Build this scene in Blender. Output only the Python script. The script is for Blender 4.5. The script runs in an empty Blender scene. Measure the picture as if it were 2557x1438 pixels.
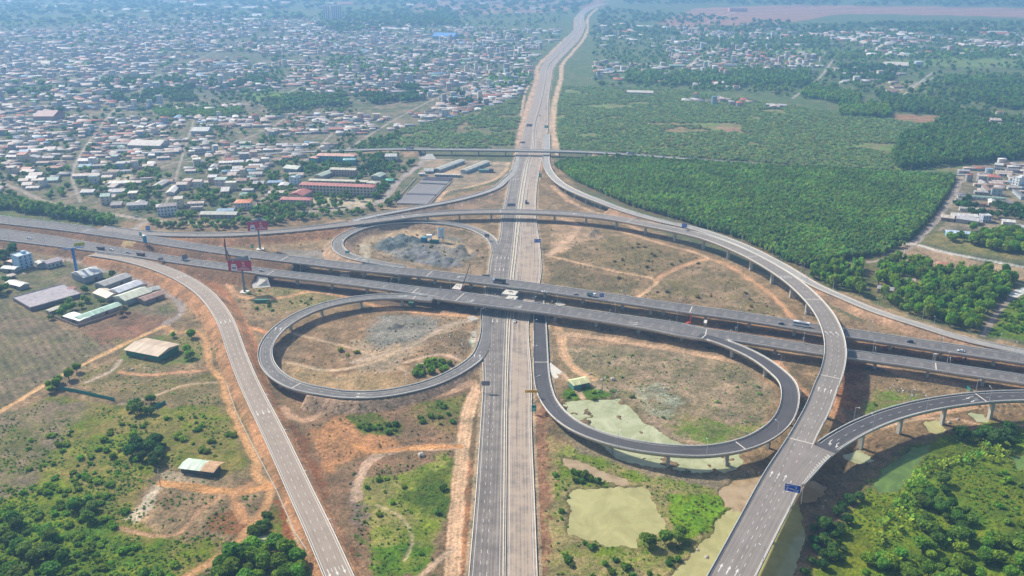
import bpy, math, random
import numpy as np
from mathutils import Vector
R = math.radians
S = bpy.context.scene
COL = S.collection
random.seed(5); rng = np.random.default_rng(11)

# ------------------------------------------------------------ camera, sky, sun, exposure
H = 265.0; FPX = 2150.0; CX = 1278.5; CY = 719.0; PIT = R(21.2)
cP, sP = math.cos(PIT), math.sin(PIT)
cam = bpy.data.cameras.new('camera'); cam.sensor_width = 36.0; cam.lens = 36.0*FPX/2557
cam.clip_start = 1.0; cam.clip_end = 30000
co = bpy.data.objects.new('camera', cam); COL.objects.link(co)
co.location = (0, 0, H); co.rotation_euler = (math.pi/2-PIT, 0, 0); S.camera = co

SUN_TO = Vector((-0.76, 0.62, 0.88)).normalized()
W = bpy.data.worlds.new('World'); S.world = W; W.use_nodes = True
nt = W.node_tree; bg = nt.nodes['Background']
sky = nt.nodes.new('ShaderNodeTexSky'); sky.sky_type = 'NISHITA'; sky.sun_disc = False
sky.sun_elevation = math.asin(SUN_TO.z); sky.sun_rotation = math.atan2(SUN_TO.x, SUN_TO.y)
sky.altitude = 100; sky.air_density = 1.2; sky.dust_density = 2.0
nt.links.new(sky.outputs[0], bg.inputs[0]); bg.inputs[1].default_value = 0.105
sl = bpy.data.lights.new('sun', 'SUN'); sl.energy = 4.6; sl.angle = R(2.0); sl.color = (1.0, 0.94, 0.84)
so = bpy.data.objects.new('sun', sl); COL.objects.link(so)
so.rotation_euler = (-SUN_TO).to_track_quat('-Z', 'Y').to_euler(); so.location = (0, 0, 800)
S.view_settings.view_transform = 'Standard'; S.view_settings.look = 'None'
S.view_settings.exposure = 0.36; S.view_settings.gamma = 1
S.cycles.max_bounces = 6; S.cycles.diffuse_bounces = 2; S.cycles.volume_bounces = 1

# ------------------------------------------------------------ helpers
def g(x, y, z=0.0):
    """photo point (2557 wide) lying at height z -> place in the world"""
    u = (x-CX)/FPX; v = (y-CY)/FPX
    t = (H-z)/(sP+v*cP)
    return (u*t, (cP-v*sP)*t, z)
def prj(x, y, z):
    d = y*cP+(H-z)*sP
    return CX+FPX*x/d, CY+FPX*((H-z)*cP-y*sP)/d
def pxm(y, z=0): return (y+115)*cP/(H-z)

def tag(o, label=None, cat=None, group=None, kind=None):
    if label: o['label'] = label
    if cat: o['category'] = cat
    if group: o['group'] = group
    if kind: o['kind'] = kind
    return o
def thing(name, label, cat, loc=(0, 0, 0), rz=0, group=None):
    o = bpy.data.objects.new(name, None); COL.objects.link(o); o.empty_display_size = 1
    o.location = loc; o.rotation_euler = (0, 0, rz)
    return tag(o, label, cat, group)

_m = {}
def mat(name, col, rough=.8, ns=0.0, na=0.0, met=0.0, sc3=None):
    if name in _m: return _m[name]
    m = bpy.data.materials.new(name); m.use_nodes = True; t = m.node_tree
    b = t.nodes['Principled BSDF']; b.inputs['Roughness'].default_value = rough
    b.inputs['Metallic'].default_value = met
    b.inputs['Base Color'].default_value = (*col, 1)
    if na:
        tc = t.nodes.new('ShaderNodeTexCoord'); mp = t.nodes.new('ShaderNodeMapping')
        if sc3: mp.inputs['Scale'].default_value = sc3
        t.links.new(tc.outputs['Object'], mp.inputs[0])
        n = t.nodes.new('ShaderNodeTexNoise'); n.inputs['Scale'].default_value = ns; n.inputs['Detail'].default_value = 5
        t.links.new(mp.outputs[0], n.inputs['Vector'])
        r = t.nodes.new('ShaderNodeMapRange'); r.inputs[1].default_value = .3; r.inputs[2].default_value = .7
        r.inputs[3].default_value = 1-na; r.inputs[4].default_value = 1+na
        t.links.new(n.outputs[0], r.inputs[0])
        x = t.nodes.new('ShaderNodeVectorMath'); x.operation = 'SCALE'; x.inputs[0].default_value = col
        t.links.new(r.outputs[0], x.inputs['Scale']); t.links.new(x.outputs[0], b.inputs['Base Color'])
    _m[name] = m; return m
def attr_mat(name, rough=.8, ns=.5, na=.2, bump=0, objcol=False, transl=0, spot=False):
    if name in _m: return _m[name]
    m = bpy.data.materials.new(name); m.use_nodes = True; t = m.node_tree; L = t.links.new
    b = t.nodes['Principled BSDF']; b.inputs['Roughness'].default_value = rough
    b.inputs['Specular IOR Level'].default_value = .2
    a = t.nodes.new('ShaderNodeAttribute'); a.attribute_name = 'Col'
    geo = t.nodes.new('ShaderNodeNewGeometry')
    n = t.nodes.new('ShaderNodeTexNoise'); n.inputs['Scale'].default_value = ns; n.inputs['Detail'].default_value = 7
    n.inputs['Roughness'].default_value = .65
    L(geo.outputs['Position'], n.inputs['Vector'])
    r = t.nodes.new('ShaderNodeMapRange'); r.inputs[1].default_value = .3; r.inputs[2].default_value = .7
    r.inputs[3].default_value = 1-na; r.inputs[4].default_value = 1+na; r.clamp = False
    L(n.outputs[0], r.inputs[0])
    x = t.nodes.new('ShaderNodeVectorMath'); x.operation = 'SCALE'
    src = a.outputs['Color']
    if objcol:
        oi = t.nodes.new('ShaderNodeObjectInfo'); mu = t.nodes.new('ShaderNodeVectorMath'); mu.operation = 'MULTIPLY'
        L(src, mu.inputs[0]); L(oi.outputs['Color'], mu.inputs[1]); src = mu.outputs[0]
    L(src, x.inputs[0]); L(r.outputs[0], x.inputs['Scale']); fin = x.outputs[0]
    if spot:   # small tufts, stones and ruts of the bare land
        n2 = t.nodes.new('ShaderNodeTexNoise'); n2.inputs['Scale'].default_value = .33; n2.inputs['Detail'].default_value = 8
        n2.inputs['Roughness'].default_value = .75; L(geo.outputs['Position'], n2.inputs['Vector'])
        c = t.nodes.new('ShaderNodeMapRange'); c.inputs[1].default_value = .52; c.inputs[2].default_value = .62
        c.inputs[3].default_value = 0; c.inputs[4].default_value = .8; L(n2.outputs[0], c.inputs[0])
        mx = t.nodes.new('ShaderNodeMix'); mx.data_type = 'RGBA'
        L(c.outputs[0], mx.inputs['Factor']); L(fin, mx.inputs['A'])
        y = t.nodes.new('ShaderNodeVectorMath'); y.operation = 'MULTIPLY'; y.inputs[1].default_value = (.48, .56, .42)
        L(fin, y.inputs[0]); L(y.outputs[0], mx.inputs['B']); fin = mx.outputs['Result']
        n4 = t.nodes.new('ShaderNodeTexNoise'); n4.inputs['Scale'].default_value = .055; n4.inputs['Detail'].default_value = 9; n4.inputs['Roughness'].default_value = .7
        L(geo.outputs['Position'], n4.inputs['Vector']); cr = t.nodes.new('ShaderNodeValToRGB'); L(n4.outputs[0], cr.inputs[0])
        cr.color_ramp.elements[0].position = .36; cr.color_ramp.elements[0].color = (.66, .72, .64, 1); cr.color_ramp.elements[1].position = .62; cr.color_ramp.elements[1].color = (1.28, 1.2, 1.08, 1)
        y4 = t.nodes.new('ShaderNodeVectorMath'); y4.operation = 'MULTIPLY'; L(fin, y4.inputs[0]); L(cr.outputs[0], y4.inputs[1]); fin = y4.outputs[0]
        n3 = t.nodes.new('ShaderNodeTexNoise'); n3.inputs['Scale'].default_value = .8; n3.inputs['Detail'].default_value = 6
        n3.inputs['Roughness'].default_value = .7; L(geo.outputs['Position'], n3.inputs['Vector'])
        c3 = t.nodes.new('ShaderNodeMapRange'); c3.inputs[1].default_value = .6; c3.inputs[2].default_value = .68
        c3.inputs[3].default_value = 0; c3.inputs[4].default_value = .3; L(n3.outputs[0], c3.inputs[0])
        m3 = t.nodes.new('ShaderNodeMix'); m3.data_type = 'RGBA'
        L(c3.outputs[0], m3.inputs['Factor']); L(fin, m3.inputs['A'])
        y3 = t.nodes.new('ShaderNodeVectorMath'); y3.operation = 'MULTIPLY'; y3.inputs[1].default_value = (1.45, 1.4, 1.3)
        L(fin, y3.inputs[0]); L(y3.outputs[0], m3.inputs['B']); fin = m3.outputs['Result']
    L(fin, b.inputs['Base Color'])
    if bump:
        bn = t.nodes.new('ShaderNodeTexNoise'); bn.inputs['Scale'].default_value = .45; bn.inputs['Detail'].default_value = 8
        bn.inputs['Roughness'].default_value = .7
        L(geo.outputs['Position'], bn.inputs['Vector'])
        bp = t.nodes.new('ShaderNodeBump'); bp.inputs['Strength'].default_value = 1; bp.inputs['Distance'].default_value = bump
        L(bn.outputs[0], bp.inputs['Height']); L(bp.outputs[0], b.inputs['Normal'])
    if transl:
        tr = t.nodes.new('ShaderNodeBsdfTranslucent'); L(fin, tr.inputs[0])
        ms = t.nodes.new('ShaderNodeMixShader'); ms.inputs[0].default_value = transl
        L(b.outputs[0], ms.inputs[1]); L(tr.outputs[0], ms.inputs[2])
        L(ms.outputs[0], t.nodes['Material Output'].inputs[0])
    _m[name] = m; return m

def np_mesh(name, V, loops, tot, m, parent=None, fcol=None, vcol=None):
    me = bpy.data.meshes.new(name)
    V = np.asarray(V, np.float32); loops = np.asarray(loops, np.int32); tot = np.asarray(tot, np.int32)
    if vcol is None:
        un, loops = np.unique(loops, return_inverse=True); V = V[un]; loops = loops.ravel().astype(np.int32)
    me.vertices.add(len(V)); me.vertices.foreach_set('co', V.ravel())
    me.loops.add(len(loops)); me.loops.foreach_set('vertex_index', loops)
    me.polygons.add(len(tot)); st = np.concatenate(([0], np.cumsum(tot)[:-1])).astype(np.int32)
    me.polygons.foreach_set('loop_start', st); me.polygons.foreach_set('loop_total', tot)
    me.update(calc_edges=True)
    if fcol is not None:
        a = me.attributes.new('Col', 'FLOAT_COLOR', 'FACE')
        c = np.ones((len(tot), 4), np.float32); c[:, :3] = fcol; a.data.foreach_set('color', c.ravel())
    if vcol is not None:
        a = me.attributes.new('Col', 'FLOAT_COLOR', 'POINT')
        c = np.ones((len(V), 4), np.float32); c[:, :3] = vcol; a.data.foreach_set('color', c.ravel())
    me.materials.append(m)
    o = bpy.data.objects.new(name, me); COL.objects.link(o)
    if parent is not None: o.parent = parent
    return o

class MB:
    def __init__(s): s.v = []; s.f = []
    def quad(s, *p):
        n = len(s.v); s.v += [tuple(q) for q in p]; s.f.append(tuple(range(n, n+len(p)))); return s
    def box(s, cx, cy, z0, sx, sy, sz, rz=0, tx=1, ty=1):
        n = len(s.v); c, q = math.cos(rz), math.sin(rz)
        for z, kx, ky in ((z0, 1, 1), (z0+sz, tx, ty)):
            for a, b in ((-1, -1), (1, -1), (1, 1), (-1, 1)):
                x, y = a*sx/2*kx, b*sy/2*ky
                s.v.append((cx+x*c-y*q, cy+x*q+y*c, z))
        for f in ((3, 2, 1, 0), (4, 5, 6, 7), (0, 1, 5, 4), (1, 2, 6, 5), (2, 3, 7, 6), (3, 0, 4, 7)):
            s.f.append(tuple(n+i for i in f))
        return s
    def tube(s, p, q, r, r2=None, k=8):
        r2 = r if r2 is None else r2
        p = Vector(p); q = Vector(q); d = (q-p).normalized()
        a = d.orthogonal().normalized(); b = d.cross(a); n = len(s.v)
        for P, rr in ((p, r), (q, r2)):
            for i in range(k):
                t = 2*math.pi*i/k; s.v.append(tuple(P+a*rr*math.cos(t)+b*rr*math.sin(t)))
        for i in range(k):
            j = (i+1) % k; s.f.append((n+i, n+j, n+k+j, n+k+i))
        s.f.append(tuple(n+i for i in range(k))[::-1]); s.f.append(tuple(n+k+i for i in range(k)))
        return s
    def prism(s, pts, z0, z1):
        n = len(s.v); k = len(pts)
        s.v += [(x, y, z0) for x, y in pts]+[(x, y, z1) for x, y in pts]
        s.f.append(tuple(range(n, n+k))[::-1]); s.f.append(tuple(range(n+k, n+2*k)))
        for i in range(k):
            j = (i+1) % k; s.f.append((n+i, n+j, n+k+j, n+k+i))
        return s
    def side(s, prof, y0, y1):
        """profile in x,z pushed along y"""
        n = len(s.v); k = len(prof)
        s.v += [(x, y0, z) for x, z in prof]+[(x, y1, z) for x, z in prof]
        s.f.append(tuple(range(n, n+k))); s.f.append(tuple(range(n+k, n+2*k))[::-1])
        for i in range(k):
            j = (i+1) % k; s.f.append((n+j, n+i, n+k+i, n+k+j))
        return s
    def build(s, name, m, parent=None, org=(0, 0, 0)):
        me = bpy.data.meshes.new(name)
        me.from_pydata([(a-org[0], b-org[1], c-org[2]) for a, b, c in s.v], [], s.f)
        me.materials.append(m); me.update()
        o = bpy.data.objects.new(name, me); COL.objects.link(o)
        if parent is not None: o.parent = parent
        return o
def inst(o, parent, loc=(0, 0, 0), rz=0):
    c = o.copy(); COL.objects.link(c); c.parent = parent; c.location = loc; c.rotation_euler = (0, 0, rz); return c
def dup(root, loc, rz, label=None, group=None):
    r = root.copy(); COL.objects.link(r); r.location = loc; r.rotation_euler = (0, 0, rz)
    if label: r['label'] = label
    if group: r['group'] = group
    for ch in list(root.children):
        c = ch.copy(); COL.objects.link(c); c.parent = r
        for gr in ch.children:
            d = gr.copy(); COL.objects.link(d); d.parent = c
    return r

# smooth value noise on arrays
def _h(ix, iy, sd):
    n = (ix.astype(np.int64)*374761393+iy.astype(np.int64)*668265263+sd*982451653) & 0x7fffffff
    n = ((n ^ (n >> 13))*1274126177) & 0x7fffffff
    return ((n ^ (n >> 16)) & 0xffff)/65535.0
def vnoise(x, y, sc, sd=0):
    x = x/sc; y = y/sc; ix = np.floor(x); iy = np.floor(y); fx = x-ix; fy = y-iy
    fx = fx*fx*(3-2*fx); fy = fy*fy*(3-2*fy)
    a = _h(ix, iy, sd); b = _h(ix+1, iy, sd); c = _h(ix, iy+1, sd); d = _h(ix+1, iy+1, sd)
    return (a*(1-fx)+b*fx)*(1-fy)+(c*(1-fx)+d*fx)*fy
def fbm(x, y, sc, o=3, sd=0):
    r = 0; a = 1; t = 0
    for i in range(o): r = r+a*vnoise(x, y, sc/2**i, sd+i*7); t += a; a *= .55
    return r/t*2-1
def inpoly(x, y, P):
    c = np.zeros(np.shape(x), bool); n = len(P)
    for i in range(n):
        x1, y1 = P[i]; x2, y2 = P[(i+1) % n]
        if y1 == y2: continue
        k = ((y1 > y) != (y2 > y)) & (x < (x2-x1)*(y-y1)/(y2-y1)+x1); c ^= k
    return c
def segdist(x, y, P, closed):
    d = np.full(np.shape(x), 1e9); n = len(P)
    for i in range(n if closed else n-1):
        x1, y1 = P[i]; x2, y2 = P[(i+1) % n]; dx, dy = x2-x1, y2-y1
        t = np.clip(((x-x1)*dx+(y-y1)*dy)/(dx*dx+dy*dy+1e-9), 0, 1)
        d = np.minimum(d, np.hypot(x-x1-t*dx, y-y1-t*dy))
    return d
def gp(pts, z=0): return [g(a, b, z)[:2] for a, b in pts]
def sm(a, b, t): t = np.clip((t-a)/(b-a), 0, 1); return t*t*(3-2*t)

# ------------------------------------------------------------ road centrelines: photo x, y, height, width, on a bank (1) or bridge (0)
def catmull(P, step):
    P = np.asarray(P, float); n = len(P); out = []
    for i in range(n-1):
        p0 = P[max(i-1, 0)]; p1 = P[i]; p2 = P[i+1]; p3 = P[min(i+2, n-1)]
        if i == 0: p0 = 2*p1-p2
        if i == n-2: p3 = 2*p2-p1
        k = max(2, int(np.hypot(*(p2-p1)[:2])/2))
        d0 = math.sqrt(np.hypot(*(p1-p0)[:2]))+1e-6; d1 = math.sqrt(np.hypot(*(p2-p1)[:2]))+1e-6; d2 = math.sqrt(np.hypot(*(p3-p2)[:2]))+1e-6
        m1 = ((p1-p0)/d0-(p2-p0)/(d0+d1)+(p2-p1)/d1)*d1; m2 = ((p2-p1)/d1-(p3-p1)/(d1+d2)+(p3-p2)/d2)*d1
        for j in range(k):
            t = j/k; t2 = t*t; t3 = t2*t
            out.append((2*t3-3*t2+1)*p1+(t3-2*t2+t)*m1+(-2*t3+3*t2)*p2+(t3-t2)*m2)
    out.append(P[-1]); out = np.array(out)
    s = np.concatenate(([0], np.cumsum(np.hypot(*np.diff(out[:, :2], axis=0).T))))
    m = max(2, int(s[-1]/step)+1); ss = np.linspace(0, s[-1], m)
    return ss, np.stack([np.interp(ss, s, out[:, k]) for k in range(out.shape[1])], 1)
ROADS = []
class Road:
    def __init__(r, pts, step=4, slope=None, bank=1.6, world=False):
        if not world:
            pts = [(*g(p[0], p[1], p[2]), p[3], p[4]) for p in pts]
        r.s, A = catmull(pts, step); r.x, r.y, r.z, r.w, r.e = A.T
        # smooth the widths and heights a little
        dx = np.gradient(r.x); dy = np.gradient(r.y); l = np.hypot(dx, dy); r.tx = dx/l; r.ty = dy/l
        r.nx = -r.ty; r.ny = r.tx       # left of the running direction
        r.slope = slope; r.bank = bank; r.i = len(ROADS); ROADS.append(r)
        r.px, r.py = prj(r.x, r.y, r.z)
    def off(r, o, dz=0):
        return np.stack([r.x+r.nx*o, r.y+r.ny*o, r.z+dz], 1)
    def near(r, X, Y): return int(np.argmin((r.px-X)**2+(r.py-Y)**2))
    def sp(r, X, Y): return r.s[r.near(X, Y)]
    def at(r, s, o=0, dz=0):
        f = lambda a: float(np.interp(s, r.s, a))
        return Vector((f(r.x)+f(r.nx)*o, f(r.y)+f(r.ny)*o, f(r.z)+dz))
    def ang(r, s):
        return math.atan2(float(np.interp(s, r.s, r.ty)), float(np.interp(s, r.s, r.tx)))
def inside_other(road, P, margin=.3, dzmax=2.5, skip=()):
    bad = np.zeros(len(P), bool)
    for q in ROADS:
        if q is road or q in skip: continue
        if q.x.min()-30 > P[:, 0].max() or q.x.max()+30 < P[:, 0].min(): continue
        d = (P[:, 0, None]-q.x)**2+(P[:, 1, None]-q.y)**2; k = d.argmin(1)
        ahead = (P[:, 0]-q.x[k])*q.tx[k]+(P[:, 1]-q.y[k])*q.ty[k]
        bad |= (np.sqrt(d[np.arange(len(P)), k]) < q.w[k]/2-margin) & (abs(P[:, 2]-q.z[k]) < dzmax) & (abs(ahead) < 5)
    return bad
ORG = (.46, .275, .18); PNK = (.46, .335, .26); BRN = (.27, .17, .115); GRV = (.30, .25, .2)
# main expressway, two carriageways, from left and right pavement edges
def edge_road(rows, z, slope):
    P = []
    for y, a, b in rows:
        A = g(a, y, z); B = g(b, y, z); P.append([(A[0]+B[0])/2, A[1], z, abs(B[0]-A[0]), 1])
    P = np.array(P)
    for i in range(len(P)):
        j, k = max(i-1, 0), min(i+1, len(P)-1)
        d = P[k, :2]-P[j, :2]; P[i, 3] *= abs(d[1])/np.hypot(*d)
    return Road([tuple(p) for p in P], slope=slope, world=True, bank=1.5)
EL = edge_road([(1500, 1169, 1254), (1438, 1173, 1254.5), (1250, 1189, 1256.5), (1059, 1202, 1258), (951, 1208, 1260), (900, 1206, 1261.5), (850, 1202, 1263), (800, 1205, 1265), (740, 1212, 1270), (682, 1220, 1274),
    (640, 1226, 1279), (600, 1246, 1283), (547, 1253, 1288), (480, 1267, 1297), (440, 1274, 1304), (404, 1284, 1313), (370, 1298, 1326), (319, 1311, 1332), (252, 1331, 1350), (202, 1345, 1360), (168, 1352, 1366),
    (134, 1378, 1394), (101, 1408, 1425), (67, 1438, 1448), (34, 1444, 1452), (17, 1470, 1480), (8, 1500, 1509)], .8, BRN)
ER = edge_road([(1500, 1263, 1344), (1438, 1263.5, 1341), (1250, 1266, 1334), (1059, 1268, 1326.5), (951, 1270, 1327), (800, 1277, 1320), (740, 1281, 1338), (682, 1287, 1351), (640, 1292, 1350), (600, 1296, 1346),
    (547, 1303, 1338), (480, 1312, 1339), (440, 1318, 1344), (404, 1323, 1351), (370, 1334, 1361), (319, 1336, 1368), (252, 1353, 1369), (202, 1363, 1376), (168, 1369, 1383), (134, 1398, 1412), (101, 1429, 1444),
    (67, 1450.5, 1460), (34, 1454, 1461), (17, 1482, 1491), (8, 1511, 1520)], .8, BRN)
V1 = Road([(-60, 541, 4, 21, 1), (0, 549, 4.5, 21, 1), (168, 569, 5.5, 19, 1), (336, 592.5, 6.5, 17, 1), (437, 609, 7, 15.5, 1), (572, 629, 7.6, 15.5, 1), (690, 644, 8, 15.5, 1), (790, 655.5, 8, 15.5, 0), (850, 663, 8, 15.5, 0),
    (951, 673.5, 8, 15.5, 0), (1052, 682.5, 8, 15.5, 0), (1186, 698, 8, 15.5, 0), (1321, 715, 8, 15.5, 0), (1455, 734, 8, 15.5, 0), (1590, 753.5, 8, 15.5, 0), (1710, 771.5, 8, 15.5, 0), (1798, 783, 8, 15.5, 0),
    (1932, 803, 8, 15.5, 0), (2033, 820, 8, 15.5, 0), (2168, 840, 8, 15.5, 0), (2302, 860, 8, 15.5, 0), (2437, 880, 8, 15.5, 0), (2557, 898, 8, 15.5, 0), (2700, 920, 8, 15.5, 0)], slope=BRN)
V2 = Road([(-60, 578, 4, 27, 1), (0, 586, 4.5, 27, 1), (100, 599, 5, 25, 1), (202, 614, 5.8, 20, 1), (336, 634, 6.6, 14, 1), (471, 654.5, 7.3, 13.5, 1), (572, 668, 7.8, 13.5, 1), (630, 675, 8, 13.5, 1), (673, 681, 8, 13.5, 0), (860, 702.5, 8, 13.5, 0),
    (951, 714, 8, 13.5, 0), (1052, 728, 8, 15.5, 0), (1110, 737, 8, 20, 0), (1180, 747, 8, 20, 0), (1287, 762, 8, 17.5, 0), (1422, 780, 8, 17, 0), (1523, 795, 8, 17.5, 0), (1640, 813, 8, 20, 0), (1700, 824, 8, 22, 0), (1755, 834, 8, 20, 0),
    (1800, 838, 8, 14.5, 0), (1899, 852.5, 8, 14, 0), (2033, 873.5, 8, 14, 0), (2134, 887.5, 8, 14, 0), (2269, 905.5, 8, 14, 0), (2403, 926, 8, 14, 0), (2557, 949, 8, 14, 0), (2700, 971, 8, 14, 0)], slope=BRN)
FL = Road([(250, 570, 5.9, 12, 1), (350, 581, 6.4, 12, 1), (437, 586, 6.6, 12, 1), (572, 586, 7, 12, 1), (706, 577.5, 7.3, 12, 1), (800, 567.5, 7.6, 13, 1), (860, 560, 7.8, 15, 1), (951, 548.5, 8, 15, 0), (1052, 536.5, 8.2, 13.5, 0),
    (1153, 530, 8.4, 13.5, 0), (1287, 528.5, 8.7, 13.5, 0), (1422, 534, 9.2, 13.5, 0), (1523, 544, 9.7, 13.5, 0), (1623, 562, 10.5, 13.5, 0), (1697, 577, 11.3, 13.5, 0), (1764, 593.5, 12.1, 13.5, 0), (1831, 618.5, 13, 13.5, 0),
    (1899, 651.5, 13.7, 13.5, 0), (1966, 693, 14.3, 13.8, 0), (2016, 735, 14.8, 14, 0), (2057, 783, 15, 14.2, 0), (2080, 833, 15, 14.2, 0), (2086, 883, 15, 14.2, 0), (2076, 934, 15, 14.2, 0), (2065, 960, 15, 14.2, 0),
    (2042, 1020, 15, 14.2, 0), (2004, 1092, 15, 14.2, 0), (1984, 1135, 15, 16.5, 0), (1958, 1190, 15, 19.5, 0), (1925, 1253, 15, 19.5, 0), (1895, 1310, 15, 19, 0), (1828, 1438, 15, 18.5, 0), (1790, 1510, 15, 18.5, 0)], slope=ORG)
MR = Road([(2700, 990, 15, 12.6, 0), (2557, 988.5, 15, 12.6, 0), (2454, 993, 15, 12.6, 0), (2336, 1008.5, 15, 12.6, 0), (2235, 1033, 15, 12.6, 0), (2151, 1066, 15, 12.6, 0), (2084, 1104, 15, 12.6, 0), (2059, 1122, 15, 12.4, 0)])
MJ = Road([(2059, 1122, 15, 12.4, 0), (2040, 1138, 15.01, 12.2, 0), (2008, 1176, 15.01, 11, 0), (1990, 1205, 15.01, 8, 0)])
LR = Road([(1344, 752, .85, 9.5, 1), (1348, 799, .85, 9.8, 1), (1350, 870, .85, 10.5, 1), (1352, 930, .9, 10.8, 1), (1358, 970, 1.2, 11, 1), (1371, 1003, 2.2, 10.5, 1), (1402, 1040.5, 4.4, 10.5, 0), (1448, 1071, 6.4, 10.5, 0),
    (1523, 1099, 8, 10.5, 0), (1607, 1117, 9.2, 10.5, 0), (1691, 1126, 10, 10.5, 0), (1764, 1127, 10, 10.5, 0), (1845, 1114, 10.2, 10.8, 0), (1906, 1090, 10.3, 11, 0), (1951, 1054, 10.3, 11, 0), (1972, 1008, 10.2, 11, 0), (1967, 958, 10, 11, 0),
    (1938, 927, 9.6, 11, 0), (1891, 893.5, 9.1, 10.5, 0), (1834, 866, 8.6, 10, 0), (1782, 847, 8.2, 9.5, 0), (1745, 838, 8.03, 9, 0)])
ML = Road([(1211, 780, .85, 7, 1), (1213, 820, .85, 7.5, 1), (1208, 858, .9, 9, 1), (1194, 889, 1.2, 9.5, 1), (1163, 915, 2, 9.5, 1), (1112, 943, 3.2, 9.5, 1), (1052, 965, 4.2, 9.5, 1), (951, 984.5, 5.2, 9.5, 1), (860, 986, 6, 9.5, 1), (800, 977.5, 6.4, 9.8, 1),
    (765, 971, 6.5, 10, 0), (720, 956, 6.6, 10, 0), (681, 928, 6.8, 10, 0), (663, 893.5, 7, 10, 0), (669, 856, 7.2, 10, 0), (701, 818, 7.4, 10, 0), (757, 783, 7.6, 10, 0), (824, 759.5, 7.8, 10, 0), (917, 743.5, 8, 9.8, 0), (1001, 741, 8.02, 9.5, 0), (1080, 748, 8.03, 8, 0)], slope=PNK, bank=1.5)
UO = Road([(1238, 632, .85, 8, 1), (1235, 612, .85, 9, 1), (1216, 589, .9, 9.5, 1), (1170, 568.5, 1.6, 9.5, 1), (1102, 556.5, 2.8, 9.5, 1), (1018, 553.5, 4, 9.8, 1), (934, 561.5, 5, 10, 1), (877, 579.5, 5.8, 10.5, 1), (845, 602, 6.4, 11, 1), (850, 627, 7, 11, 1),
    (885, 644, 7.8, 10, 1), (950, 658, 8.02, 8, 0), (1010, 668, 8.03, 6, 0)], slope=PNK, bank=1.4)
RL = Road([(230, 636, 6.2, 8, 1), (302, 646, 6.6, 10, 1), (387, 667, 7, 12, 1), (454, 695, 7, 12.5, 1), (506, 729, 6.8, 12.5, 1), (540, 766, 6.4, 12.5, 1), (566, 810, 6, 12.5, 1), (592, 883, 5.2, 12.5, 1), (623, 960, 4.4, 12.5, 1),
    (688, 1093, 3.4, 12.8, 1), (750, 1227, 3, 12.8, 1), (797, 1328, 2.8, 12.8, 1), (845, 1438, 2.6, 12.8, 1), (872, 1500, 2.5, 12.8, 1)], slope=ORG, bank=1.3)
UR = Road([(1366, 335, .85, 9, 1), (1366, 370, .9, 9.5, 1), (1364, 404, 2.5, 9.5, 1), (1374, 432, 5, 9.5, 0), (1402, 460, 7, 9.5, 0), (1452, 485.5, 8, 9.5, 0), (1506, 506.5, 7, 9.5, 0), (1556, 525.5, 5, 9.5, 1), (1640, 550, 3.2, 9, 1),
    (1740, 573, 2.6, 9, 1), (1850, 612, 2.6, 9, 1), (1950, 662, 3, 9, 1), (2036, 713, 3.5, 8.5, 1), (2101, 742, 4, 8, 1), (2185, 777, 4, 8, 1), (2302, 815, 4, 8, 1), (2403, 846, 3, 8.5, 1), (2557, 880, 1.5, 9, 1), (2700, 905, 1, 9, 1)], slope=(.43, .29, .215), bank=2.6)
UL = Road([(1293, 385, .85, 6, 1), (1284, 426, .85, 8, 1), (1262, 450, 1, 9, 1), (1233, 472, 2, 9, 1), (1153, 497, 4, 9, 1), (1052, 517, 6, 9, 1), (951, 536, 7.4, 9, 1), (880, 551, 7.83, 8, 1)], slope=PNK)
OV = Road([(560, 392, .6, 9, 1), (700, 382, .8, 9, 1), (850, 376.5, 3, 10, 1), (960, 373, 6, 10, 1), (1018, 372.5, 7, 10, 1), (1080, 373, 7.3, 10, 0), (1186, 374, 7.5, 10, 0), (1321, 375.8, 7.5, 10, 0), (1455, 379.5, 7.3, 10, 0), (1520, 383, 7, 10, 1), (1590, 387.5, 6, 10, 1),
    (1710, 397, 3.5, 10, 1), (1798, 404.5, 2, 10, 1), (1899, 412.5, 1, 10, 1), (2100, 424, .6, 8, 1), (2269, 433, .5, 8, 1), (2420, 437, .5, 8, 1)], slope=PNK)

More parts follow.
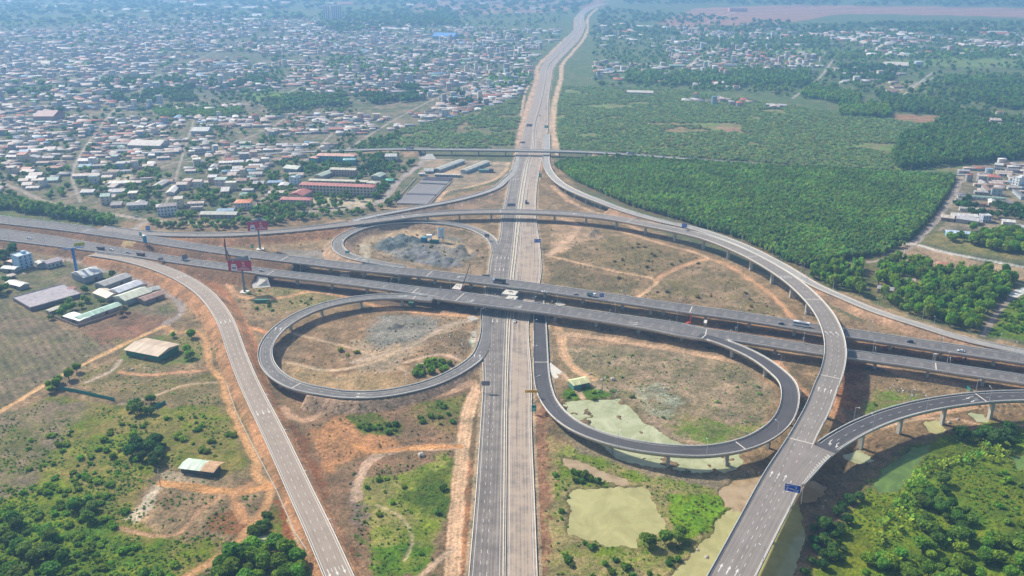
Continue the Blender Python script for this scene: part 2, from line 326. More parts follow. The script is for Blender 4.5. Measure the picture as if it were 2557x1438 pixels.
DIRT = [  # unsurfaced tracks painted into the land: points, width, colour
 ([(470,1438),(572,1372),(622,1321),(669,1251),(671,1214),(640,1193),(640,1153),(616,1106),(592,1052),(568,998),(552,950),(527,917),(518,884),(504,835),(478,828),(437,831),(414,812)], 5.5, (.52,.32,.18)),
 ([(669,1214),(610,1228),(555,1227),(480,1216),(404,1207)], 7, (.54,.31,.16)),
 ([(620,1210),(585,1235),(590,1260),(612,1300)], 6, (.47,.28,.16)),
 ([(560,1235),(500,1275),(440,1335),(360,1335),(300,1318)], 3.5, (.38,.25,.16)),
 ([(414,812),(370,832),(320,855),(245,892),(135,948),(0,1028),(-80,1070)], 5, (.58,.38,.22)),
 ([(512,925),(440,930),(370,937),(300,930)], 4, (.5,.3,.19)),
 ([(1192,965),(1170,1025),(1160,1092),(1147,1193),(1137,1294),(1129,1438),(1126,1500)], 8.5, (.60,.42,.29)),
 ([(1154,1112),(1090,1118),(1018,1119),(951,1133),(915,1160),(893,1210),(890,1244)], 7, (.5,.37,.28)),
 ([(1150,1114),(1060,1117),(980,1124),(930,1128),(880,1110)], 5, (.62,.33,.17)),
 ([(1020,1470),(1060,1430),(1100,1395),(1133,1370)], 4, (.5,.37,.27)),
 ([(1368,638),(1438,655),(1530,676),(1637,700),(1620,722),(1590,742)], 5, (.55,.38,.25)),
 ([(1637,700),(1665,682),(1710,662),(1774,648),(1831,672),(1890,710),(1932,742),(1960,772),(1985,800)], 6, (.52,.33,.21)),
 ([(1774,648),(1740,632),(1657,610),(1600,592),(1545,575)], 5, (.55,.38,.26)),
 ([(1378,465),(1420,500),(1470,525),(1540,549),(1600,575)], 7, (.5,.35,.24)),
 ([(1368,638),(1405,610),(1425,590),(1440,562),(1400,545)], 9, (.48,.35,.25)),
 ([(1380,800),(1400,832),(1408,884),(1440,925),(1480,948)], 7, (.55,.37,.24)),
 ([(1390,832),(1460,838),(1556,853),(1640,866),(1740,884),(1830,902)], 8, (.52,.36,.25)),
 ([(560,700),(600,740),(660,748),(720,740),(773,729),(860,741),(960,770),(1080,782),(1190,792)], 6, (.55,.34,.21)),
 ([(400,640),(450,665),(520,703),(570,758),(592,800),(612,842),(640,905)], 13, (.33,.17,.10)),
 ([(560,745),(590,790),(610,812),(640,822),(672,832)], 6, (.52,.29,.17)),
 ([(2160,900),(2260,935),(2380,958),(2480,975),(2557,985)], 9, (.50,.34,.24)),
 ([(1940,905),(1990,965),(2040,1010),(2110,1050)], 8, (.50,.30,.18)),
 ([(2110,1075),(2180,1062),(2260,1040),(2360,1028),(2450,1010),(2557,1000)], 7, (.52,.34,.22)),
 ([(2230,612),(2269,608),(2336,625),(2437,646),(2557,667),(2640,682)], 5, (.72,.68,.62)),
 ([(2403,437),(2383,480),(2353,530),(2319,571),(2286,606)], 8, (.36,.31,.28)),
 ([(2557,725),(2525,745),(2500,770),(2478,800),(2455,838)], 4.5, (.36,.30,.26)),
 ([(2557,722),(2530,738)], 8, (.7,.7,.7)),
 ([(2286,612),(2230,640),(2170,655),(2120,655),(2090,660)], 5, (.33,.28,.24)),
 ([(775,527),(860,522),(940,507),(990,458),(1012,438),(1057,402),(1048,388)], 10, (.37,.32,.29)),
 ([(1057,402),(1100,398),(1170,402),(1240,408),(1275,412)], 5, (.46,.38,.31)),
 ([(960,520),(1030,520),(1080,512),(1100,492),(1115,478),(1180,465),(1230,450),(1262,425),(1270,405)], 6, (.52,.38,.26)),
 ([(775,527),(700,540),(600,552),(520,556),(440,556),(370,553),(330,575)], 7, (.38,.33,.30)),
 ([(370,550),(286,536),(215,527),(120,505),(40,470),(0,455)], 7, (.36,.31,.27)),
 ([(150,640),(302,688),(370,706),(420,735),(452,764),(447,789),(414,808)], 6.5, (.31,.27,.245)),
 ([(0,690),(60,682),(150,655),(165,640)], 4, (.36,.30,.25)),
 ([(1290,400),(1300,330),(1320,260),(1338,200),(1344,165),(1372,135),(1402,105),(1434,75),(1437,45),(1462,20)], 11, (.50,.36,.27)),
 ([(1392,385),(1380,330),(1386,250),(1400,200),(1405,160),(1430,130),(1455,100),(1468,72),(1468,45),(1492,20)], 12, (.54,.40,.29)),
 ([(1345,200),(1320,215),(1300,290)], 5, (.5,.38,.28)),
 ([(1408,100),(1440,96),(1470,90)], 8, (.5,.42,.34)),
 ([(870,520),(930,470),(960,440)], 4, (.42,.36,.3)),
 ([(1850,25),(1800,42),(1740,66)], 10, (.5,.4,.34)), ([(940,25),(1400,0)], 9, (.4,.33,.3)), ([(940,60),(1200,30),(1400,10)], 9, (.4,.34,.3)),
 ([(2240,250),(2290,210),(2330,180)], 5, (.42,.4,.38)), ([(2245,225),(2300,205),(2360,185)], 6, (.42,.4,.38)),
 ([(720,830),(800,850),(880,870),(960,900),(1020,930)], 3.5, (.46,.34,.24)), ([(880,905),(980,880),(1060,845),(1130,808),(1190,800)], 6, (.44,.35,.27)), ([(720,905),(820,925),(930,905),(1000,870)], 4, (.5,.38,.27)), ([(1010,905),(1100,885),(1150,900),(1180,908)], 4, (.5,.37,.27)),
 ([(880,640),(905,655),(960,662)], 5, (.5,.38,.28)), ([(2110,1050),(2080,1000),(2060,940)], 5, (.45,.26,.16)), ([(2557,1062),(2480,1068),(2400,1050),(2300,1046),(2200,1070)], 3, (.46,.34,.24)), ([(215,955),(280,925),(300,900)], 4, (.42,.34,.27)), ([(300,1010),(380,990),(470,960),(540,955)], 3, (.42,.33,.23)),
 ([(1460,1000),(1430,960),(1400,930)], 4, (.5,.37,.26)), ([(940,1260),(1000,1290),(1030,1350),(1010,1400)], 1.6, (.42,.36,.22)), ([(700,1020),(760,1050),(850,1010),(980,1010),(1100,985),(1180,955)], 7, (.44,.30,.21)),
 ([(-20,362),(300,352),(600,330),(900,298)], 4, (.33,.29,.25)), ([(150,497),(330,440),(520,380),(650,330),(725,288)], 4, (.33,.29,.25)), ([(620,532),(700,452),(762,400),(830,332)], 4, (.33,.29,.25)), ([(-20,290),(250,285),(500,264),(900,250),(1300,192)], 5, (.33,.29,.25)), ([(400,540),(430,470),(452,400),(484,300)], 3.5, (.33,.29,.25)),
 ([(200,505),(182,430),(240,330),(300,262),(420,182),(600,102)], 5, (.34,.30,.26)), ([(860,377),(980,302),(1100,240),(1250,180),(1332,130)], 5, (.34,.30,.26)), ([(0,200),(400,190),(800,150),(1200,120)], 7, (.34,.31,.28)), ([(700,240),(900,150),(1020,90)], 7, (.34,.31,.28)), ([(0,420),(200,410),(420,405),(700,395)], 3.5, (.33,.29,.25)), ([(1690,185),(1780,120),(1850,80)], 9, (.36,.33,.29)), ([(1980,245),(2040,200),(2080,150)], 7, (.36,.33,.29)),
]
# land patches: polygon in the photo, colour, second colour, soft edge in m, wander of the edge in m
LAND = [
 ([(-400,-60),(3000,-60),(3000,300),(-400,300)], (.09,.15,.06), (.16,.17,.09), 60, 60),
 ([(-300,60),(900,55),(1300,120),(1340,200),(1300,300),(0,330),(-300,330)], (.20,.18,.15), (.09,.13,.07), 60, 60),
 ([(-300,260),(1310,230),(1290,300),(1000,330),(890,385),(1285,425),(1240,455),(1000,520),(860,540),(330,560),(-300,480)], (.27,.22,.175), (.10,.13,.06), 15, 15),
 ([(1400,405),(1560,395),(2020,425),(2390,445),(2372,530),(2290,600),(2190,650),(2010,680),(1800,585),(1560,515),(1440,460),(1385,415)], (.13,.13,.06), (.20,.15,.09), 6, 5),
 ([(1390,215),(1700,225),(2110,285),(2240,300),(2320,312),(2480,330),(2440,430),(2240,430),(1900,405),(1560,385),(1395,375)], (.18,.26,.10), (.25,.22,.13), 12, 14),
 ([(1620,300),(1720,310),(1760,360),(1660,370),(1590,330)], (.40,.27,.19), (.20,.2,.1), 25, 25),
 ([(1800,318),(1880,322),(1890,335),(1800,330)], (.38,.26,.19), (.3,.2,.14), 15, 15),
 ([(890,375),(1000,325),(1180,275),(1310,235),(1300,330),(1285,370)], (.15,.18,.08), (.21,.19,.12), 10, 12),
 ([(1160,300),(1190,300),(1140,370),(1095,370)], (.28,.22,.14), (.2,.17,.11), 10, 8),
 ([(2230,284),(2350,290),(2445,295),(2330,312),(2236,304)], (.36,.24,.17), (.30,.19,.13), 6, 6),
 ([(2150,200),(2330,205),(2330,235),(2230,230)], (.30,.27,.17), (.2,.2,.1), 8, 8),
 ([(2230,150),(2557,135),(2650,150),(2650,170),(2240,165)], (.17,.27,.09), (.2,.22,.1), 20, 15),
 ([(1880,120),(2060,120),(2080,132),(1900,134)], (.20,.30,.12), (.2,.25,.1), 20, 10),
 ([(1640,58),(1740,20),(1990,12),(2700,22),(2700,48),(2350,38),(2250,36),(2100,34),(2000,52),(1900,66),(1720,72)], (.42,.24,.19), (.33,.20,.16), 25, 15),
 ([(1020,0),(1520,-10),(1500,18),(1350,32),(1050,40)], (.38,.25,.2), (.28,.2,.16), 50, 40),
 ([(600,233),(735,228),(722,246),(620,252)], (.17,.30,.08), (.15,.22,.06), 8, 6),
 ([(490,197),(600,190),(612,200),(500,208)], (.17,.32,.08), (.15,.22,.06), 8, 6),
 ([(410,268),(590,264),(605,278),(560,290),(410,292)], (.13,.25,.06), (.1,.2,.05), 8, 6),
 ([(1210,188),(1315,178),(1325,208),(1215,216)], (.16,.30,.07), (.12,.24,.05), 8, 6),
 ([(140,158),(220,152),(230,164),(150,168)], (.15,.28,.08), (.15,.2,.08), 10, 6),
 ([(-40,168),(20,158),(80,148),(145,150),(130,160),(70,160),(0,172)], (.75,.72,.68), (.6,.58,.55), 10, 6),
 ([(60,14),(170,12),(170,18),(70,19)], (.8,.8,.8), (.7,.7,.7), 25, 10),
 ([(228,22),(285,22),(280,31),(235,31)], (.6,.55,.5), (.5,.5,.45), 25, 10),
 ([(1160,205),(1215,205),(1205,222),(1160,222)], (.38,.26,.2), (.33,.25,.2), 6, 4),
 ([(1050,180),(1075,180),(1070,195),(1050,195)], (.38,.26,.2), (.33,.25,.2), 6, 4),
 ([(252,443),(330,436),(332,454),(260,458)], (.66,.58,.44), (.62,.54,.42), 2, 2),
 ([(310,415),(390,412),(385,428),(320,430)], (.42,.29,.2), (.3,.25,.16), 4, 4),
 ([(780,494),(850,494),(930,497),(925,512),(860,520),(780,518)], (.58,.5,.4), (.52,.46,.38), 2, 2),
 ([(1060,400),(1200,400),(1270,405),(1270,440),(1180,465),(1110,478),(1130,445),(1050,440)], (.40,.32,.25), (.3,.25,.2), 5, 6),
 ([(1100,415),(1165,412),(1150,436),(1085,436)], (.56,.42,.31), (.5,.38,.28), 3, 3),
 ([(985,514),(1066,516),(1135,446),(1060,441)], (.33,.28,.24), (.24,.21,.19), 3, 3),
 # wide surroundings of the junction
 ([(-500,560),(860,545),(1000,520),(1270,450),(1290,400),(1380,400),(1480,510),(1700,600),(1990,720),(2100,790),(2700,900),(2900,1500),(-700,1600)], (.37,.27,.185), (.22,.165,.11), 10, 6),
 ([(900,520),(1100,500),(1260,465),(1262,525),(1000,530)], (.34,.25,.19), (.22,.17,.12), 6, 6),
 ([(920,575),(1000,560),(1110,570),(1190,590),(1225,640),(1200,690),(1080,672),(960,655),(880,640),(870,600)], (.37,.28,.21), (.22,.17,.12), 5, 5),
 ([(930,600),(1010,575),(1150,600),(1180,650),(1130,672),(960,640)], (.30,.29,.28), (.24,.22,.2), 8, 8),
 ([(905,592),(950,590),(1000,572),(1050,578),(1130,600),(1190,628),(1170,640),(1080,600),(960,598),(925,615),(920,650),(900,640)], (.54,.41,.29), (.46,.36,.28), 4, 4),
 ([(900,610),(925,612),(918,645),(905,640)], (.66,.58,.5), (.55,.45,.36), 3, 3),
 ([(1370,560),(1560,575),(1740,645),(1650,690),(1560,690),(1375,640)], (.36,.27,.19), (.22,.17,.10), 5, 6),
 ([(1530,590),(1680,620),(1720,650),(1650,688),(1520,665),(1450,640)], (.29,.215,.14), (.19,.16,.09), 8, 10),
 ([(1375,562),(1470,562),(1500,590),(1400,632),(1372,620)], (.50,.36,.26), (.42,.31,.23), 5, 5),
 ([(1375,655),(1600,705),(1560,740),(1380,712)], (.24,.18,.12), (.17,.15,.09), 5, 6),
 ([(1680,680),(1780,655),(1900,730),(1960,790),(1740,752),(1600,740)], (.33,.25,.18), (.20,.17,.09), 6, 8),
 ([(690,850),(760,800),(900,770),(1180,785),(1200,870),(1150,910),(1000,960),(840,970),(720,930)], (.38,.27,.19), (.24,.17,.11), 6, 6),
 ([(930,790),(1030,785),(1090,800),(1060,850),(1000,900),(940,890),(900,850)], (.33,.31,.29), (.27,.25,.23), 10, 10),
 ([(870,850),(960,870),(1050,850),(1100,810),(1160,800),(1130,830),(1060,860),(1010,890),(1000,930),(900,940)], (.48,.37,.28), (.4,.31,.24), 8, 8),
 ([(1060,850),(1150,820),(1180,850),(1160,890),(1080,890)], (.25,.185,.13), (.20,.15,.10), 5, 5),
 ([(1045,905),(1070,900),(1095,895),(1090,902),(1060,910),(1035,912)], (.65,.6,.52), (.5,.42,.33), 3, 3),
 ([(700,900),(850,930),(1000,940),(1010,975),(830,985),(740,950)], (.50,.36,.24), (.36,.27,.17), 8, 8),
 ([(1175,830),(1192,820),(1192,860),(1180,870)], (.62,.6,.55), (.4,.35,.3), 3, 3),
 ([(600,745),(640,770),(700,790),(830,750),(860,730),(760,720),(640,715)], (.24,.22,.11), (.34,.26,.16), 6, 8),
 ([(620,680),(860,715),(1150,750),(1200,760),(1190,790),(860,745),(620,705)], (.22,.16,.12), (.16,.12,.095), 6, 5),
 ([(690,620),(870,630),(900,660),(760,650),(700,640)], (.33,.30,.29), (.28,.25,.23), 6, 6),
 ([(1390,800),(1500,810),(1800,880),(1900,920),(1700,900),(1420,860)], (.42,.30,.21), (.26,.2,.15), 6, 6),
 ([(1700,760),(2080,815),(2560,900),(2700,960),(2700,1000),(2200,900),(1700,830)], (.42,.27,.17), (.22,.15,.11), 8, 8),
 ([(1395,865),(1600,868),(1760,885),(1880,915),(1945,1000),(1900,1075),(1800,1108),(1690,1108),(1600,1050),(1560,1000),(1480,980),(1415,920)], (.40,.31,.24), (.23,.20,.13), 5, 6),
 ([(1700,1030),(1850,1060),(1890,1060),(1860,1100),(1750,1108),(1690,1080)], (.16,.23,.05), (.3,.25,.15), 8, 10),
 ([(1460,905),(1560,915),(1600,960),(1540,960),(1450,930)], (.34,.27,.19), (.25,.23,.11), 6, 8),
 ([(1395,985),(1420,960),(1480,968),(1520,985),(1500,1000),(1420,1010)], (.07,.15,.02), (.12,.2,.03), 4, 4),
 ([(1560,962),(1650,955),(1700,1000),(1700,1050),(1640,1040),(1600,1000)], (.42,.43,.36), (.28,.24,.17), 5, 9),
 # left side
 ([(-300,600),(120,640),(300,690),(450,770),(400,815),(180,815),(60,760),(-300,760)], (.25,.20,.15), (.13,.15,.07), 5, 6),
 ([(-300,745),(20,750),(190,830),(330,865),(240,905),(130,960),(-60,1040),(-300,1100)], (.24,.19,.145), (.18,.165,.10), 5, 4),
 ([(195,820),(300,772),(420,795),(370,835),(262,865)], (.28,.165,.12), (.22,.15,.11), 4, 4),
 ([(290,850),(440,835),(500,840),(515,900),(420,925),(300,915)], (.12,.19,.05), (.25,.21,.11), 5, 5),
 ([(290,900),(420,915),(400,940),(560,930),(640,1180),(560,1190),(400,1000),(230,990),(190,940)], (.28,.22,.14), (.19,.17,.075), 5, 6),
 ([(-300,1080),(0,1045),(120,990),(250,1010),(420,1020),(560,1010),(640,1160),(560,1190),(400,1170),(330,1300),(420,1345),(560,1340),(560,1400),(460,1500),(-300,1600)], (.15,.20,.03), (.26,.225,.09), 6, 8),
 ([(-300,1250),(0,1240),(150,1200),(250,1300),(330,1350),(430,1350),(400,1500),(-300,1600)], (.10,.19,.02), (.19,.23,.035), 8, 8),
 ([(-100,1070),(0,1040),(130,990),(220,1020),(140,1130),(60,1230),(-100,1260)], (.27,.215,.16), (.17,.17,.07), 8, 10),
 ([(310,1290),(345,1265),(390,1205),(410,1215),(370,1275),(340,1310)], (.60,.52,.44), (.45,.4,.34), 3, 3),
 ([(400,1180),(470,1170),(520,1195),(540,1215),(420,1215)], (.44,.36,.28), (.3,.27,.18), 3, 4),
 ([(510,1290),(600,1270),(620,1310),(590,1345),(530,1330)], (.30,.15,.085), (.24,.14,.08), 3, 4),
 ([(560,1440),(620,1370),(680,1270),(720,1290),(790,1400),(800,1500),(500,1500)], (.09,.17,.02), (.2,.17,.06), 4, 5),
 ([(690,1250),(712,1262),(760,1380),(775,1420),(730,1380),(700,1300)], (.28,.12,.065), (.24,.11,.06), 3, 3),
 ([(708,1262),(725,1255),(770,1350),(800,1440),(785,1440),(745,1370)], (.66,.5,.34), (.55,.4,.28), 1, 1.5),
 # between the left ramp and the expressway
 ([(650,940),(780,1010),(1000,1010),(1190,960),(1175,1500),(880,1500),(750,1200)], (.28,.185,.13), (.22,.165,.11), 6, 6),
 ([(770,1080),(860,1040),(905,1050),(960,1090),(1010,1115),(890,1140),(830,1185),(780,1180)], (.50,.28,.165), (.40,.23,.145), 8, 8),
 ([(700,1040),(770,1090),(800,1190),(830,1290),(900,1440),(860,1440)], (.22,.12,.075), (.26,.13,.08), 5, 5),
 ([(870,1200),(930,1220),(930,1300),(890,1310)], (.27,.21,.19), (.24,.19,.17), 5, 5),
 ([(870,1045),(920,1035),(1005,1065),(990,1085),(900,1085)], (.09,.14,.03), (.16,.17,.05), 5, 6),
 ([(1030,1015),(1150,990),(1165,1030),(1140,1085),(1050,1060)], (.13,.16,.045), (.27,.2,.11), 6, 8),
 ([(910,1200),(1000,1180),(1110,1140),(1135,1160),(1120,1300),(1090,1360),(1010,1420),(950,1500),(930,1430),(895,1330)], (.19,.24,.05), (.32,.29,.13), 5, 8),
 ([(1040,1200),(1130,1150),(1130,1210),(1110,1290),(1060,1290),(1030,1240)], (.08,.13,.025), (.15,.18,.04), 5, 7),
 ([(900,1350),(1060,1370),(1050,1440),(950,1440)], (.11,.20,.03), (.22,.24,.07), 5, 7),
 ([(1150,1130),(1176,1130),(1170,1500),(1140,1500)], (.40,.22,.135), (.30,.17,.11), 2, 3),
 ([(1340,1010),(1365,1030),(1375,1150),(1395,1500),(1345,1500),(1335,1200)], (.27,.155,.11), (.36,.22,.15), 3, 4),
 ([(1360,1060),(1400,1120),(1400,1250),(1410,1500),(1370,1500),(1362,1200)], (.42,.30,.20), (.3,.25,.13), 4, 5),
 # ponds side and right
 ([(1400,1120),(1500,1130),(1700,1190),(1840,1240),(1830,1300),(1700,1440),(1680,1520),(1390,1520),(1385,1300)], (.18,.25,.045), (.36,.30,.17), 4, 7),
 ([(1400,1060),(1500,1100),(1600,1140),(1760,1180),(1880,1180),(1840,1240),(1700,1200),(1560,1170),(1420,1120)], (.33,.27,.2), (.23,.2,.15), 4, 6),
 ([(1670,1235),(1790,1240),(1828,1290),(1780,1330),(1700,1350),(1672,1300)], (.17,.31,.02), (.22,.30,.05), 3, 4),
 ([(2000,1190),(2100,1070),(2300,1000),(2700,990),(2700,1050),(2480,1060),(2300,1110),(2230,1180),(2120,1260),(2060,1330),(1980,1400),(1900,1440)], (.31,.22,.145), (.22,.16,.105), 6, 8),
 ([(2180,960),(2300,985),(2300,1000),(2200,1040),(2150,1040)], (.14,.22,.04), (.28,.22,.13), 5, 6),
 ([(2100,895),(2160,900),(2180,960),(2140,1020),(2090,1020),(2080,960)], (.24,.115,.07), (.34,.2,.12), 5, 6),
 ([(2250,1110),(2420,1075),(2700,1030),(2700,1560),(1960,1560),(2010,1400),(2120,1270),(2220,1200)], (.10,.18,.02), (.19,.24,.03), 6, 8),
 ([(2300,1130),(2440,1110),(2600,1130),(2600,1420),(2500,1340),(2420,1260),(2330,1200)], (.16,.20,.03), (.10,.15,.02), 8, 10),
 ([(2160,1240),(2230,1200),(2260,1160),(2240,1250),(2200,1340),(2150,1440),(2060,1440),(2100,1340)], (.20,.23,.04), (.15,.2,.03), 3, 4),
 # far right of the junction
 ([(2020,690),(2120,655),(2230,650),(2557,700),(2520,760),(2470,830),(2400,820),(2250,780),(2100,730)], (.13,.15,.06), (.26,.2,.13), 5, 6),
 ([(2470,840),(2500,770),(2557,735),(2700,740),(2700,880),(2560,850)], (.11,.19,.03), (.17,.21,.05), 5, 6),
 ([(2190,640),(2250,605),(2300,610),(2430,650),(2700,690),(2700,712),(2440,690),(2330,680),(2230,655)], (.48,.36,.27), (.36,.27,.2), 4, 4),
 ([(2300,600),(2340,575),(2420,600),(2557,620),(2700,650),(2557,650),(2400,630)], (.28,.23,.13), (.18,.19,.08), 4, 5),
 ([(2100,725),(2300,800),(2480,850),(2557,862),(2700,880),(2700,895),(2480,860),(2250,815),(2080,745)], (.42,.31,.22), (.34,.26,.18), 4, 4),
 ([(2385,445),(2430,410),(2700,380),(2700,640),(2440,590),(2340,575),(2360,530)], (.33,.28,.23), (.17,.16,.11), 5, 6),
 ([(-300,500),(0,500),(290,545),(300,570),(-300,535)], (.10,.14,.05), (.2,.18,.1), 4, 4),
]
PONDS = [  # name label, polygon, material
 ('khaki green fish pond with a straight left bank beside the expressway', [(1425,1222),(1500,1218),(1606,1216),(1624,1238),(1660,1305),(1658,1322),(1630,1338),(1596,1340),(1592,1368),(1548,1362),(1516,1356),(1440,1332),(1424,1332),(1428,1290)], 0),
 ('pale algae covered water inside and under the lower right loop', [(1402,1006),(1460,1000),(1549,997),(1575,1020),(1604,1052),(1640,1075),(1672,1098),(1740,1120),(1840,1128),(1850,1150),(1835,1170),(1770,1178),(1690,1172),(1600,1158),(1540,1140),(1500,1110),(1440,1060)], 1),
 ('brown green pond widening under the bottom end of the flyover', [(1640,1520),(1697,1410),(1740,1375),(1778,1338),(1800,1300),(1830,1272),(1870,1245),(1900,1215),(1990,1240),(2000,1290),(2010,1340),(1990,1400),(1950,1520)], 0),
 ('narrow orange brown pool above the fish pond', [(1404,1142),(1440,1150),(1489,1172),(1560,1195),(1566,1206),(1540,1206),(1480,1192),(1440,1180),(1410,1160)], 2),
 ('muddy tan pool beneath the merge of the two flyovers', [(1985,1215),(2030,1200),(2060,1215),(2055,1240),(2010,1252),(1985,1240)], 2),
 ('muddy pool among mud banks left of the flyover', [(1800,1225),(1850,1195),(1895,1190),(1885,1230),(1850,1262),(1812,1262)], 2),
 ('shallow green puddle around a pier of the right ramp', [(2310,1055),(2340,1052),(2356,1075),(2345,1088),(2320,1075)], 0),
 ('small puddle around the leftmost pier of the right ramp', [(2110,1135),(2150,1128),(2200,1150),(2160,1158),(2120,1150)], 1),
 ('thin puddle at the far right pier of the right ramp', [(2425,1032),(2450,1035),(2470,1052),(2440,1050)], 1),
 ('dark green canal curving beside the banana plants', [(2320,1110),(2300,1150),(2270,1180),(2235,1225),(2195,1232),(2180,1215),(2200,1180),(2240,1150),(2280,1120)], 3),
 ('bluish pond at the right edge behind the banana plants', [(2530,1142),(2600,1130),(2600,1170),(2545,1170)], 3),
 ('small milky green pool below the dirt track at lower left', [(646,1350),(660,1335),(675,1338),(668,1358),(650,1362)], 1),
]
# ------------------------------------------------------------ land: one sheet, banked up under the roads, hollowed for ponds
ypx = np.concatenate((np.linspace(1600, 0, 660), np.linspace(-4, -60, 12)))
rows = np.array([g(CX, y)[1] for y in ypx]); rows = np.concatenate((rows, [9000, 12000, 17000]))
us = np.concatenate((np.linspace(-2.2, -.76, 14), np.linspace(-.72, .72, 860), np.linspace(.76, 2.2, 14)))
GY, GU = np.meshgrid(rows, us, indexing='ij'); GX = GY*GU
nr, nc = GY.shape
GZ = np.zeros_like(GX)
n1 = fbm(GX, GY, 45, 3, 1); n2 = fbm(GX, GY, 14, 3, 2); n3 = fbm(GX, GY, 4, 3, 3)
nearf = sm(1500, 700, GY)
GZ += nearf*(.5*n2+.35*n3+.25); GZ = np.maximum(GZ, -.12)
def block(x0, x1, y0, y1):
    i0 = max(0, np.searchsorted(rows, y0)-1); i1 = min(nr, np.searchsorted(rows, y1)+1)
    if i1 <= i0: return None
    ya, yb = rows[i0], rows[min(i1, nr)-1]
    lo = min(x0/ya, x0/yb); hi = max(x1/ya, x1/yb)
    j0 = max(0, np.searchsorted(us, lo)-1); j1 = min(nc, np.searchsorted(us, hi)+1)
    return (slice(i0, i1), slice(j0, j1)) if j1 > j0 else None
CC = np.zeros((nr, nc, 3)); CC[:] = (.15, .16, .10)
def paint(sl, w, c1, c2, sd=0):
    x, y = GX[sl], GY[sl]
    k = np.clip(.5+.95*fbm(x, y, 24, 3, sd+40)+.85*fbm(x, y, 7, 3, sd+60)+.5*fbm(x, y, 2.6, 2, sd+70), 0, 1)[..., None]
    c = np.array(c1)*(1-k)+np.array(c2)*k
    CC[sl] = CC[sl]*(1-w[..., None])+c*w[..., None]
for q, (P, c1, c2, soft, wob) in enumerate(LAND):
    P = np.array(gp(P)); b = block(P[:, 0].min()-soft-wob, P[:, 0].max()+soft+wob, P[:, 1].min()-soft-wob, P[:, 1].max()+soft+wob)
    if b is None: continue
    x, y = GX[b], GY[b]; d = segdist(x, y, P, True); d = np.where(inpoly(x, y, P), d, -d)
    d = d+wob*(1.1*fbm(x, y, max(6, wob*3), 3, q)+.5*fbm(x, y, 4, 2, q+3))
    paint(b, sm(-soft/2, soft/2, d), c1, c2, q)
# ploughing rows in the brown field on the left
P = gp([(-300, 745), (20, 750), (190, 830), (330, 865), (240, 905), (130, 960), (-60, 1040), (-300, 1100)])
b = block(-700, -150, 450, 780); x, y = GX[b], GY[b]; k = inpoly(x, y, P)
st = np.sin((x*.78+y*.62)*2*math.pi/5.5+1.5*fbm(x, y, 20, 2, 5)); CC[b] *= (1+.15*np.where(k, st, 0))[..., None]
P = gp([(1640, 58), (1740, 20), (1990, 12), (2700, 22), (2700, 48), (2250, 36), (2000, 52), (1900, 66), (1720, 72)])
b = block(400, 4000, 3000, 6500); x, y = GX[b], GY[b]; k = inpoly(x, y, P)
CC[b] *= (1+.12*np.where(k, np.sin((x*.25+y)*2*math.pi/120), 0))[..., None]
for q, (P, w, c) in enumerate(DIRT):
    P = np.array(gp(P)); r = catmull(np.column_stack((P, P[:, 0]*0)), 4)[1][:, :2]
    b = block(P[:, 0].min()-w-8, P[:, 0].max()+w+8, P[:, 1].min()-w-8, P[:, 1].max()+w+8)
    if b is None: continue
    x, y = GX[b], GY[b]; d = segdist(x, y, r, False)
    e = w*.42*(1+.35*fbm(x, y, 12, 2, q))+.5*fbm(x, y, 3, 2, q)
    k = sm(e+1.0, e-.6, d)
    f = 1+.12*np.sin(d*2.6)*(d < w*.5); cc = np.array(c)*np.array((1.16, 1.16, 1.26))*(1+.10*fbm(x, y, 8, 2, q))[..., None]*f[..., None]
    k2 = k[..., None]*.95
    CC[b] = CC[b]*(1-k2)+cc*k2
    GZ[b] *= (1-.8*k)
# banks under the roads
for r in ROADS:
    if r is EL or r is ER: st = 3
    else: st = 1
    for i in range(0, len(r.s), st):
        if r.e[i] < .5 or r.y[i] > 4500: continue
        zt = r.z[i]-.55; hw = r.w[i]/2+1.4; rad = hw+max(zt, 0)*r.bank+3
        b = block(r.x[i]-rad, r.x[i]+rad, r.y[i]-rad, r.y[i]+rad)
        if b is None: continue
        x, y = GX[b], GY[b]; al = (x-r.x[i])*r.tx[i]+(y-r.y[i])*r.ty[i]; d = np.abs((x-r.x[i])*r.nx[i]+(y-r.y[i])*r.ny[i])
        h = zt-np.maximum(0, d-hw)/r.bank; ok = (np.abs(al) < 4.5*st) & (h > GZ[b]-.05)
        GZ[b] = np.where(ok & (h > GZ[b]), h, GZ[b])
        if r.slope and zt > .9:
            k = np.where(ok & (d > hw-2) & (h > .25), .92, 0)
            s_ = r.s[i]+al; v = 1+.22*fbm(s_, d*.35+i*0, 3.2, 3, r.i)+.18*fbm(x, y, 16, 2, 9)
            c = np.array(r.slope)*v[..., None]
            CC[b] = CC[b]*(1-k[..., None])+c*k[..., None]
        elif zt <= .9:
            k = np.where((np.abs(al) < 4.5*st) & (d < hw+1.2), .75, 0)[..., None]
            CC[b] = CC[b]*(1-k)+np.array((.44, .35, .27))*k
for r in ROADS:            # nothing of the land above a road that lies on it
    for i in range(0, len(r.s)):
        if r.e[i] < .5 or r.y[i] > 2500: continue
        hw = r.w[i]/2+1.0; b = block(r.x[i]-hw-3, r.x[i]+hw+3, r.y[i]-hw-3, r.y[i]+hw+3)
        if b is None: continue
        x, y = GX[b], GY[b]; al = np.abs((x-r.x[i])*r.tx[i]+(y-r.y[i])*r.ty[i]); d = np.abs((x-r.x[i])*r.nx[i]+(y-r.y[i])*r.ny[i])
        ok = (al < 4) & (d < hw); GZ[b] = np.where(ok, np.minimum(GZ[b], r.z[i]-.5), GZ[b])
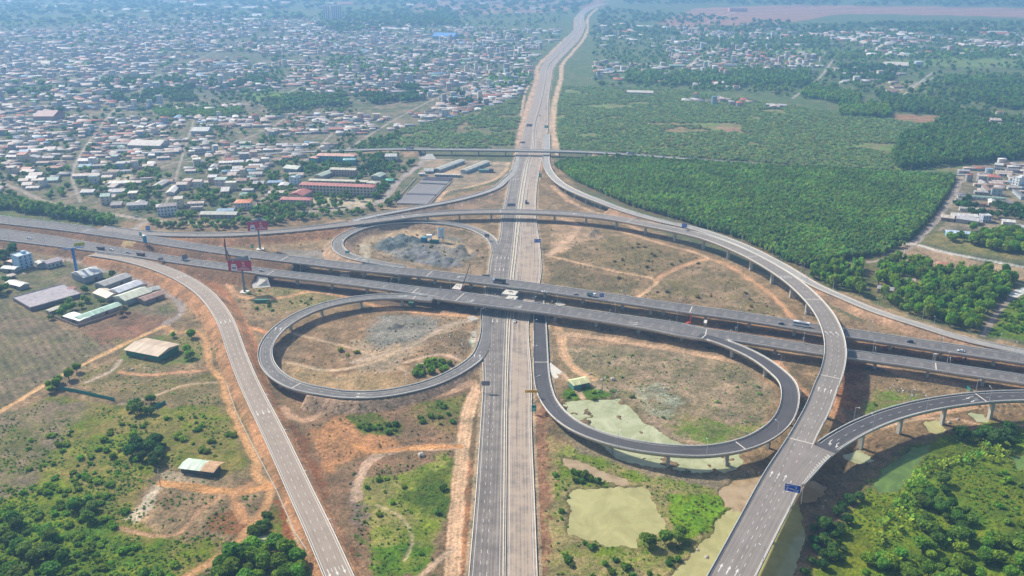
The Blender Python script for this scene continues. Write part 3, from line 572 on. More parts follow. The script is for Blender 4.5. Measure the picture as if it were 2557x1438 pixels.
# gravel stockpiles in the upper loop as real heaps
def heaps(P, n, hmin, hmax, c, sd):
    P = gp(P); rg = np.random.default_rng(sd); xs = [p[0] for p in P]; ys = [p[1] for p in P]; k = 0
    while k < n:
        x0 = rg.uniform(min(xs), max(xs)); y0 = rg.uniform(min(ys), max(ys))
        if not inpoly(np.array([x0]), np.array([y0]), P)[0]: continue
        k += 1; h = rg.uniform(hmin, hmax); rad = h*1.75; b = block(x0-rad, x0+rad, y0-rad, y0+rad); x, y = GX[b], GY[b]
        d = np.hypot(x-x0, y-y0); hh = h*(1-d/rad*1.05)
        m = hh > GZ[b]; GZ[b] = np.where(m, hh, GZ[b]); f = sm(0, .6, hh)[..., None]*rg.uniform(.85, 1)
        CC[b] = CC[b]*(1-f)+np.array(c)*rg.uniform(.85, 1.15)*f
heaps([(945, 622), (965, 600), (1000, 590), (1035, 592), (1042, 606), (1000, 618), (960, 630)], 26, 3, 5.5, (.15, .18, .20), 3)
heaps([(990, 628), (1050, 618), (1110, 640), (1150, 660), (1140, 668), (1060, 660), (1010, 645)], 90, 1.8, 3.4, (.21, .215, .24), 4)
heaps([(1110, 605), (1150, 612), (1160, 640), (1120, 625)], 9, 2, 4, (.20, .19, .19), 5)
heaps([(1460, 578), (1490, 572), (1500, 590), (1470, 600)], 14, 1.2, 2.4, (.20, .17, .14), 6)
heaps([(965, 815), (1000, 812), (1000, 825), (970, 828)], 5, 1.5, 2.5, (.17, .165, .17), 7)
heaps([(2140, 905), (2200, 925), (2180, 935)], 6, 1, 2, (.2, .2, .22), 8)
heaps([(2420, 1005), (2557, 1010), (2557, 1050), (2440, 1045)], 22, .8, 2, (.26, .2, .15), 9)
heaps([(2130, 1105), (2230, 1080), (2290, 1100), (2200, 1160), (2130, 1170)], 26, .6, 1.6, (.24, .17, .12), 10)
heaps([(1350, 1050), (1370, 1060), (1380, 1400), (1352, 1400)], 34, .5, 1.2, (.27, .15, .10), 12)
heaps([(325, 590), (300, 616), (318, 622), (345, 618)], 4, 2, 3.4, (.55, .42, .26), 13)
WATERM = []
POND_Z = -.35
pond_w = []
for q, (lab, P, k) in enumerate(PONDS):
    P = np.array(gp(P)); b = block(P[:, 0].min()-6, P[:, 0].max()+6, P[:, 1].min()-6, P[:, 1].max()+6); x, y = GX[b], GY[b]
    d = segdist(x, y, P, True); d = np.where(inpoly(x, y, P), d, -d)+2.2*fbm(x, y, 9, 3, q)+1.2*fbm(x, y, 3, 2, q)
    if k == 1: d = np.minimum(d, 2.6+6.5*fbm(x, y, 11, 3, 77+q)+4*fbm(x, y, 3.5, 2, 78+q))
    w = sm(-2.2, 1.2, d); GZ[b] = GZ[b]*(1-w)+(-1.1)*w
    f = (sm(-3.5, -.5, d)*.5)[..., None]; CC[b] = CC[b]*(1-f)+np.array((.2, .16, .1))*f
    pond_w.append(P)
CC *= (1+nearf*(.24*fbm(GX, GY, 3.4, 3, 31)+.16*n2))[..., None]
lum = CC.mean(2, keepdims=True); CC = np.clip(lum+(CC-lum)*1.22, .008, .9)*np.where(GY < 1400, .86, .9)[..., None]*np.array((1.0, .985, .95))
idx = (np.arange(nr-1)[:, None]*nc+np.arange(nc-1)[None, :]).ravel()
F = np.stack((idx, idx+1, idx+nc+1, idx+nc), 1)
ground = np_mesh('ground', np.stack((GX.ravel(), GY.ravel(), GZ.ravel()), 1), F.ravel(), np.full(len(F), 4), attr_mat('land', .95, .7, .42, bump=1.3, spot=True), vcol=np.clip(CC.reshape(-1, 3), 0.01, .9))
tag(ground, kind='structure')
ground.data.polygons.foreach_set('use_smooth', np.ones(len(F), bool))
def hz(x, y):
    x = np.asarray(x, float); y = np.asarray(y, float)
    i = np.clip(np.searchsorted(rows, y), 1, nr-1); j = np.clip(np.searchsorted(us, x/y), 1, nc-1)
    fy = (y-rows[i-1])/(rows[i]-rows[i-1]); fu = (x/y-us[j-1])/(us[j]-us[j-1])
    return (GZ[i-1, j-1]*(1-fu)+GZ[i-1, j]*fu)*(1-fy)+(GZ[i, j-1]*(1-fu)+GZ[i, j]*fu)*fy
def hz1(x, y): return float(hz([x], [y])[0])

def water(name, col, col2, ro):
    m = mat(name, col, ro); t = m.node_tree; b = t.nodes['Principled BSDF']; L = t.links.new; g_ = t.nodes.new('ShaderNodeNewGeometry')
    a = t.nodes.new('ShaderNodeTexNoise'); a.inputs['Scale'].default_value = .07; a.inputs['Detail'].default_value = 9; a.inputs['Roughness'].default_value = .68; a.inputs['Distortion'].default_value = 1.2; L(g_.outputs['Position'], a.inputs['Vector'])
    r = t.nodes.new('ShaderNodeValToRGB'); L(a.outputs[0], r.inputs[0]); e = r.color_ramp.elements
    e[0].position = .38; e[0].color = (*[c*.8 for c in col], 1); e[1].position = .62; e[1].color = (*col2, 1); L(r.outputs[0], b.inputs['Base Color'])
    w = t.nodes.new('ShaderNodeTexNoise'); w.inputs['Scale'].default_value = 1.1; w.inputs['Detail'].default_value = 3; L(g_.outputs['Position'], w.inputs['Vector'])
    bp = t.nodes.new('ShaderNodeBump'); bp.inputs['Strength'].default_value = .25; bp.inputs['Distance'].default_value = .06; L(w.outputs[0], bp.inputs['Height']); L(bp.outputs[0], b.inputs['Normal']); return m
wcols = [((.43, .39, .15), (.45, .41, .17), .13), ((.40, .42, .20), (.50, .50, .30), .3), ((.38, .26, .13), (.45, .33, .19), .15), ((.10, .17, .03), (.15, .24, .04), .55)]
for q, (lab, P, k) in enumerate(PONDS):
    Q = pond_w[q]; c = Q.mean(0); Q = c+(Q-c)*1.0+(Q-c)/np.linalg.norm(Q-c, axis=1)[:, None]*5
    m = MB(); m.quad(*[(a, b_, POND_Z+.012*q) for a, b_ in Q])
    o = m.build('pond', _m.get('pond_water_%d' % k) or water('pond_water_%d' % k, *wcols[k])); tag(o, lab, 'pond', kind='structure')

# raster of occupied ground, 2 m cells
OX0, OY0, OC = -2600, 150, 2.0
occ = np.zeros((2600, 3000), bool)
def occ_disc(x, y, r):
    i0 = int((x-r-OX0)/OC); i1 = int((x+r-OX0)/OC)+1; j0 = int((y-r-OY0)/OC); j1 = int((y+r-OY0)/OC)+1
    if i1 < 0 or j1 < 0 or i0 >= 2600 or j0 >= 3000: return
    occ[max(i0, 0):i1, max(j0, 0):j1] = True
def occ_q(x, y):
    i = np.clip(((np.asarray(x)-OX0)/OC).astype(int), 0, 2599); j = np.clip(((np.asarray(y)-OY0)/OC).astype(int), 0, 2999)
    return occ[i, j]
for r in ROADS:
    for i in range(len(r.s)):
        if r.y[i] > 6000: continue
        w = r.w[i]/2+2.0
        for o in np.arange(-w, w+.1, 2): occ_disc(r.x[i]+r.nx[i]*o, r.y[i]+r.ny[i]*o, 1.6)
for P, w, c in DIRT:
    P = np.array(gp(P)); r = catmull(np.column_stack((P, P[:, 0]*0)), 3)[1]
    for x, y, _ in r: occ_disc(x, y, w*.42)
for q in range(len(PONDS)):
    P = pond_w[q]; xs = np.arange(P[:, 0].min(), P[:, 0].max(), 2); ys = np.arange(P[:, 1].min(), P[:, 1].max(), 2)
    X, Y = np.meshgrid(xs, ys); k = inpoly(X, Y, P)
    for x, y in zip(X[k], Y[k]): occ_disc(x, y, 1.2)
# ------------------------------------------------------------ roads
def asphalt(name, c, na=.16, dust=0, c2=(.40, .32, .25), north=False):
    if name in _m: return _m[name]
    m = bpy.data.materials.new(name); m.use_nodes = True; t = m.node_tree; L = t.links.new; b = t.nodes['Principled BSDF']
    b.inputs['Roughness'].default_value = .85; b.inputs['Specular IOR Level'].default_value = .25
    uv = t.nodes.new('ShaderNodeUVMap'); mp = t.nodes.new('ShaderNodeMapping'); mp.inputs['Scale'].default_value = (.008, .9, 1)
    L(uv.outputs[0], mp.inputs[0]); n = t.nodes.new('ShaderNodeTexNoise'); n.inputs['Scale'].default_value = 1; n.inputs['Detail'].default_value = 5
    L(mp.outputs[0], n.inputs['Vector'])
    g2 = t.nodes.new('ShaderNodeNewGeometry'); n2 = t.nodes.new('ShaderNodeTexNoise'); n2.inputs['Scale'].default_value = .09; n2.inputs['Detail'].default_value = 8
    n2.inputs['Roughness'].default_value = .7
    L(g2.outputs['Position'], n2.inputs['Vector'])
    ad = t.nodes.new('ShaderNodeMath'); ad.operation = 'ADD'; L(n.outputs[0], ad.inputs[0]); L(n2.outputs[0], ad.inputs[1])
    r = t.nodes.new('ShaderNodeMapRange'); r.inputs[1].default_value = .7; r.inputs[2].default_value = 1.3; r.inputs[3].default_value = 1-na*1.4; r.inputs[4].default_value = 1+na*1.4
    L(ad.outputs[0], r.inputs[0])
    x = t.nodes.new('ShaderNodeVectorMath'); x.operation = 'SCALE'; x.inputs[0].default_value = c; L(r.outputs[0], x.inputs['Scale'])
    d = t.nodes.new('ShaderNodeMapRange'); d.inputs[1].default_value = 1.12-dust*.35; d.inputs[2].default_value = 1.34-dust*.35; d.inputs[3].default_value = 0; d.inputs[4].default_value = .8*min(1, dust*2)
    L(ad.outputs[0], d.inputs[0]); mx = t.nodes.new('ShaderNodeMix'); mx.data_type = 'RGBA'
    L(d.outputs[0], mx.inputs['Factor']); L(x.outputs[0], mx.inputs['A']); mx.inputs['B'].default_value = (*c2, 1)
    last = mx.outputs['Result']
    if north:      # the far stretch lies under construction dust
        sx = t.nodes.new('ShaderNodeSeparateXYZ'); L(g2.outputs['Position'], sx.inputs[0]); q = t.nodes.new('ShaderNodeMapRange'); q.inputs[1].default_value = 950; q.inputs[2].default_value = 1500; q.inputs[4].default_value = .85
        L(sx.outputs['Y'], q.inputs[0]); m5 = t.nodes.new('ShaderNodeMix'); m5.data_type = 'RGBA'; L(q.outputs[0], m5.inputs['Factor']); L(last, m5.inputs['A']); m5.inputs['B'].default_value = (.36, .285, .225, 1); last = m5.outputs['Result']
    L(last, b.inputs['Base Color']); _m[name] = m; return m
WHITE = mat('road_paint', (.66, .64, .58), .7, 1.5, .12)
CONC = mat('concrete', (.46, .42, .355), .85, .4, .14)
CONCP = mat('parapet_concrete', (.64, .58, .49), .85, .5, .12)
CONCD = mat('pier_concrete', (.46, .44, .37), .85, .3, .15)
STEEL = mat('galvanised_steel', (.42, .44, .46), .5, 1, .1, .4)

def strip_grid(rd, offs, dzs, name, m, parent, org, mask=None, uv=False):
    """sheet along the road through the given offsets (callables of half width)"""
    n = len(rd.s); k = len(offs); hw = rd.w/2
    V = np.stack([np.stack([rd.x+rd.nx*o(hw), rd.y+rd.ny*o(hw), rd.z+dz], 1) for o, dz in zip(offs, dzs)], 1)-np.array(org)
    i = np.arange(n-1); F = []; 
    ok = np.ones(n-1, bool) if mask is None else (mask[:-1] & mask[1:])
    for j in range(k-1):
        F.append(np.stack((i*k+j, i*k+j+1, (i+1)*k+j+1, (i+1)*k+j), 1)[ok][:, ::-1])
    F = np.concatenate(F)
    if not len(F): return None
    o = np_mesh(name, V.reshape(-1, 3), F.ravel(), np.full(len(F), 4), m, parent)
    if uv:
        u = o.data.uv_layers.new(name='UVMap'); vi = F.ravel(); si = vi//k; oi = vi % k
        OF = np.stack([f(hw) for f in offs], 1)
        u.data.foreach_set('uv', np.stack((rd.s[si], OF[si, oi]), 1).astype(np.float32).ravel())
    return o
def sweep(rd, prof, name, m, parent, org, mask=None):
    """closed profile [(side, offset from edge, dz)] swept; side 0 = measured from the middle"""
    n = len(rd.s); k = len(prof); hw = rd.w/2
    V = np.stack([np.stack([rd.x+rd.nx*(sd*hw+o), rd.y+rd.ny*(sd*hw+o), rd.z+dz], 1) for sd, o, dz in prof], 1)-np.array(org)
    ok = np.ones(n, bool) if mask is None else mask
    L = []; T = []
    for i in range(n-1):
        if not (ok[i] and ok[i+1]): continue
        for j in range(k):
            j2 = (j+1) % k; L += [i*k+j, i*k+j2, (i+1)*k+j2, (i+1)*k+j]; T.append(4)
        if i == 0 or not ok[i-1]: L += [i*k+j for j in range(k)][::-1]; T.append(k)
        if i == n-2 or not ok[i+2]: L += [(i+1)*k+j for j in range(k)]; T.append(k)
    if not T: return None
    return np_mesh(name, V.reshape(-1, 3), L, T, m, parent)
class Marks:
    def __init__(s, rd, dz=.09): s.rd = rd; s.V = []; s.L = []; s.T = []; s.dz = dz
    def poly(s, pts):            # pts: (s, offset)
        n = len(s.V)
        for a, o in pts: s.V.append(tuple(s.rd.at(a, o, s.dz)))
        s.L += list(range(n, n+len(pts))); s.T.append(len(pts))
    def line(s, off, a=0, b=None, w=.22, skip=True):
        rd = s.rd; b = rd.s[-1] if b is None else b; q = np.arange(a, b, 4.0)
        if len(q) < 2: return
        O = np.array([off(float(np.interp(t, rd.s, rd.w))/2) for t in q])
        P = np.array([tuple(rd.at(t, o, 0)) for t, o in zip(q, O)])
        bad = inside_other(rd, P, .9) if skip else np.zeros(len(q), bool)
        for i in range(len(q)-1):
            if bad[i] or bad[i+1]: continue
            s.poly([(q[i], O[i]-w/2), (q[i+1], O[i+1]-w/2), (q[i+1], O[i+1]+w/2), (q[i], O[i]+w/2)])
    def dash(s, off, a=0, b=None, ln=2.6, gap=5.4, w=.19):
        rd = s.rd; b = rd.s[-1] if b is None else b; q = np.arange(a, b-ln, ln+gap)
        O = [off(float(np.interp(t, rd.s, rd.w))/2) for t in q]
        P = np.array([tuple(rd.at(t, o, 0)) for t, o in zip(q, O)])
        if not len(P): return
        bad = inside_other(rd, P, .5)
        for t, o, k in zip(q, O, bad):
            if not k: s.poly([(t, o-w/2), (t+ln, o-w/2), (t+ln, o+w/2), (t, o+w/2)])
    def arrow(s, t, o, d=1, kind='s', sc=1.0):
        f = lambda L: s.poly([(t+d*a*sc, o+c*sc*d) for a, c in L])
        if kind == 's':
            f([(0, -.16), (3.4, -.16), (3.4, .16), (0, .16)]); f([(3.4, -.6), (5.6, 0), (3.4, .6)])
        else:
            k = 1 if kind == 'l' else -1
            f([(0, -.16), (2.4, -.16), (2.4, .16), (0, .16)]); f([(2.4, -.16*k), (4.2, .8*k), (4.0, 1.15*k), (2.4, .3*k)]); f([(3.2, 1.5*k), (5.4, 1.25*k), (4.6, .35*k)])
    def hatch(s, a, b, o0, o1, w0, w1, n):
        for i in range(n):
            f = i/n; t = a+(b-a)*f; w = w0+(w1-w0)*f; o = o0+(o1-o0)*f
            s.poly([(t, o-w/2), (t+.5, o-w/2), (t+1.9, o+w/2), (t+1.4, o+w/2)])
    def build(s, parent, org):
        V = np.array(s.V)-np.array(org)
        # all markings face up
        L = []; i = 0
        for k in s.T:
            q = s.L[i:i+k]; i += k; A = V[q]; c = sum((A[j][0]*A[(j+1) % k][1]-A[(j+1) % k][0]*A[j][1]) for j in range(k))
            L += q if c > 0 else q[::-1]
        return np_mesh('lane_marking', V, L, s.T, WHITE, parent)

def make_road(rd, name, label, cat, mcol, lanes, elev=True, struct=False, pier=33, phase=0, joints=(), arrows=(), edge=.9, par=(1, 1), hatches=(), merge=1.0, hammer=False, pier_w=2.2):
    org = (float(rd.x[0]), float(rd.y[0]), 0)
    if struct:
        root = strip_grid(rd, [lambda h: -h-.6, lambda h: -h-.15, lambda h: h+.15, lambda h: h+.6], [-1.2, .0, .0, -1.2], name, CONC, None, (0, 0, 0)); tag(root, label, cat, kind='structure'); org = (0, 0, 0)
    else:
        root = thing(name, label, cat, org)
    dz = .05+.012*rd.i
    pv = strip_grid(rd, [lambda h: -h, lambda h: -h*.5, lambda h: h*0, lambda h: h*.5, lambda h: h], [dz]*5, 'pavement', mcol, root, org, uv=True)
    br = rd.e < .5
    bd = br.copy(); bd[1:] |= br[:-1]; bd[:-1] |= br[1:]
    if bd.any():
        sweep(rd, [(-1, 0, 0), (-1, 0, -.5), (-1, 1.0, -.6), (-1, 1.3, -1.95), (1, -1.3, -1.95), (1, -1.0, -.6), (1, 0, -.5), (1, 0, 0)], 'deck', CONC, root, org, bd)
    if elev:
        for sd in (-1, 1):
            if not par[0 if sd < 0 else 1]: continue
            e = np.stack([rd.x+rd.nx*sd*(rd.w/2-.2), rd.y+rd.ny*sd*(rd.w/2-.2), rd.z], 1)
            ok = ~inside_other(rd, e, .0)
            p = sweep(rd, [(sd, -.42*sd, 0), (sd, -.3*sd, .75), (sd, -.05*sd, .75), (sd, .04*sd, -.1)], 'parapet', CONCP, root, org, ok & bd if not (~bd).any() else ok)
            r_ = sweep(rd, [(sd, -.26*sd, 1.0), (sd, -.26*sd, 1.12), (sd, -.1*sd, 1.12), (sd, -.1*sd, 1.0)], 'railing', mat('rail_white', (.7, .7, .68), .5), root, org, ok)
    mk = Marks(rd, dz+.03)
    for sd in (-1, 1): mk.line(lambda h, sd=sd: sd*(h-edge))
    for l in lanes:
        f, a, b = (l if isinstance(l, tuple) else (l, 0, None))
        mk.dash(lambda h, f=f: f*(h-edge), a=(0 if not a else rd.sp(*a)), b=(None if not b else rd.sp(*b)))
    for X, Y, offs, d, kind in arrows:
        t = rd.sp(X, Y)
        for o in offs: mk.arrow(t, o, d, kind, 1.15)
    for hh in hatches: mk.hatch(rd.sp(*hh[0]), rd.sp(*hh[1]), *hh[2:])
    mk.build(root, org)
    for X, Y in joints:
        t = rd.sp(X, Y); h = float(np.interp(t, rd.s, rd.w))/2-.45; m = MB()
        a, b, c, d = rd.at(t, -h, dz+.05), rd.at(t+.7, -h, dz+.05), rd.at(t+.7, h, dz+.05), rd.at(t, h, dz+.05)
        m.quad(a, b, c, d); m.build('expansion_joint', CONCP, root, org)
    if pier and br.any():
        i = 0; t = phase; N = 0
        while t < rd.s[-1]:
            e = float(np.interp(t, rd.s, rd.e)); P = rd.at(t)
            if e < .3 and prj(*P)[0] < 2640:
                bad = False
                for q in ROADS:
                    if q is rd: continue
                    d = np.hypot(q.x-P.x, q.y-P.y); k = d.argmin()
                    if d[k] < q.w[k]/2+1.5 and q.z[k] < P.z+.5: bad = True
                    if d[k] < q.w[k]/2 and abs(q.z[k]-P.z) < 2 and q.i < rd.i: bad = True
                if not bad:
                    gz = hz1(P.x, P.y); w = float(np.interp(t, rd.s, rd.w)); a = rd.ang(t); top = P.z-1.95; m = MB()
                    lx, ly = P.x-org[0], P.y-org[1]
                    if gz < top-1.5:
                        m.box(lx, ly, gz-2, 1.9, pier_w if w < 14 else pier_w*1.5, top-1.3-gz+2, a)
                        pr = m.build('pier', CONCD, root)
                        m = MB(); m.box(lx, ly, top-1.3, 2.1, pier_w*1.25, 1.3, a, 1.05, (w*.8)/(pier_w*1.25) if hammer or w > 12 else 1.9)
                        m.build('pier_cap', CONCD, pr)
            t += pier
    return root
ASP = asphalt('asphalt_worn', (.19, .175, .155), .18, .25, (.33, .28, .23)); NEWA = asphalt('asphalt_new', (.085, .08, .082), .18, .0)
ASPB = asphalt('asphalt_brown', (.33, .265, .21), .14, .2, (.30, .25, .21)); DUST = asphalt('asphalt_dusty', (.27, .225, .185), .16, .8, (.44, .34, .255))
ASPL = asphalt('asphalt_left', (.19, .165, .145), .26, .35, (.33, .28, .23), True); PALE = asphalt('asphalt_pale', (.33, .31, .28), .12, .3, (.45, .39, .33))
NEWB = asphalt('asphalt_dark', (.155, .142, .135), .22, .1, (.2, .18, .16))
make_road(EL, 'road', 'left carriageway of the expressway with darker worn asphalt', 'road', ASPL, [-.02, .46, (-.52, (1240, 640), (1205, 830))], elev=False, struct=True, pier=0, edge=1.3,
    arrows=[(1247, 640, [3.8, .3, -3.2, -6.5], -1, 's'), (1240, 668, [3.8, .3, -3.2], -1, 's'), (1235, 795, [5, 1.5, -2], -1, 's'), (1305, 385, [2, -2], -1, 's'), (1290, 422, [3, 0, -3], -1, 's'), (1283, 445, [3, 0, -3], -1, 's')])
make_road(ER, 'road', 'right carriageway of the expressway covered in pale dust', 'road', DUST, [(-.34, (1310, 1080), (1300, 1500)), (.2, (1310, 1180), (1300, 1500))], elev=False, struct=True, pier=0, edge=1.3)
make_road(V1, 'viaduct', 'far one of the two parallel dark viaducts crossing the expressway, carrying the white bus', 'viaduct', NEWB, [-.33, .33, 0], joints=[(1066, 684), (706, 645), (1730, 775), (2100, 830)], phase=12, hammer=True,
    arrows=[(1153, 693, [2, 4], -1, 'l'), (225, 578, [-3, 0, 3], -1, 's')], hatches=[((360, 594), (290, 586), 5.5, 5.5, .6, 2.2, 16)])
make_road(V2, 'viaduct', 'near one of the two parallel viaducts crossing the expressway, with both loops tied into it', 'viaduct', NEWB, [-.33, .33, 0], joints=[(1150, 743), (670, 681), (1758, 834), (1033, 727), (2335, 914)], phase=20, hammer=True,
    arrows=[(1170, 747, [-3, -6], 1, 'l'), (1290, 764, [-2, -5], 1, 'l'), (1575, 803, [-2, -5], 1, 'l')], hatches=[((1040, 725), (1120, 738), -4.2, -5.5, 2.2, .7, 22)])
make_road(FL, 'flyover', 'long curved three lane flyover sweeping from upper left over both viaducts to the bottom right', 'flyover', asphalt('asphalt_flyover', (.24, .21, .185), .15, .2, (.27, .25, .22)), [-.33, .33, (0, (1950, 1205), (1790, 1510))], joints=[(1253, 528.5), (1567, 551), (1880, 641), (2029, 745), (2073, 940), (1996, 1103), (1008, 540)], phase=4, pier=34, pier_w=2.4,
    arrows=[(1960, 693+20, [-3, 0, 3], -1, 'l'), (2084, 838, [-3.6, 0, 3.6], -1, 'l'), (2060, 985, [-3.6, 0, 3.6], -1, 's'), (1946, 1195, [-6.3, -2.8, .7, 4.2], -1, 's'), (1800, 1428, [-6, -2.5, 1], -1, 's'), (1440, 535, [1.5, 3.5], -1, 'l'), (1030, 538, [1.5, 3.5], 1, 's')])
make_road(MR, 'flyover', 'dark curved flyover joining from the right edge into the lower end of the long flyover', 'flyover', NEWA, [0], joints=[(2457, 993), (2063, 1119)], phase=20, pier_w=2.4, arrows=[(2430, 995, [-2, 2], 1, 'l'), (2085, 1100, [-2, 2], 1, 'l')], edge=1.6)
make_road(MJ, 'flyover_junction', 'short widened deck where the dark right flyover meets the long flyover', 'flyover', _m['asphalt_flyover'], [0], pier=0, edge=1.6, hatches=[((2052, 1128), (1996, 1195), 4.6, 2.6, 2.4, .3, 12)])
make_road(LR, 'loop_ramp', 'new dark loop ramp above the green water at lower right', 'ramp', NEWA, [], joints=[(1841, 1115), (1345, 905), (1757, 839)], phase=8, edge=.8)
make_road(ML, 'loop_ramp', 'large loop ramp left of the expressway around the grey gravel yard', 'ramp', asphalt('asphalt_loop', (.165, .155, .145), .16, .25, (.33, .28, .24)), [0], joints=[(737, 963), (1033, 742)], phase=14,
    arrows=[(690, 829, [2, -2], 1, 'l'), (915, 985, [2, -2], 1, 's'), (1190, 893, [2, -2], -1, 'l'), (1000, 741, [2, 0], 1, 'l')], edge=1.4)
make_road(UO, 'loop_ramp', 'upper loop ramp curling around the batching plant and gravel heaps', 'ramp', ASP, [0], joints=[(893, 646)], pier=0, arrows=[(1048, 555, [1.5], -1, 'l'), (855, 600, [2], 1, 'l'), (918, 656, [2, 0], -1, 's')], edge=1.4)
make_road(RL, 'ramp', 'straight brown asphalt ramp on an earth bank running to the bottom left of centre', 'ramp', ASPB, [-.33, .33], pier=0, arrows=[(443, 683, [-3.4, 0, 3.4], 1, 'l'), (553, 803, [-3.4, 0, 3.4], 1, 's'), (658, 1022, [-3.4, 0, 3.4], 1, 's'), (838, 1420, [-3.4, 0, 3.4], 1, 's')],
    edge=1.2, hatches=[((360, 660), (300, 646), 5.6, 5.6, .6, 2.4, 14)])
make_road(UR, 'ramp', 'narrow pale ramp behind the long flyover along the edge of the plantation', 'ramp', PALE, [], pier=25, phase=6, edge=1, joints=[(1556, 526)])
make_road(UL, 'ramp', 'ramp leaving the expressway toward upper left beneath the overpass', 'ramp', PALE, [0], pier=0, edge=1)
make_road(OV, 'overpass', 'narrow straight overpass crossing the expressway in the distance', 'overpass', PALE, [0], pier=38, phase=18, edge=.8)
# median of the expressway
for a0, b0, w0 in ((.5, .5, 1),):
    n = min(len(EL.s), len(ER.s)); ys = np.linspace(g(0, 1500)[1], g(0, 25)[1], 900)
    xl = np.interp(ys, EL.y, EL.x-np.sign(EL.ty)*EL.nx*EL.w/2*np.sign(EL.nx)*-1*np.sign(EL.ty)); 
    eL = EL.off(-EL.w/2); eR = ER.off(ER.w/2)
    x1 = np.interp(ys, eL[:, 1], eL[:, 0]); x2 = np.interp(ys, eR[:, 1], eR[:, 0]); k = x2 > x1+.3
    V = np.concatenate((np.stack((x1, ys, ys*0+.83), 1), np.stack((x2, ys, ys*0+.83), 1))); N = len(ys)
    F = [(i, i+N, i+1+N, i+1) for i in range(N-1) if k[i] and k[i+1]]
    o = np_mesh('median', V, np.array(F).ravel(), np.full(len(F), 4), mat('median_sand', (.47, .40, .31), .9, .3, .22)); tag(o, 'sandy concrete median strip between the two carriageways', 'median', kind='structure')
    m = MB()
    for off, nm in ((.25, 'l'), (.75, 'r')):
        for i in range(0, N-1):
            if not (k[i] and k[i+1]): continue
            xa = x1[i]+(x2[i]-x1[i])*off; xb = x1[i+1]+(x2[i+1]-x1[i+1])*off; w = .22
            a = len(m.v); m.v += [(xa-w, ys[i], .8), (xa+w, ys[i], .8), (xa+w*.5, ys[i], 1.6), (xa-w*.5, ys[i], 1.6), (xb-w, ys[i+1], .8), (xb+w, ys[i+1], .8), (xb+w*.5, ys[i+1], 1.6), (xb-w*.5, ys[i+1], 1.6)]
            m.f += [(a, a+3, a+7, a+4), (a+3, a+2, a+6, a+7), (a+2, a+1, a+5, a+6)]
    o = m.build('crash_barrier', CONCP); tag(o, 'pair of pale concrete crash barriers along the expressway median', 'barrier')
# thin concrete kerbs and guard rails of the expressway edges
for rd, sd, nm, lab in ((EL, 1, 'kerb', 'pale concrete kerb along the left edge of the expressway'), (ER, -1, 'kerb', 'pale concrete kerb along the right edge of the expressway')):
    e = rd.off(sd*(rd.w/2+.3)); ok = ~inside_other(rd, e, -.6)
    o = sweep(rd, [(sd, .1, -.2), (sd, .1, .35), (sd, .1+.45*sd, .35), (sd, .1+.45*sd, -.2)], nm, CONCP, None, (0, 0, 0), ok); tag(o, lab, 'kerb', kind='structure')
# ------------------------------------------------------------ plants
LEAF = attr_mat('foliage', .75, .9, .25, objcol=True, transl=.5)
BARK = mat('bark', (.16, .12, .09), .9)
def crown_arrays(sd, n, leaf, lobes=7, flat=.78, spread=.55, core=True, spiky=0):
    """leaf faces spread over several lobes; returns verts (m,3), quads, per face brightness"""
    rg = np.random.default_rng(sd); V = []; B = []
    lc = rg.normal(size=(lobes, 3)); lc /= np.linalg.norm(lc, axis=1)[:, None]; lc *= rg.uniform(.25, spread, (lobes, 1)); lc[:, 2] = lc[:, 2]*flat
    lr = rg.uniform(.38, .58, lobes); lb = rg.uniform(.82, 1.2, lobes)
    Q = []; nv = 0
    if core:
        for c, r_ in zip(lc, lr*.86):
            P = np.array([(1, 0, 0), (.5, .8, .1), (-.5, .85, 0), (-1, 0, .1), (-.5, -.85, 0), (.5, -.85, 0), (.1, 0, .95), (0, .1, -.9)])*r_
            P *= rg.uniform(.85, 1.1, (8, 1)); V.append(P*(1, 1, flat+.1)+c)
            for i in range(6):
                j = (i+1) % 6; Q.append((nv+i, nv+j, nv+6, nv+6)); Q.append((nv+j, nv+i, nv+7, nv+7))
            nv += 8; B += [.8]*12
    k = rg.integers(0, lobes, n*2); d = rg.normal(size=(n*2, 3)); d /= np.linalg.norm(d, axis=1)[:, None]
    P = lc[k]+d*(lr[k]*rg.uniform(.82, 1.12, n*2))[:, None]
    dist = np.linalg.norm(P[:, None]-lc[None], axis=2)/lr[None]; dist[np.arange(n*2), k] = 9
    keep = np.where(dist.min(1) > .8)[0][:n]
    P = P[keep]; d = d[keep]; k = k[keep]
    nn = d+rg.normal(size=d.shape)*.55; nn /= np.linalg.norm(nn, axis=1)[:, None]
    a = np.cross(nn, rg.normal(size=nn.shape)); a /= np.linalg.norm(a, axis=1)[:, None]; b = np.cross(nn, a)
    s1 = leaf*rg.uniform(.6, 1.25, (len(P), 1)); s2 = s1*rg.uniform(.5, .9, (len(P), 1))
    P = P*(1, 1, flat+.1)
    q = np.stack((P-a*s1-b*s2*.6, P+a*s1*.8-b*s2, P+a*s1+b*s2*.7, P-a*s1*.7+b*s2), 1).reshape(-1, 3)
    V.append(q); Q += [(nv+4*i, nv+4*i+1, nv+4*i+2, nv+4*i+3) for i in range(len(P))]
    B += list(lb[k]*rg.uniform(.75, 1.3, len(P)))
    V = np.concatenate(V); V[:, 2] -= V[:, 2].min(); V[:, 2] /= V[:, 2].max()
    return V, np.array(Q), np.array(B)
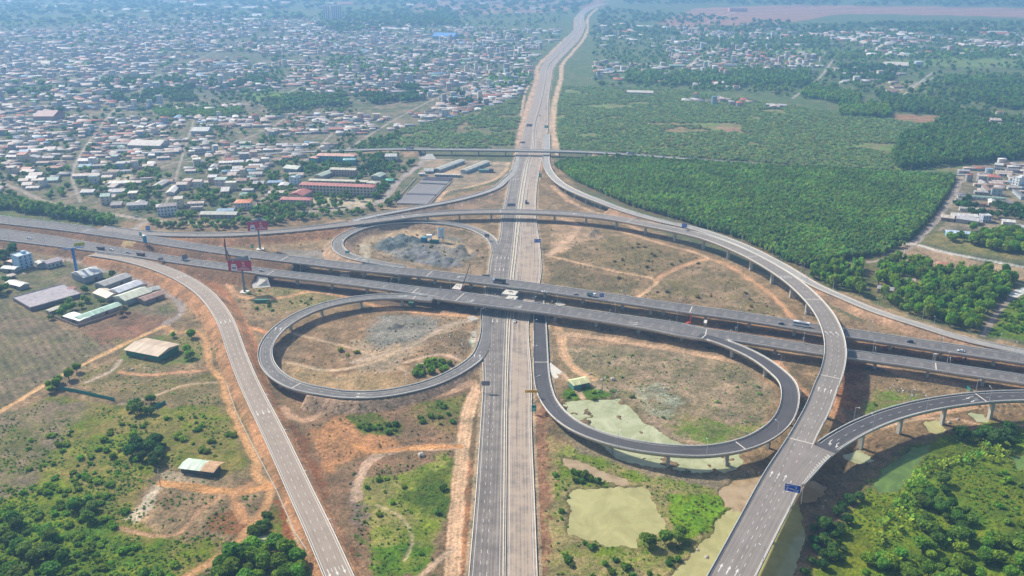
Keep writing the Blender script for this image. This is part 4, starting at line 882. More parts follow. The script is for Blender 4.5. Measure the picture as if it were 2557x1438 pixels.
def banana_arrays(sd, n=13):
    rg = np.random.default_rng(sd); V = []; Q = []; B = []
    for i in range(n):
        t = rg.uniform(0, 6.28); el = rg.uniform(.3, 1.2); l = rg.uniform(.7, 1); c = np.array((math.cos(t), math.sin(t), 0)); p = np.array((-math.sin(t), math.cos(t), 0))
        pts = [(.05, .35, .03), (.35*l, .35+.5*el*.8, .13), (.7*l, .4+.5*el, .14), (1.0*l, .25+.35*el, .02)]
        for (r0, z0, w0), (r1, z1, w1) in zip(pts[:-1], pts[1:]):
            k = len(V); V += [c*r0-p*w0+(0, 0, z0), c*r0+p*w0+(0, 0, z0), c*r1+p*w1+(0, 0, z1), c*r1-p*w1+(0, 0, z1)]; Q.append((k, k+1, k+2, k+3)); B.append(rg.uniform(.8, 1.4))
    V = np.array(V); V[:, 2] /= V[:, 2].max(); return V, np.array(Q), np.array(B)
def merge(name, bases, X, Y, Z, SX, SZ, C, label, cat):
    N = len(X); kb = rng.integers(0, len(bases), N); rot = rng.uniform(0, 6.283, N); VV = []; QQ = []; CC_ = []; nv = 0
    for k, (V, Q, B) in enumerate(bases):
        s = np.where(kb == k)[0]
        if not len(s): continue
        c, q = np.cos(rot[s])[:, None], np.sin(rot[s])[:, None]
        x = (V[None, :, 0]*c-V[None, :, 1]*q)*SX[s][:, None]+X[s][:, None]; y = (V[None, :, 0]*q+V[None, :, 1]*c)*SX[s][:, None]+Y[s][:, None]
        z = V[None, :, 2]*SZ[s][:, None]+Z[s][:, None]
        VV.append(np.stack((x, y, z), 2).reshape(-1, 3)); o = nv+np.arange(len(s))*len(V); QQ.append((Q[None]+o[:, None, None]).reshape(-1, 4)); nv += len(s)*len(V)
        CC_.append((C[s][:, None, :]*B[None, :, None]).reshape(-1, 3))
    V = np.concatenate(VV); Q = np.concatenate(QQ); Cc = np.concatenate(CC_)
    tri = Q[:, 2] == Q[:, 3]; tot = np.where(tri, 3, 4); m = np.ones(Q.shape, bool); m[tri, 3] = False
    o = np_mesh(name, V, Q[m], tot, LEAF, fcol=Cc); tag(o, label, cat, kind='stuff'); return o
LOD0 = [crown_arrays(50+i, 620, .15, 9) for i in range(5)]
LOD0S = [crown_arrays(80+i, 420, .17, 8, .95, .5) for i in range(4)]
LOD1 = [crown_arrays(20+i, 44, .34, 4) for i in range(6)]
LOD1T = [crown_arrays(30+i, 60, .27, 5, 1.0, .5) for i in range(5)]
LOD2 = [crown_arrays(40+i, 14, .5, 2, core=True) for i in range(5)]
BUSH = [crown_arrays(60+i, 150, .24, 6, .6) for i in range(5)]
BUSH1 = [crown_arrays(65+i, 26, .36, 3, .6) for i in range(5)]
BAN = [banana_arrays(i) for i in range(4)]
def greens(kind, n):
    base = {'dark': (.075, .18, .035), 'mid': (.13, .26, .035), 'bright': (.18, .34, .03), 'yellow': (.27, .38, .045), 'dry': (.24, .22, .09), 'plant': (.19, .355, .065), 'scrub': (.27, .41, .13), 'ban': (.25, .42, .05)}[kind]
    c = np.array(base)*rng.uniform(.72, 1.35, (n, 1)); c[:, 0] *= rng.uniform(.8, 1.4, n); c[:, 2] *= rng.uniform(.75, 1.2, n); return c
# clumps: polygon, spacing m, crown radius range, height/radius, colour, kind, what it is and where
CL = [
 ([(1400,408),(1560,395),(2020,425),(2390,445),(2372,530),(2290,600),(2200,638),(2100,650),(2010,670),(1945,645),(1850,598),(1740,565),(1560,510),(1440,455),(1385,418)], 3.1, (1.8,2.6), 3.0, 'plant', 'tree', 'green rubber plantation tree', 'dense plantation right of the junction behind the long flyover', 1.0),
 ([(2225,400),(2250,345),(2330,318),(2450,320),(2700,330),(2700,385),(2420,410),(2240,428)], 6, (3,4.5), 3.2, 'mid', 'tree', 'tall dark tree', 'dark grove behind the plantation at the right', 1),
 ([(1390,215),(1700,225),(2110,285),(2240,300),(2320,312),(2250,340),(2230,430),(1900,405),(1560,385),(1395,375)], 4.2, (1.8,3.2), 1.15, 'scrub', 'tree', 'low scrubby tree', 'thinned brown green plantation beyond the overpass', .78),
 ([(890,375),(1000,325),(1180,275),(1310,235),(1300,330),(1285,370)], 4.2, (1.8,3.2), 1.15, 'scrub', 'tree', 'low scrubby tree', 'thinned plantation left of the expressway beyond the overpass', .7),
 ([(2010,698),(2050,668),(2130,664),(2185,682),(2240,652),(2350,668),(2530,700),(2557,715),(2515,770),(2455,832),(2380,820),(2250,782),(2170,750),(2090,725)], 6.3, (2.6,4.4), 2.9, 'bright', 'tree', 'bright green acacia tree', 'grove between the earth bank and the tan road at the right', .93),
 ([(2360,600),(2430,570),(2557,590),(2700,600),(2700,650),(2557,640),(2440,618)], 7, (3.5,5.5), 2.3, 'bright', 'tree', 'broad bright green tree', 'clump above the white path at the right edge', .85),
 ([(2360,500),(2480,500),(2557,530),(2557,550),(2440,545),(2370,535)], 7, (3,4.5), 2.2, 'dark', 'tree', 'dark leafy tree', 'band between the tin roofs at the right edge', .8),
 ([(2480,835),(2520,760),(2557,740),(2660,740),(2660,860),(2560,850)], 3.6, (1.4,2.4), 1.3, 'bright', 'shrub', 'bright green bush', 'green plot at the right edge above the viaducts', .8),
 ([(-80,500),(20,505),(150,525),(290,548),(285,568),(150,548),(20,525),(-80,520)], 6, (3,4.6), 2.4, 'mid', 'tree', 'rounded dark green tree', 'row along the far side of the road at the left edge', .95),
 ([(370,555),(520,560),(660,550),(760,535),(850,530),(850,548),(700,562),(560,575),(390,575)], 6.5, (2,3.8), 2.2, 'mid', 'tree', 'small roadside tree', 'sparse row behind the pale ramp below the town', .6),
 ([(0,640),(30,620),(50,650),(40,720),(0,745),(-60,745),(-60,650)], 7, (3,4.5), 2.2, 'dark', 'tree', 'dark garden tree', 'gardens around the pale blue four storey house', .7),
 ([(200,690),(290,690),(280,720),(260,760),(200,775),(130,800),(110,790),(190,740)], 6, (2.2,3.8), 2.1, 'mid', 'tree', 'garden tree', 'gardens among the sheds at the left', .55),
 ([(230,770),(300,765),(330,780),(300,800),(220,800)], 6, (2.2,3.6), 2, 'dry', 'tree', 'greyish garden tree', 'yard between the sheds and the bare field', .3),
 ([(690,515),(780,518),(780,530),(700,540),(640,548),(620,530)], 6, (2.4,4), 2, 'mid', 'tree', 'leafy tree', 'row in front of the low cream annex', .85),
 ([(935,400),(960,385),(968,404),(960,430),(930,445),(895,440),(890,425),(920,420)], 6.5, (2.6,4.2), 2.1, 'dark', 'tree', 'dark tree', 'group right of the teal school', .8),
 ([(945,465),(990,440),(1010,420),(1040,400),(1030,420),(990,455),(955,495),(935,495)], 6.5, (2.4,4.2), 2.1, 'mid', 'tree', 'street tree', 'line along the street right of the schools', .8),
 ([(770,415),(830,420),(800,430),(765,430)], 6.5, (2.4,4.2), 2.1, 'mid', 'tree', 'leafy tree', 'group before the teal school', .7),
 ([(700,590),(860,590),(850,640),(760,630)], 7, (.8,1.8), 1, 'dry', 'shrub', 'dry bush', 'waste ground left of the upper loop', .4),
 ([(270,640),(300,655),(300,690),(270,690)], 6, (3,4), 2.6, 'bright', 'tree', 'fresh green tree', 'foot of the orange bank beside the grey shed roofs', .8),
 ([(420,835),(500,840),(515,900),(440,905),(420,880)], 6, (2,3.6), 2, 'bright', 'tree', 'small garden tree', 'garden right of the rust roofed shed', .5),
 ([(160,930),(250,890),(255,905),(180,945),(140,975),(110,990),(105,980)], 5, (2.4,3.9), 2, 'bright', 'tree', 'round green tree', 'hedge along the orange track at the left', .85),
 ([(310,850),(340,842),(345,855),(318,862)], 5, (2.4,3), 2, 'mid', 'tree', 'round green tree', 'corner behind the rust roofed shed', .8),
 ([(340,1120),(400,1090),(410,1140),(390,1170),(330,1170),(310,1140)], 5.5, (2.6,4.2), 2, 'dark', 'tree', 'large dark green tree', 'thicket left of the small green roofed shed', .92),
 ([(275,1000),(330,1005),(420,1010),(420,1030),(340,1045),(280,1020)], 6, (2.3,3.9), 1.9, 'mid', 'tree', 'leafy green tree', 'clump beside the green net fence', .7),
 ([(60,1100),(320,1050),(600,1030),(620,1160),(560,1150),(430,1100),(360,1180),(250,1200),(80,1220)], 4.5, (.8,2.7), 1.2, 'bright', 'shrub', 'green bush', 'overgrown land at the lower left', .5),
 ([(-60,1200),(120,1150),(300,1220),(330,1330),(560,1350),(520,1440),(430,1500),(-60,1500)], 4.2, (.8,2.7), 1.1, 'bright', 'shrub', 'lush green bush', 'overgrown corner at the bottom left', .62),
 ([(-60,1330),(60,1300),(150,1350),(180,1440),(100,1500),(-60,1500)], 7, (2.6,4.4), 1.7, 'mid', 'tree', 'big dark green tree', 'bottom left corner of the picture', .5),
 ([(180,1270),(260,1260),(270,1300),(180,1310)], 6, (2.5,4), 1.8, 'mid', 'tree', 'rounded dark green tree', 'lush slope at the left above the corner trees', .6),
 ([(530,1440),(580,1390),(660,1320),(700,1380),(790,1395),(800,1500),(500,1500)], 6, (2.6,4.8), 2, 'bright', 'tree', 'leafy green tree', 'thicket between the dirt track and the ramp at the bottom', .92),
 ([(640,1280),(670,1270),(672,1320),(630,1345)], 4.5, (1.8,2.8), 1.6, 'mid', 'shrub', 'green bush', 'thicket between the dirt track and the ramp at the bottom', .8),
 ([(880,1045),(920,1037),(1000,1063),(985,1083),(905,1083)], 4.6, (1.5,2.6), 1.2, 'mid', 'shrub', 'olive green bush', 'oval thicket below the big left loop', .75),
 ([(1035,1015),(1140,990),(1160,1050),(1140,1085),(1050,1060)], 6, (1.3,2.6), 1.2, 'mid', 'shrub', 'olive bush', 'scrub beside the expressway left edge below the loop', .45),
 ([(1020,1200),(1130,1150),(1135,1210),(1100,1300),(1050,1300),(990,1270)], 5.5, (1.5,3), 1.4, 'mid', 'shrub', 'dark green bush', 'thicket left of the tan track beside the expressway', .65),
 ([(900,1200),(1010,1190),(1040,1250),(990,1320),(1110,1330),(1060,1440),(960,1480),(900,1350)], 6.5, (.9,1.9), 1.1, 'bright', 'shrub', 'small green bush', 'grassy plot between ramp and expressway', .4),
 ([(1028,925),(1060,905),(1110,903),(1130,915),(1100,935),(1040,945)], 5, (2,3.4), 1.6, 'bright', 'shrub', 'dense green bush', 'single hedge like thicket inside the big left loop', 1),
 ([(825,860),(900,880),(900,895),(870,893),(840,875)], 7, (1.5,3), 1.3, 'yellow', 'shrub', 'yellow green bush', 'bare ground inside the big left loop', .7),
 ([(1405,975),(1420,960),(1480,968),(1515,985),(1500,998),(1420,1005)], 4.5, (1.4,2.4), 1.1, 'bright', 'shrub', 'bright green bush', 'weeds around the yellow roofed hut', .6),
 ([(1400,1160),(1425,1158),(1450,1190),(1480,1200),(1560,1205),(1570,1215),(1430,1218),(1410,1200)], 5, (1.8,3.2), 1.8, 'mid', 'shrub', 'dark green bush', 'bank above the khaki fish pond', .85),
 ([(1385,1180),(1420,1220),(1425,1330),(1400,1330),(1390,1250)], 5, (1,2), 1.2, 'bright', 'shrub', 'green bush', 'left bank of the khaki fish pond', .6),
 ([(1595,1325),(1660,1318),(1680,1330),(1740,1350),(1700,1380),(1600,1362)], 6, (2.8,4.2), 1.9, 'mid', 'tree', 'rounded green tree', 'lower right corner of the khaki fish pond', .95),
 ([(1440,1350),(1600,1380),(1760,1350),(1700,1440),(1620,1500),(1440,1500),(1400,1400)], 5.6, (1.2,2.6), 1.3, 'mid', 'shrub', 'green bush', 'weedy bank below the khaki fish pond', .6),
 ([(1680,1240),(1790,1245),(1820,1290),(1780,1330),(1700,1340)], 4.2, (.7,1.3), .8, 'yellow', 'shrub', 'bright grass tussock', 'vivid green plot right of the fish pond', .8),
 ([(2330,1090),(2400,1075),(2557,1085),(2557,1120),(2480,1125),(2400,1100)], 7, (3,4.8), 2, 'dark', 'tree', 'dark round tree', 'upper edge of the jungle at lower right', .85),
 ([(2480,1090),(2530,1085),(2540,1130),(2490,1130)], 8, (4,5.2), 2, 'yellow', 'tree', 'light green round tree', 'right edge just above the jungle pond', .8),
 ([(2330,1165),(2450,1115),(2530,1130),(2530,1165),(2440,1150),(2340,1180),(2290,1240),(2270,1330),(2190,1370),(2180,1340),(2240,1230),(2280,1180)], 5.2, (2.4,3.2), 1.5, 'ban', 'banana_plant', 'banana plant', 'belt of banana plants along the canal', .95),
 ([(2290,1240),(2350,1180),(2370,1240),(2430,1290),(2440,1340),(2340,1370),(2280,1340)], 6.5, (2.2,4), 1.9, 'mid', 'tree', 'leafy green tree', 'jungle right of the banana belt', .7),
 ([(2440,1350),(2557,1340),(2660,1380),(2660,1500),(2100,1500),(2180,1390),(2300,1370)], 6.3, (2,4), 1.7, 'bright', 'tree', 'leafy green tree', 'bottom right corner of the picture', .62),
 ([(2180,1370),(2400,1340),(2400,1420),(2200,1440)], 6.5, (2.2,3.2), 1.5, 'ban', 'banana_plant', 'banana plant', 'scattered banana plants at the bottom right', .5),
 ([(2380,1180),(2557,1180),(2660,1200),(2660,1380),(2557,1330),(2440,1290)], 5, (.9,2.4), 1.2, 'bright', 'shrub', 'green bush', 'open green slope in the jungle at the right edge', .5),
 ([(2100,1250),(2170,1200),(2230,1140),(2260,1130),(2200,1210),(2130,1300),(2000,1420),(1990,1360)], 6, (2.2,3.8), 1.8, 'dark', 'tree', 'dark green tree', 'shaded bank between the flyover and the canal', .75),
 ([(2000,1330),(2100,1300),(2120,1400),(2050,1440),(1980,1440)], 5.5, (2,3.4), 1.7, 'dark', 'tree', 'dark green tree', 'dark thicket right of the flyover at the bottom', .85),
 ([(2180,965),(2290,985),(2260,1010),(2160,1040)], 5.5, (1,2.2), 1.2, 'bright', 'shrub', 'green bush', 'wet hollow behind the right ramp', .5),
 ([(1500,650),(1720,640),(1960,790),(1700,745),(1560,735)], 10, (1,2.4), 1.1, 'dry', 'shrub', 'dry brown green bush', 'bare land between viaducts and flyover', .4),
 ([(1390,640),(1600,600),(1700,640),(1620,690),(1400,650)], 9, (1,2.4), 1, 'dry', 'shrub', 'dry bush', 'bare land right of the expressway above the viaducts', .35),
 ([(610,720),(800,745),(720,790),(650,790)], 8, (1.1,2.3), 1.2, 'mid', 'shrub', 'green bush', 'plot beside the green container', .5),
 ([(870,595),(1180,560),(1220,640),(1150,680),(900,650)], 11, (1,2), 1, 'dry', 'shrub', 'dry bush', 'inside of the upper loop', .3),
 ([(1430,870),(1880,920),(1930,1010),(1880,1070),(1600,1040),(1440,940)], 10, (.8,1.9), 1, 'scrub', 'shrub', 'low bush', 'bare flat inside the lower right loop', .35),
 ([(460,845),(640,1010),(640,1200),(600,1160),(540,960)], 10, (.9,2), 1.2, 'scrub', 'shrub', 'low bush', 'strip along the left ramp', .35),
 # town and far woods
 ([(-100,400),(740,400),(1000,330),(1000,520),(860,545),(560,560),(400,540),(200,500),(-100,490)], 8, (2.2,4.4), 2, 'mid', 'tree', 'garden tree', 'near part of the town at the left', .6),
 ([(-100,300),(870,270),(930,290),(890,365),(740,400),(-100,400)], 10, (2.2,4.2), 2, 'mid', 'tree', 'garden tree', 'dense town at the left', .42),
 ([(370,265),(590,260),(610,285),(560,296),(400,296)], 6, (2.5,3.5), 2, 'bright', 'tree', 'light green tree', 'plantation block in the town', .9),
 ([(240,200),(480,200),(490,255),(300,262),(240,230)], 9, (4,6), 2, 'dark', 'tree', 'dark tree', 'dark park wood in the town', .75),
 ([(650,255),(760,235),(870,240),(870,262),(680,282)], 9, (4,6), 2, 'mid', 'tree', 'tree', 'belt of wood in the middle of the town', .8),
 ([(480,205),(690,195),(700,218),(520,228)], 9, (4,6), 2, 'dark', 'tree', 'dark tree', 'wood behind the bright meadow', .8),
 ([(905,225),(1050,215),(1060,250),(940,262),(890,245)], 8, (3.5,5.5), 2.1, 'dark', 'tree', 'dark tree', 'round groves in the far town', .8),
 ([(1130,235),(1200,238),(1200,275),(1130,275)], 8, (3.5,5.5), 2.1, 'dark', 'tree', 'dark tree', 'square dark grove left of the expressway', .9),
 ([(850,165),(1050,165),(1050,205),(900,210)], 11, (5,7), 2, 'mid', 'tree', 'tree', 'far groves', .7),
 ([(1220,185),(1320,178),(1330,215),(1230,220)], 9, (3,4.5), 2, 'bright', 'tree', 'light green tree', 'bright field wood left of the expressway', .8),
 ([(780,60),(1130,30),(1150,60),(830,85)], 24, (10,16), 1.2, 'dark', 'tree', 'tree', 'dark far wood below the tower', .9),
 ([(-200,255),(1330,100),(1340,200),(1300,230),(870,268),(-200,300)], 15, (3,6.5), 1.9, 'mid', 'tree', 'tree', 'far town', .42),
 ([(-300,60),(1400,30),(1400,110),(860,190),(-300,260)], 30, (5,11), 1.3, 'mid', 'tree', 'tree', 'very far town', .42),
 ([(-400,-10),(1500,-10),(1430,40),(-300,70)], 55, (14,24), .9, 'dark', 'tree', 'tree', 'far horizon', .55),
 ([(1480,70),(2700,50),(2700,330),(2300,290),(1900,235),(1480,215)], 15, (3,7), 1.8, 'mid', 'tree', 'tree', 'countryside at upper right', .42),
 ([(1500,20),(2000,60),(2700,60),(2700,90),(1480,90)], 36, (8,14), 1.2, 'dark', 'tree', 'tree', 'far woods at upper right', .6),
 ([(1560,-10),(2700,-10),(2700,18),(1560,12)], 60, (16,26), .9, 'dark', 'tree', 'tree', 'horizon at upper right', .7),
 ([(1560,185),(2025,178),(2020,215),(1730,215),(1560,208)], 8, (3.5,5.5), 2.6, 'mid', 'tree', 'tall tree', 'long wood belt at upper right', .9),
 ([(2010,215),(2150,240),(2140,265),(1990,240)], 7, (3,4.5), 2.8, 'bright', 'tree', 'tall tree', 'eucalyptus block at upper right', .95),
 ([(2095,268),(2220,270),(2228,296),(2100,292)], 6.5, (3,4.5), 2.8, 'bright', 'tree', 'tall tree', 'eucalyptus block beyond the plantation', .95),
 ([(2180,235),(2395,268),(2380,292),(2220,275)], 7.5, (3,5), 2.6, 'mid', 'tree', 'tall tree', 'wood belt at upper right', .9),
 ([(2350,195),(2700,195),(2700,290),(2520,275),(2370,240)], 8.5, (3.5,5.5), 2.5, 'mid', 'tree', 'tree', 'large wood at the upper right edge', .8),
 ([(2100,165),(2240,170),(2230,205),(2100,205)], 9, (4,6), 2.3, 'dark', 'tree', 'dark tree', 'dark wood in the upper right', .85),
 ([(1830,90),(2070,100),(2070,128),(1830,122)], 13, (5,8), 2, 'mid', 'tree', 'tree', 'wood blocks at upper right', .85),
 ([(1900,130),(2557,120),(2557,145),(2100,150),(1900,140)], 15, (4,7), 1.6, 'bright', 'tree', 'tree', 'hedges between fields at upper right', .45),
 ([(1700,90),(1830,100),(1970,130),(1820,128)], 13, (5,8), 2, 'mid', 'tree', 'tree', 'wood blocks at upper right', .7),
 ([(2335,300),(2440,298),(2440,315),(2340,315)], 7, (3,4.5), 2.3, 'mid', 'tree', 'tree', 'grove by the brown field', .9),
 ([(1715,205),(2010,200),(1960,232),(1760,225)], 11, (3,5), 2.2, 'bright', 'tree', 'tree', 'gardens beyond the thinned plantation', .5),
 ([(2240,250),(2557,300),(2557,410),(2470,400),(2440,330)], 9, (3,4.6), 2.4, 'mid', 'tree', 'tree', 'wood behind the houses at the right edge', .8),
]
# ------------------------------------------------------------ houses
ROOFS = {'grey tin': (.42, .39, .36), 'weathered pinkish': (.50, .40, .335), 'rusty brown': (.30, .18, .12), 'pale': (.60, .57, .52), 'faded blue': (.20, .32, .42), 'red tiled': (.42, .15, .09), 'green': (.26, .40, .32), 'dark grey': (.20, .19, .185), 'white': (.74, .73, .70)}
RN = list(ROOFS); RP = np.array([.18, .36, .12, .14, .03, .09, .02, .04, .02])
WALLS = [('white', (.60, .57, .53)), ('cream', (.58, .52, .40)), ('pale blue', (.36, .44, .48)), ('grey', (.36, .35, .34)), ('pink', (.55, .38, .34))]; WP = [.32, .22, .12, .26, .08]
DIST = [  # polygon, angle of rows, lot width, row depth, share built, storey chance
 ([(-100,395),(740,395),(770,440),(700,500),(560,540),(400,535),(290,520),(180,495),(-100,480)], 12, 15, 15, .66, .24),
 ([(-100,295),(420,303),(640,290),(870,270),(930,290),(890,362),(780,385),(740,398),(-100,398)], 14, 13, 11.5, .92, .12),
 ([(890,262),(1060,285),(1130,235),(1310,215),(1305,240),(1150,290),(1060,312),(900,342),(880,300)], 16, 14, 12, .84, .10),
 ([(-250,230),(240,235),(300,262),(640,262),(900,265),(1130,232),(1300,218),(1310,235),(870,270),(640,290),(420,303),(-250,298)], 10, 15, 13, .74, .22),
 ([(-250,170),(600,175),(1100,170),(1320,150),(1340,200),(1200,230),(900,240),(240,240),(-250,240)], 8, 17, 16, .72, .34),
 ([(-300,90),(200,75),(700,90),(1150,100),(1360,110),(1330,155),(1000,170),(-300,175)], 6, 20, 20, .72, .5),
 ([(300,45),(820,50),(1150,70),(1400,70),(1380,110),(1150,100),(700,90),(200,75)], 4, 25, 27, .6, .5),
 ([(-200,5),(1400,-5),(1400,40),(850,50),(-200,60)], 4, 60, 70, .10, .2),
 ([(1700,68),(1890,90),(1900,170),(1850,180),(1700,180),(1650,120)], -8, 17, 20, .66, .3),
 ([(1900,120),(2080,140),(2060,185),(1900,185)], -8, 17, 20, .56, .4),
 ([(1480,150),(1700,165),(1900,205),(1890,228),(1760,222),(1600,205),(1480,200)], -6, 18, 20, .4, .15),
 ([(1700,240),(2090,270),(2120,295),(1960,280),(1700,252)], -10, 18, 20, .4, .15),
 ([(2080,170),(2330,185),(2310,230),(2200,235),(2110,220)], -8, 20, 22, .34, .2),
 ([(2130,80),(2557,85),(2557,150),(2150,140)], -4, 26, 28, .3, .1),
 ([(1480,60),(2100,70),(2557,75),(2557,110),(1480,120)], -4, 28, 32, .28, .15),
 ([(2420,95),(2700,95),(2700,120),(2430,118)], -4, 20, 22, .7, 0),
 ([(2438,290),(2557,290),(2557,320),(2450,318)], -10, 16, 18, .45, .1),
 ([(2418,420),(2480,412),(2700,400),(2700,500),(2400,500),(2385,490)], -13, 17, 9.5, .86, .12),
 ([(2385,500),(2557,500),(2700,540),(2557,548),(2480,540),(2355,528)], -13, 18, 11, .35, .05),
 ([(2350,540),(2480,548),(2557,560),(2700,570),(2700,600),(2557,590),(2430,580),(2345,560)], -13, 20, 13, .35, .1),
]
HS = []      # x y rz w d h rise ridge roof wall storeys
def build_town():
    rg = np.random.default_rng(21)
    for q, (P, ang, lw, ld, oc, st) in enumerate(DIST):
        P = np.array(gp(P)); a = R(ang); c, s = math.cos(a), math.sin(a)
        U = P[:, 0]*c+P[:, 1]*s; Vv = -P[:, 0]*s+P[:, 1]*c
        v = Vv.min(); row = 0
        while v < Vv.max():
            u = U.min()+rg.uniform(0, lw)
            while u < U.max():
                w = lw*(rg.uniform(.55, 1.25) if rg.random() > .07 else rg.uniform(1.6, 2.4)); x = (u+w/2)*c-v*s; y = (u+w/2)*s+v*c; u += w+rg.choice([.3, .3, 1.5, 4])
                if rg.random() > oc: continue
                if not inpoly(np.array([x]), np.array([y]), P)[0]: continue
                if vnoise(np.array([x]), np.array([y]), 60 if y < 1500 else 110, 91)[0] < (-1 if q > 16 else .27 if y < 1500 else .33): continue
                if occ_q([x, x-w*.4, x+w*.4], [y, y, y]).any(): continue
                d = ld*rg.uniform(.5, .86); two = rg.random() < st; h = rg.uniform(2.6, 3.7) if not two else rg.uniform(6.2, 11)*(1 if y < 1500 or rg.random() < .7 else 1.7)
                if two: w = min(w, rg.uniform(6, 13)); d = min(d, 14)
                ro = RN[rg.choice(len(RN), p=RP)]; wa = rg.choice(len(WALLS), p=WP)
                rz = a+.25*(vnoise(np.array([x]), np.array([y]), 150, 12)[0]-.5)*2+rg.normal(0, .06)+(math.pi/2 if rg.random() < .12 else 0)
                HS.append((x, y, rz, w, d, h, rg.uniform(.08, .2)*d if not (two and rg.random() < .5) else .15, rg.choice([0, 0, 0, .42, -.42]), ro, wa, 1 if not two else int(h/3.2)))
                occ_disc(x, y, w*.42); occ_disc(x-c*w*.3, y-s*w*.3, d*.4); occ_disc(x+c*w*.3, y+s*w*.3, d*.4)
            row += 1; v += ld*(1.45 if row % 3 == 0 else 1.0)*rg.uniform(.95, 1.05)
def house_arrays(x, y, z, rz, w, d, h, rise, rr):
    c, s = math.cos(rz), math.sin(rz)
    L = [(-w/2, -d/2, -1), (w/2, -d/2, -1), (w/2, d/2, -1), (-w/2, d/2, -1), (-w/2, -d/2, h), (w/2, -d/2, h), (w/2, d/2, h), (-w/2, d/2, h),
         (-w/2-.5, -d/2-.6, h-.12), (w/2+.5, -d/2-.6, h-.12), (w/2+.5, d/2+.6, h-.12), (-w/2-.5, d/2+.6, h-.12), (-w/2-.5, rr*d, h+rise), (w/2+.5, rr*d, h+rise)]
    V = [(x+a*c-b*s, y+a*s+b*c, z+k) for a, b, k in L]
    Wf = [(0, 1, 5, 4), (1, 2, 6, 5), (2, 3, 7, 6), (3, 0, 4, 7)]; Rf = [(8, 9, 13, 12), (10, 11, 12, 13), (9, 10, 13), (11, 8, 12)]
    return V, Wf, Rf
HCOL = attr_mat('house_paint', .75, .5, .2)
_rm = {k: mat('roof_'+k.replace(' ', '_'), v, .6, .35, .34, 0, (2.5, .3, 1)) for k, v in ROOFS.items()}; _wm = {k: mat('wall_'+k.replace(' ', '_'), v, .85, .5, .1) for k, v in WALLS}
GLASS = mat('dark_window', (.05, .07, .09), .2); DOOR = mat('door_paint', (.16, .10, .07), .6)
LM = [((250, 445), 'the pale round yard'), ((840, 485), 'the red roofed school'), ((420, 520), 'the grey roofed villa'), ((607, 505), 'the orange roofed villa'), ((830, 395), 'the teal school'), ((60, 655), 'the blue block house'),
      ((540, 535), 'the long low hall'), ((980, 390), 'the overpass office'), ((2533, 447), 'the tall white house'), ((2395, 582), 'the pale blue shed'), ((650, 555), 'the far billboard'), ((732, 450), 'the slim white house'),
      ((20, 420), 'the left picture edge'), ((350, 420), 'the bare tan plot'), ((560, 430), 'the town front middle'), ((150, 500), 'the left tree row'), ((2400, 540), 'the plantation lane'), ((450, 385), 'the wide town warehouse'), ((640, 400), 'the inner town edge')]
ORD = ['nearest', 'second nearest', 'third nearest', 'fourth nearest', 'fifth nearest', 'sixth nearest', 'seventh nearest', 'eighth nearest', 'ninth nearest', 'tenth nearest', 'eleventh nearest', 'twelfth nearest']
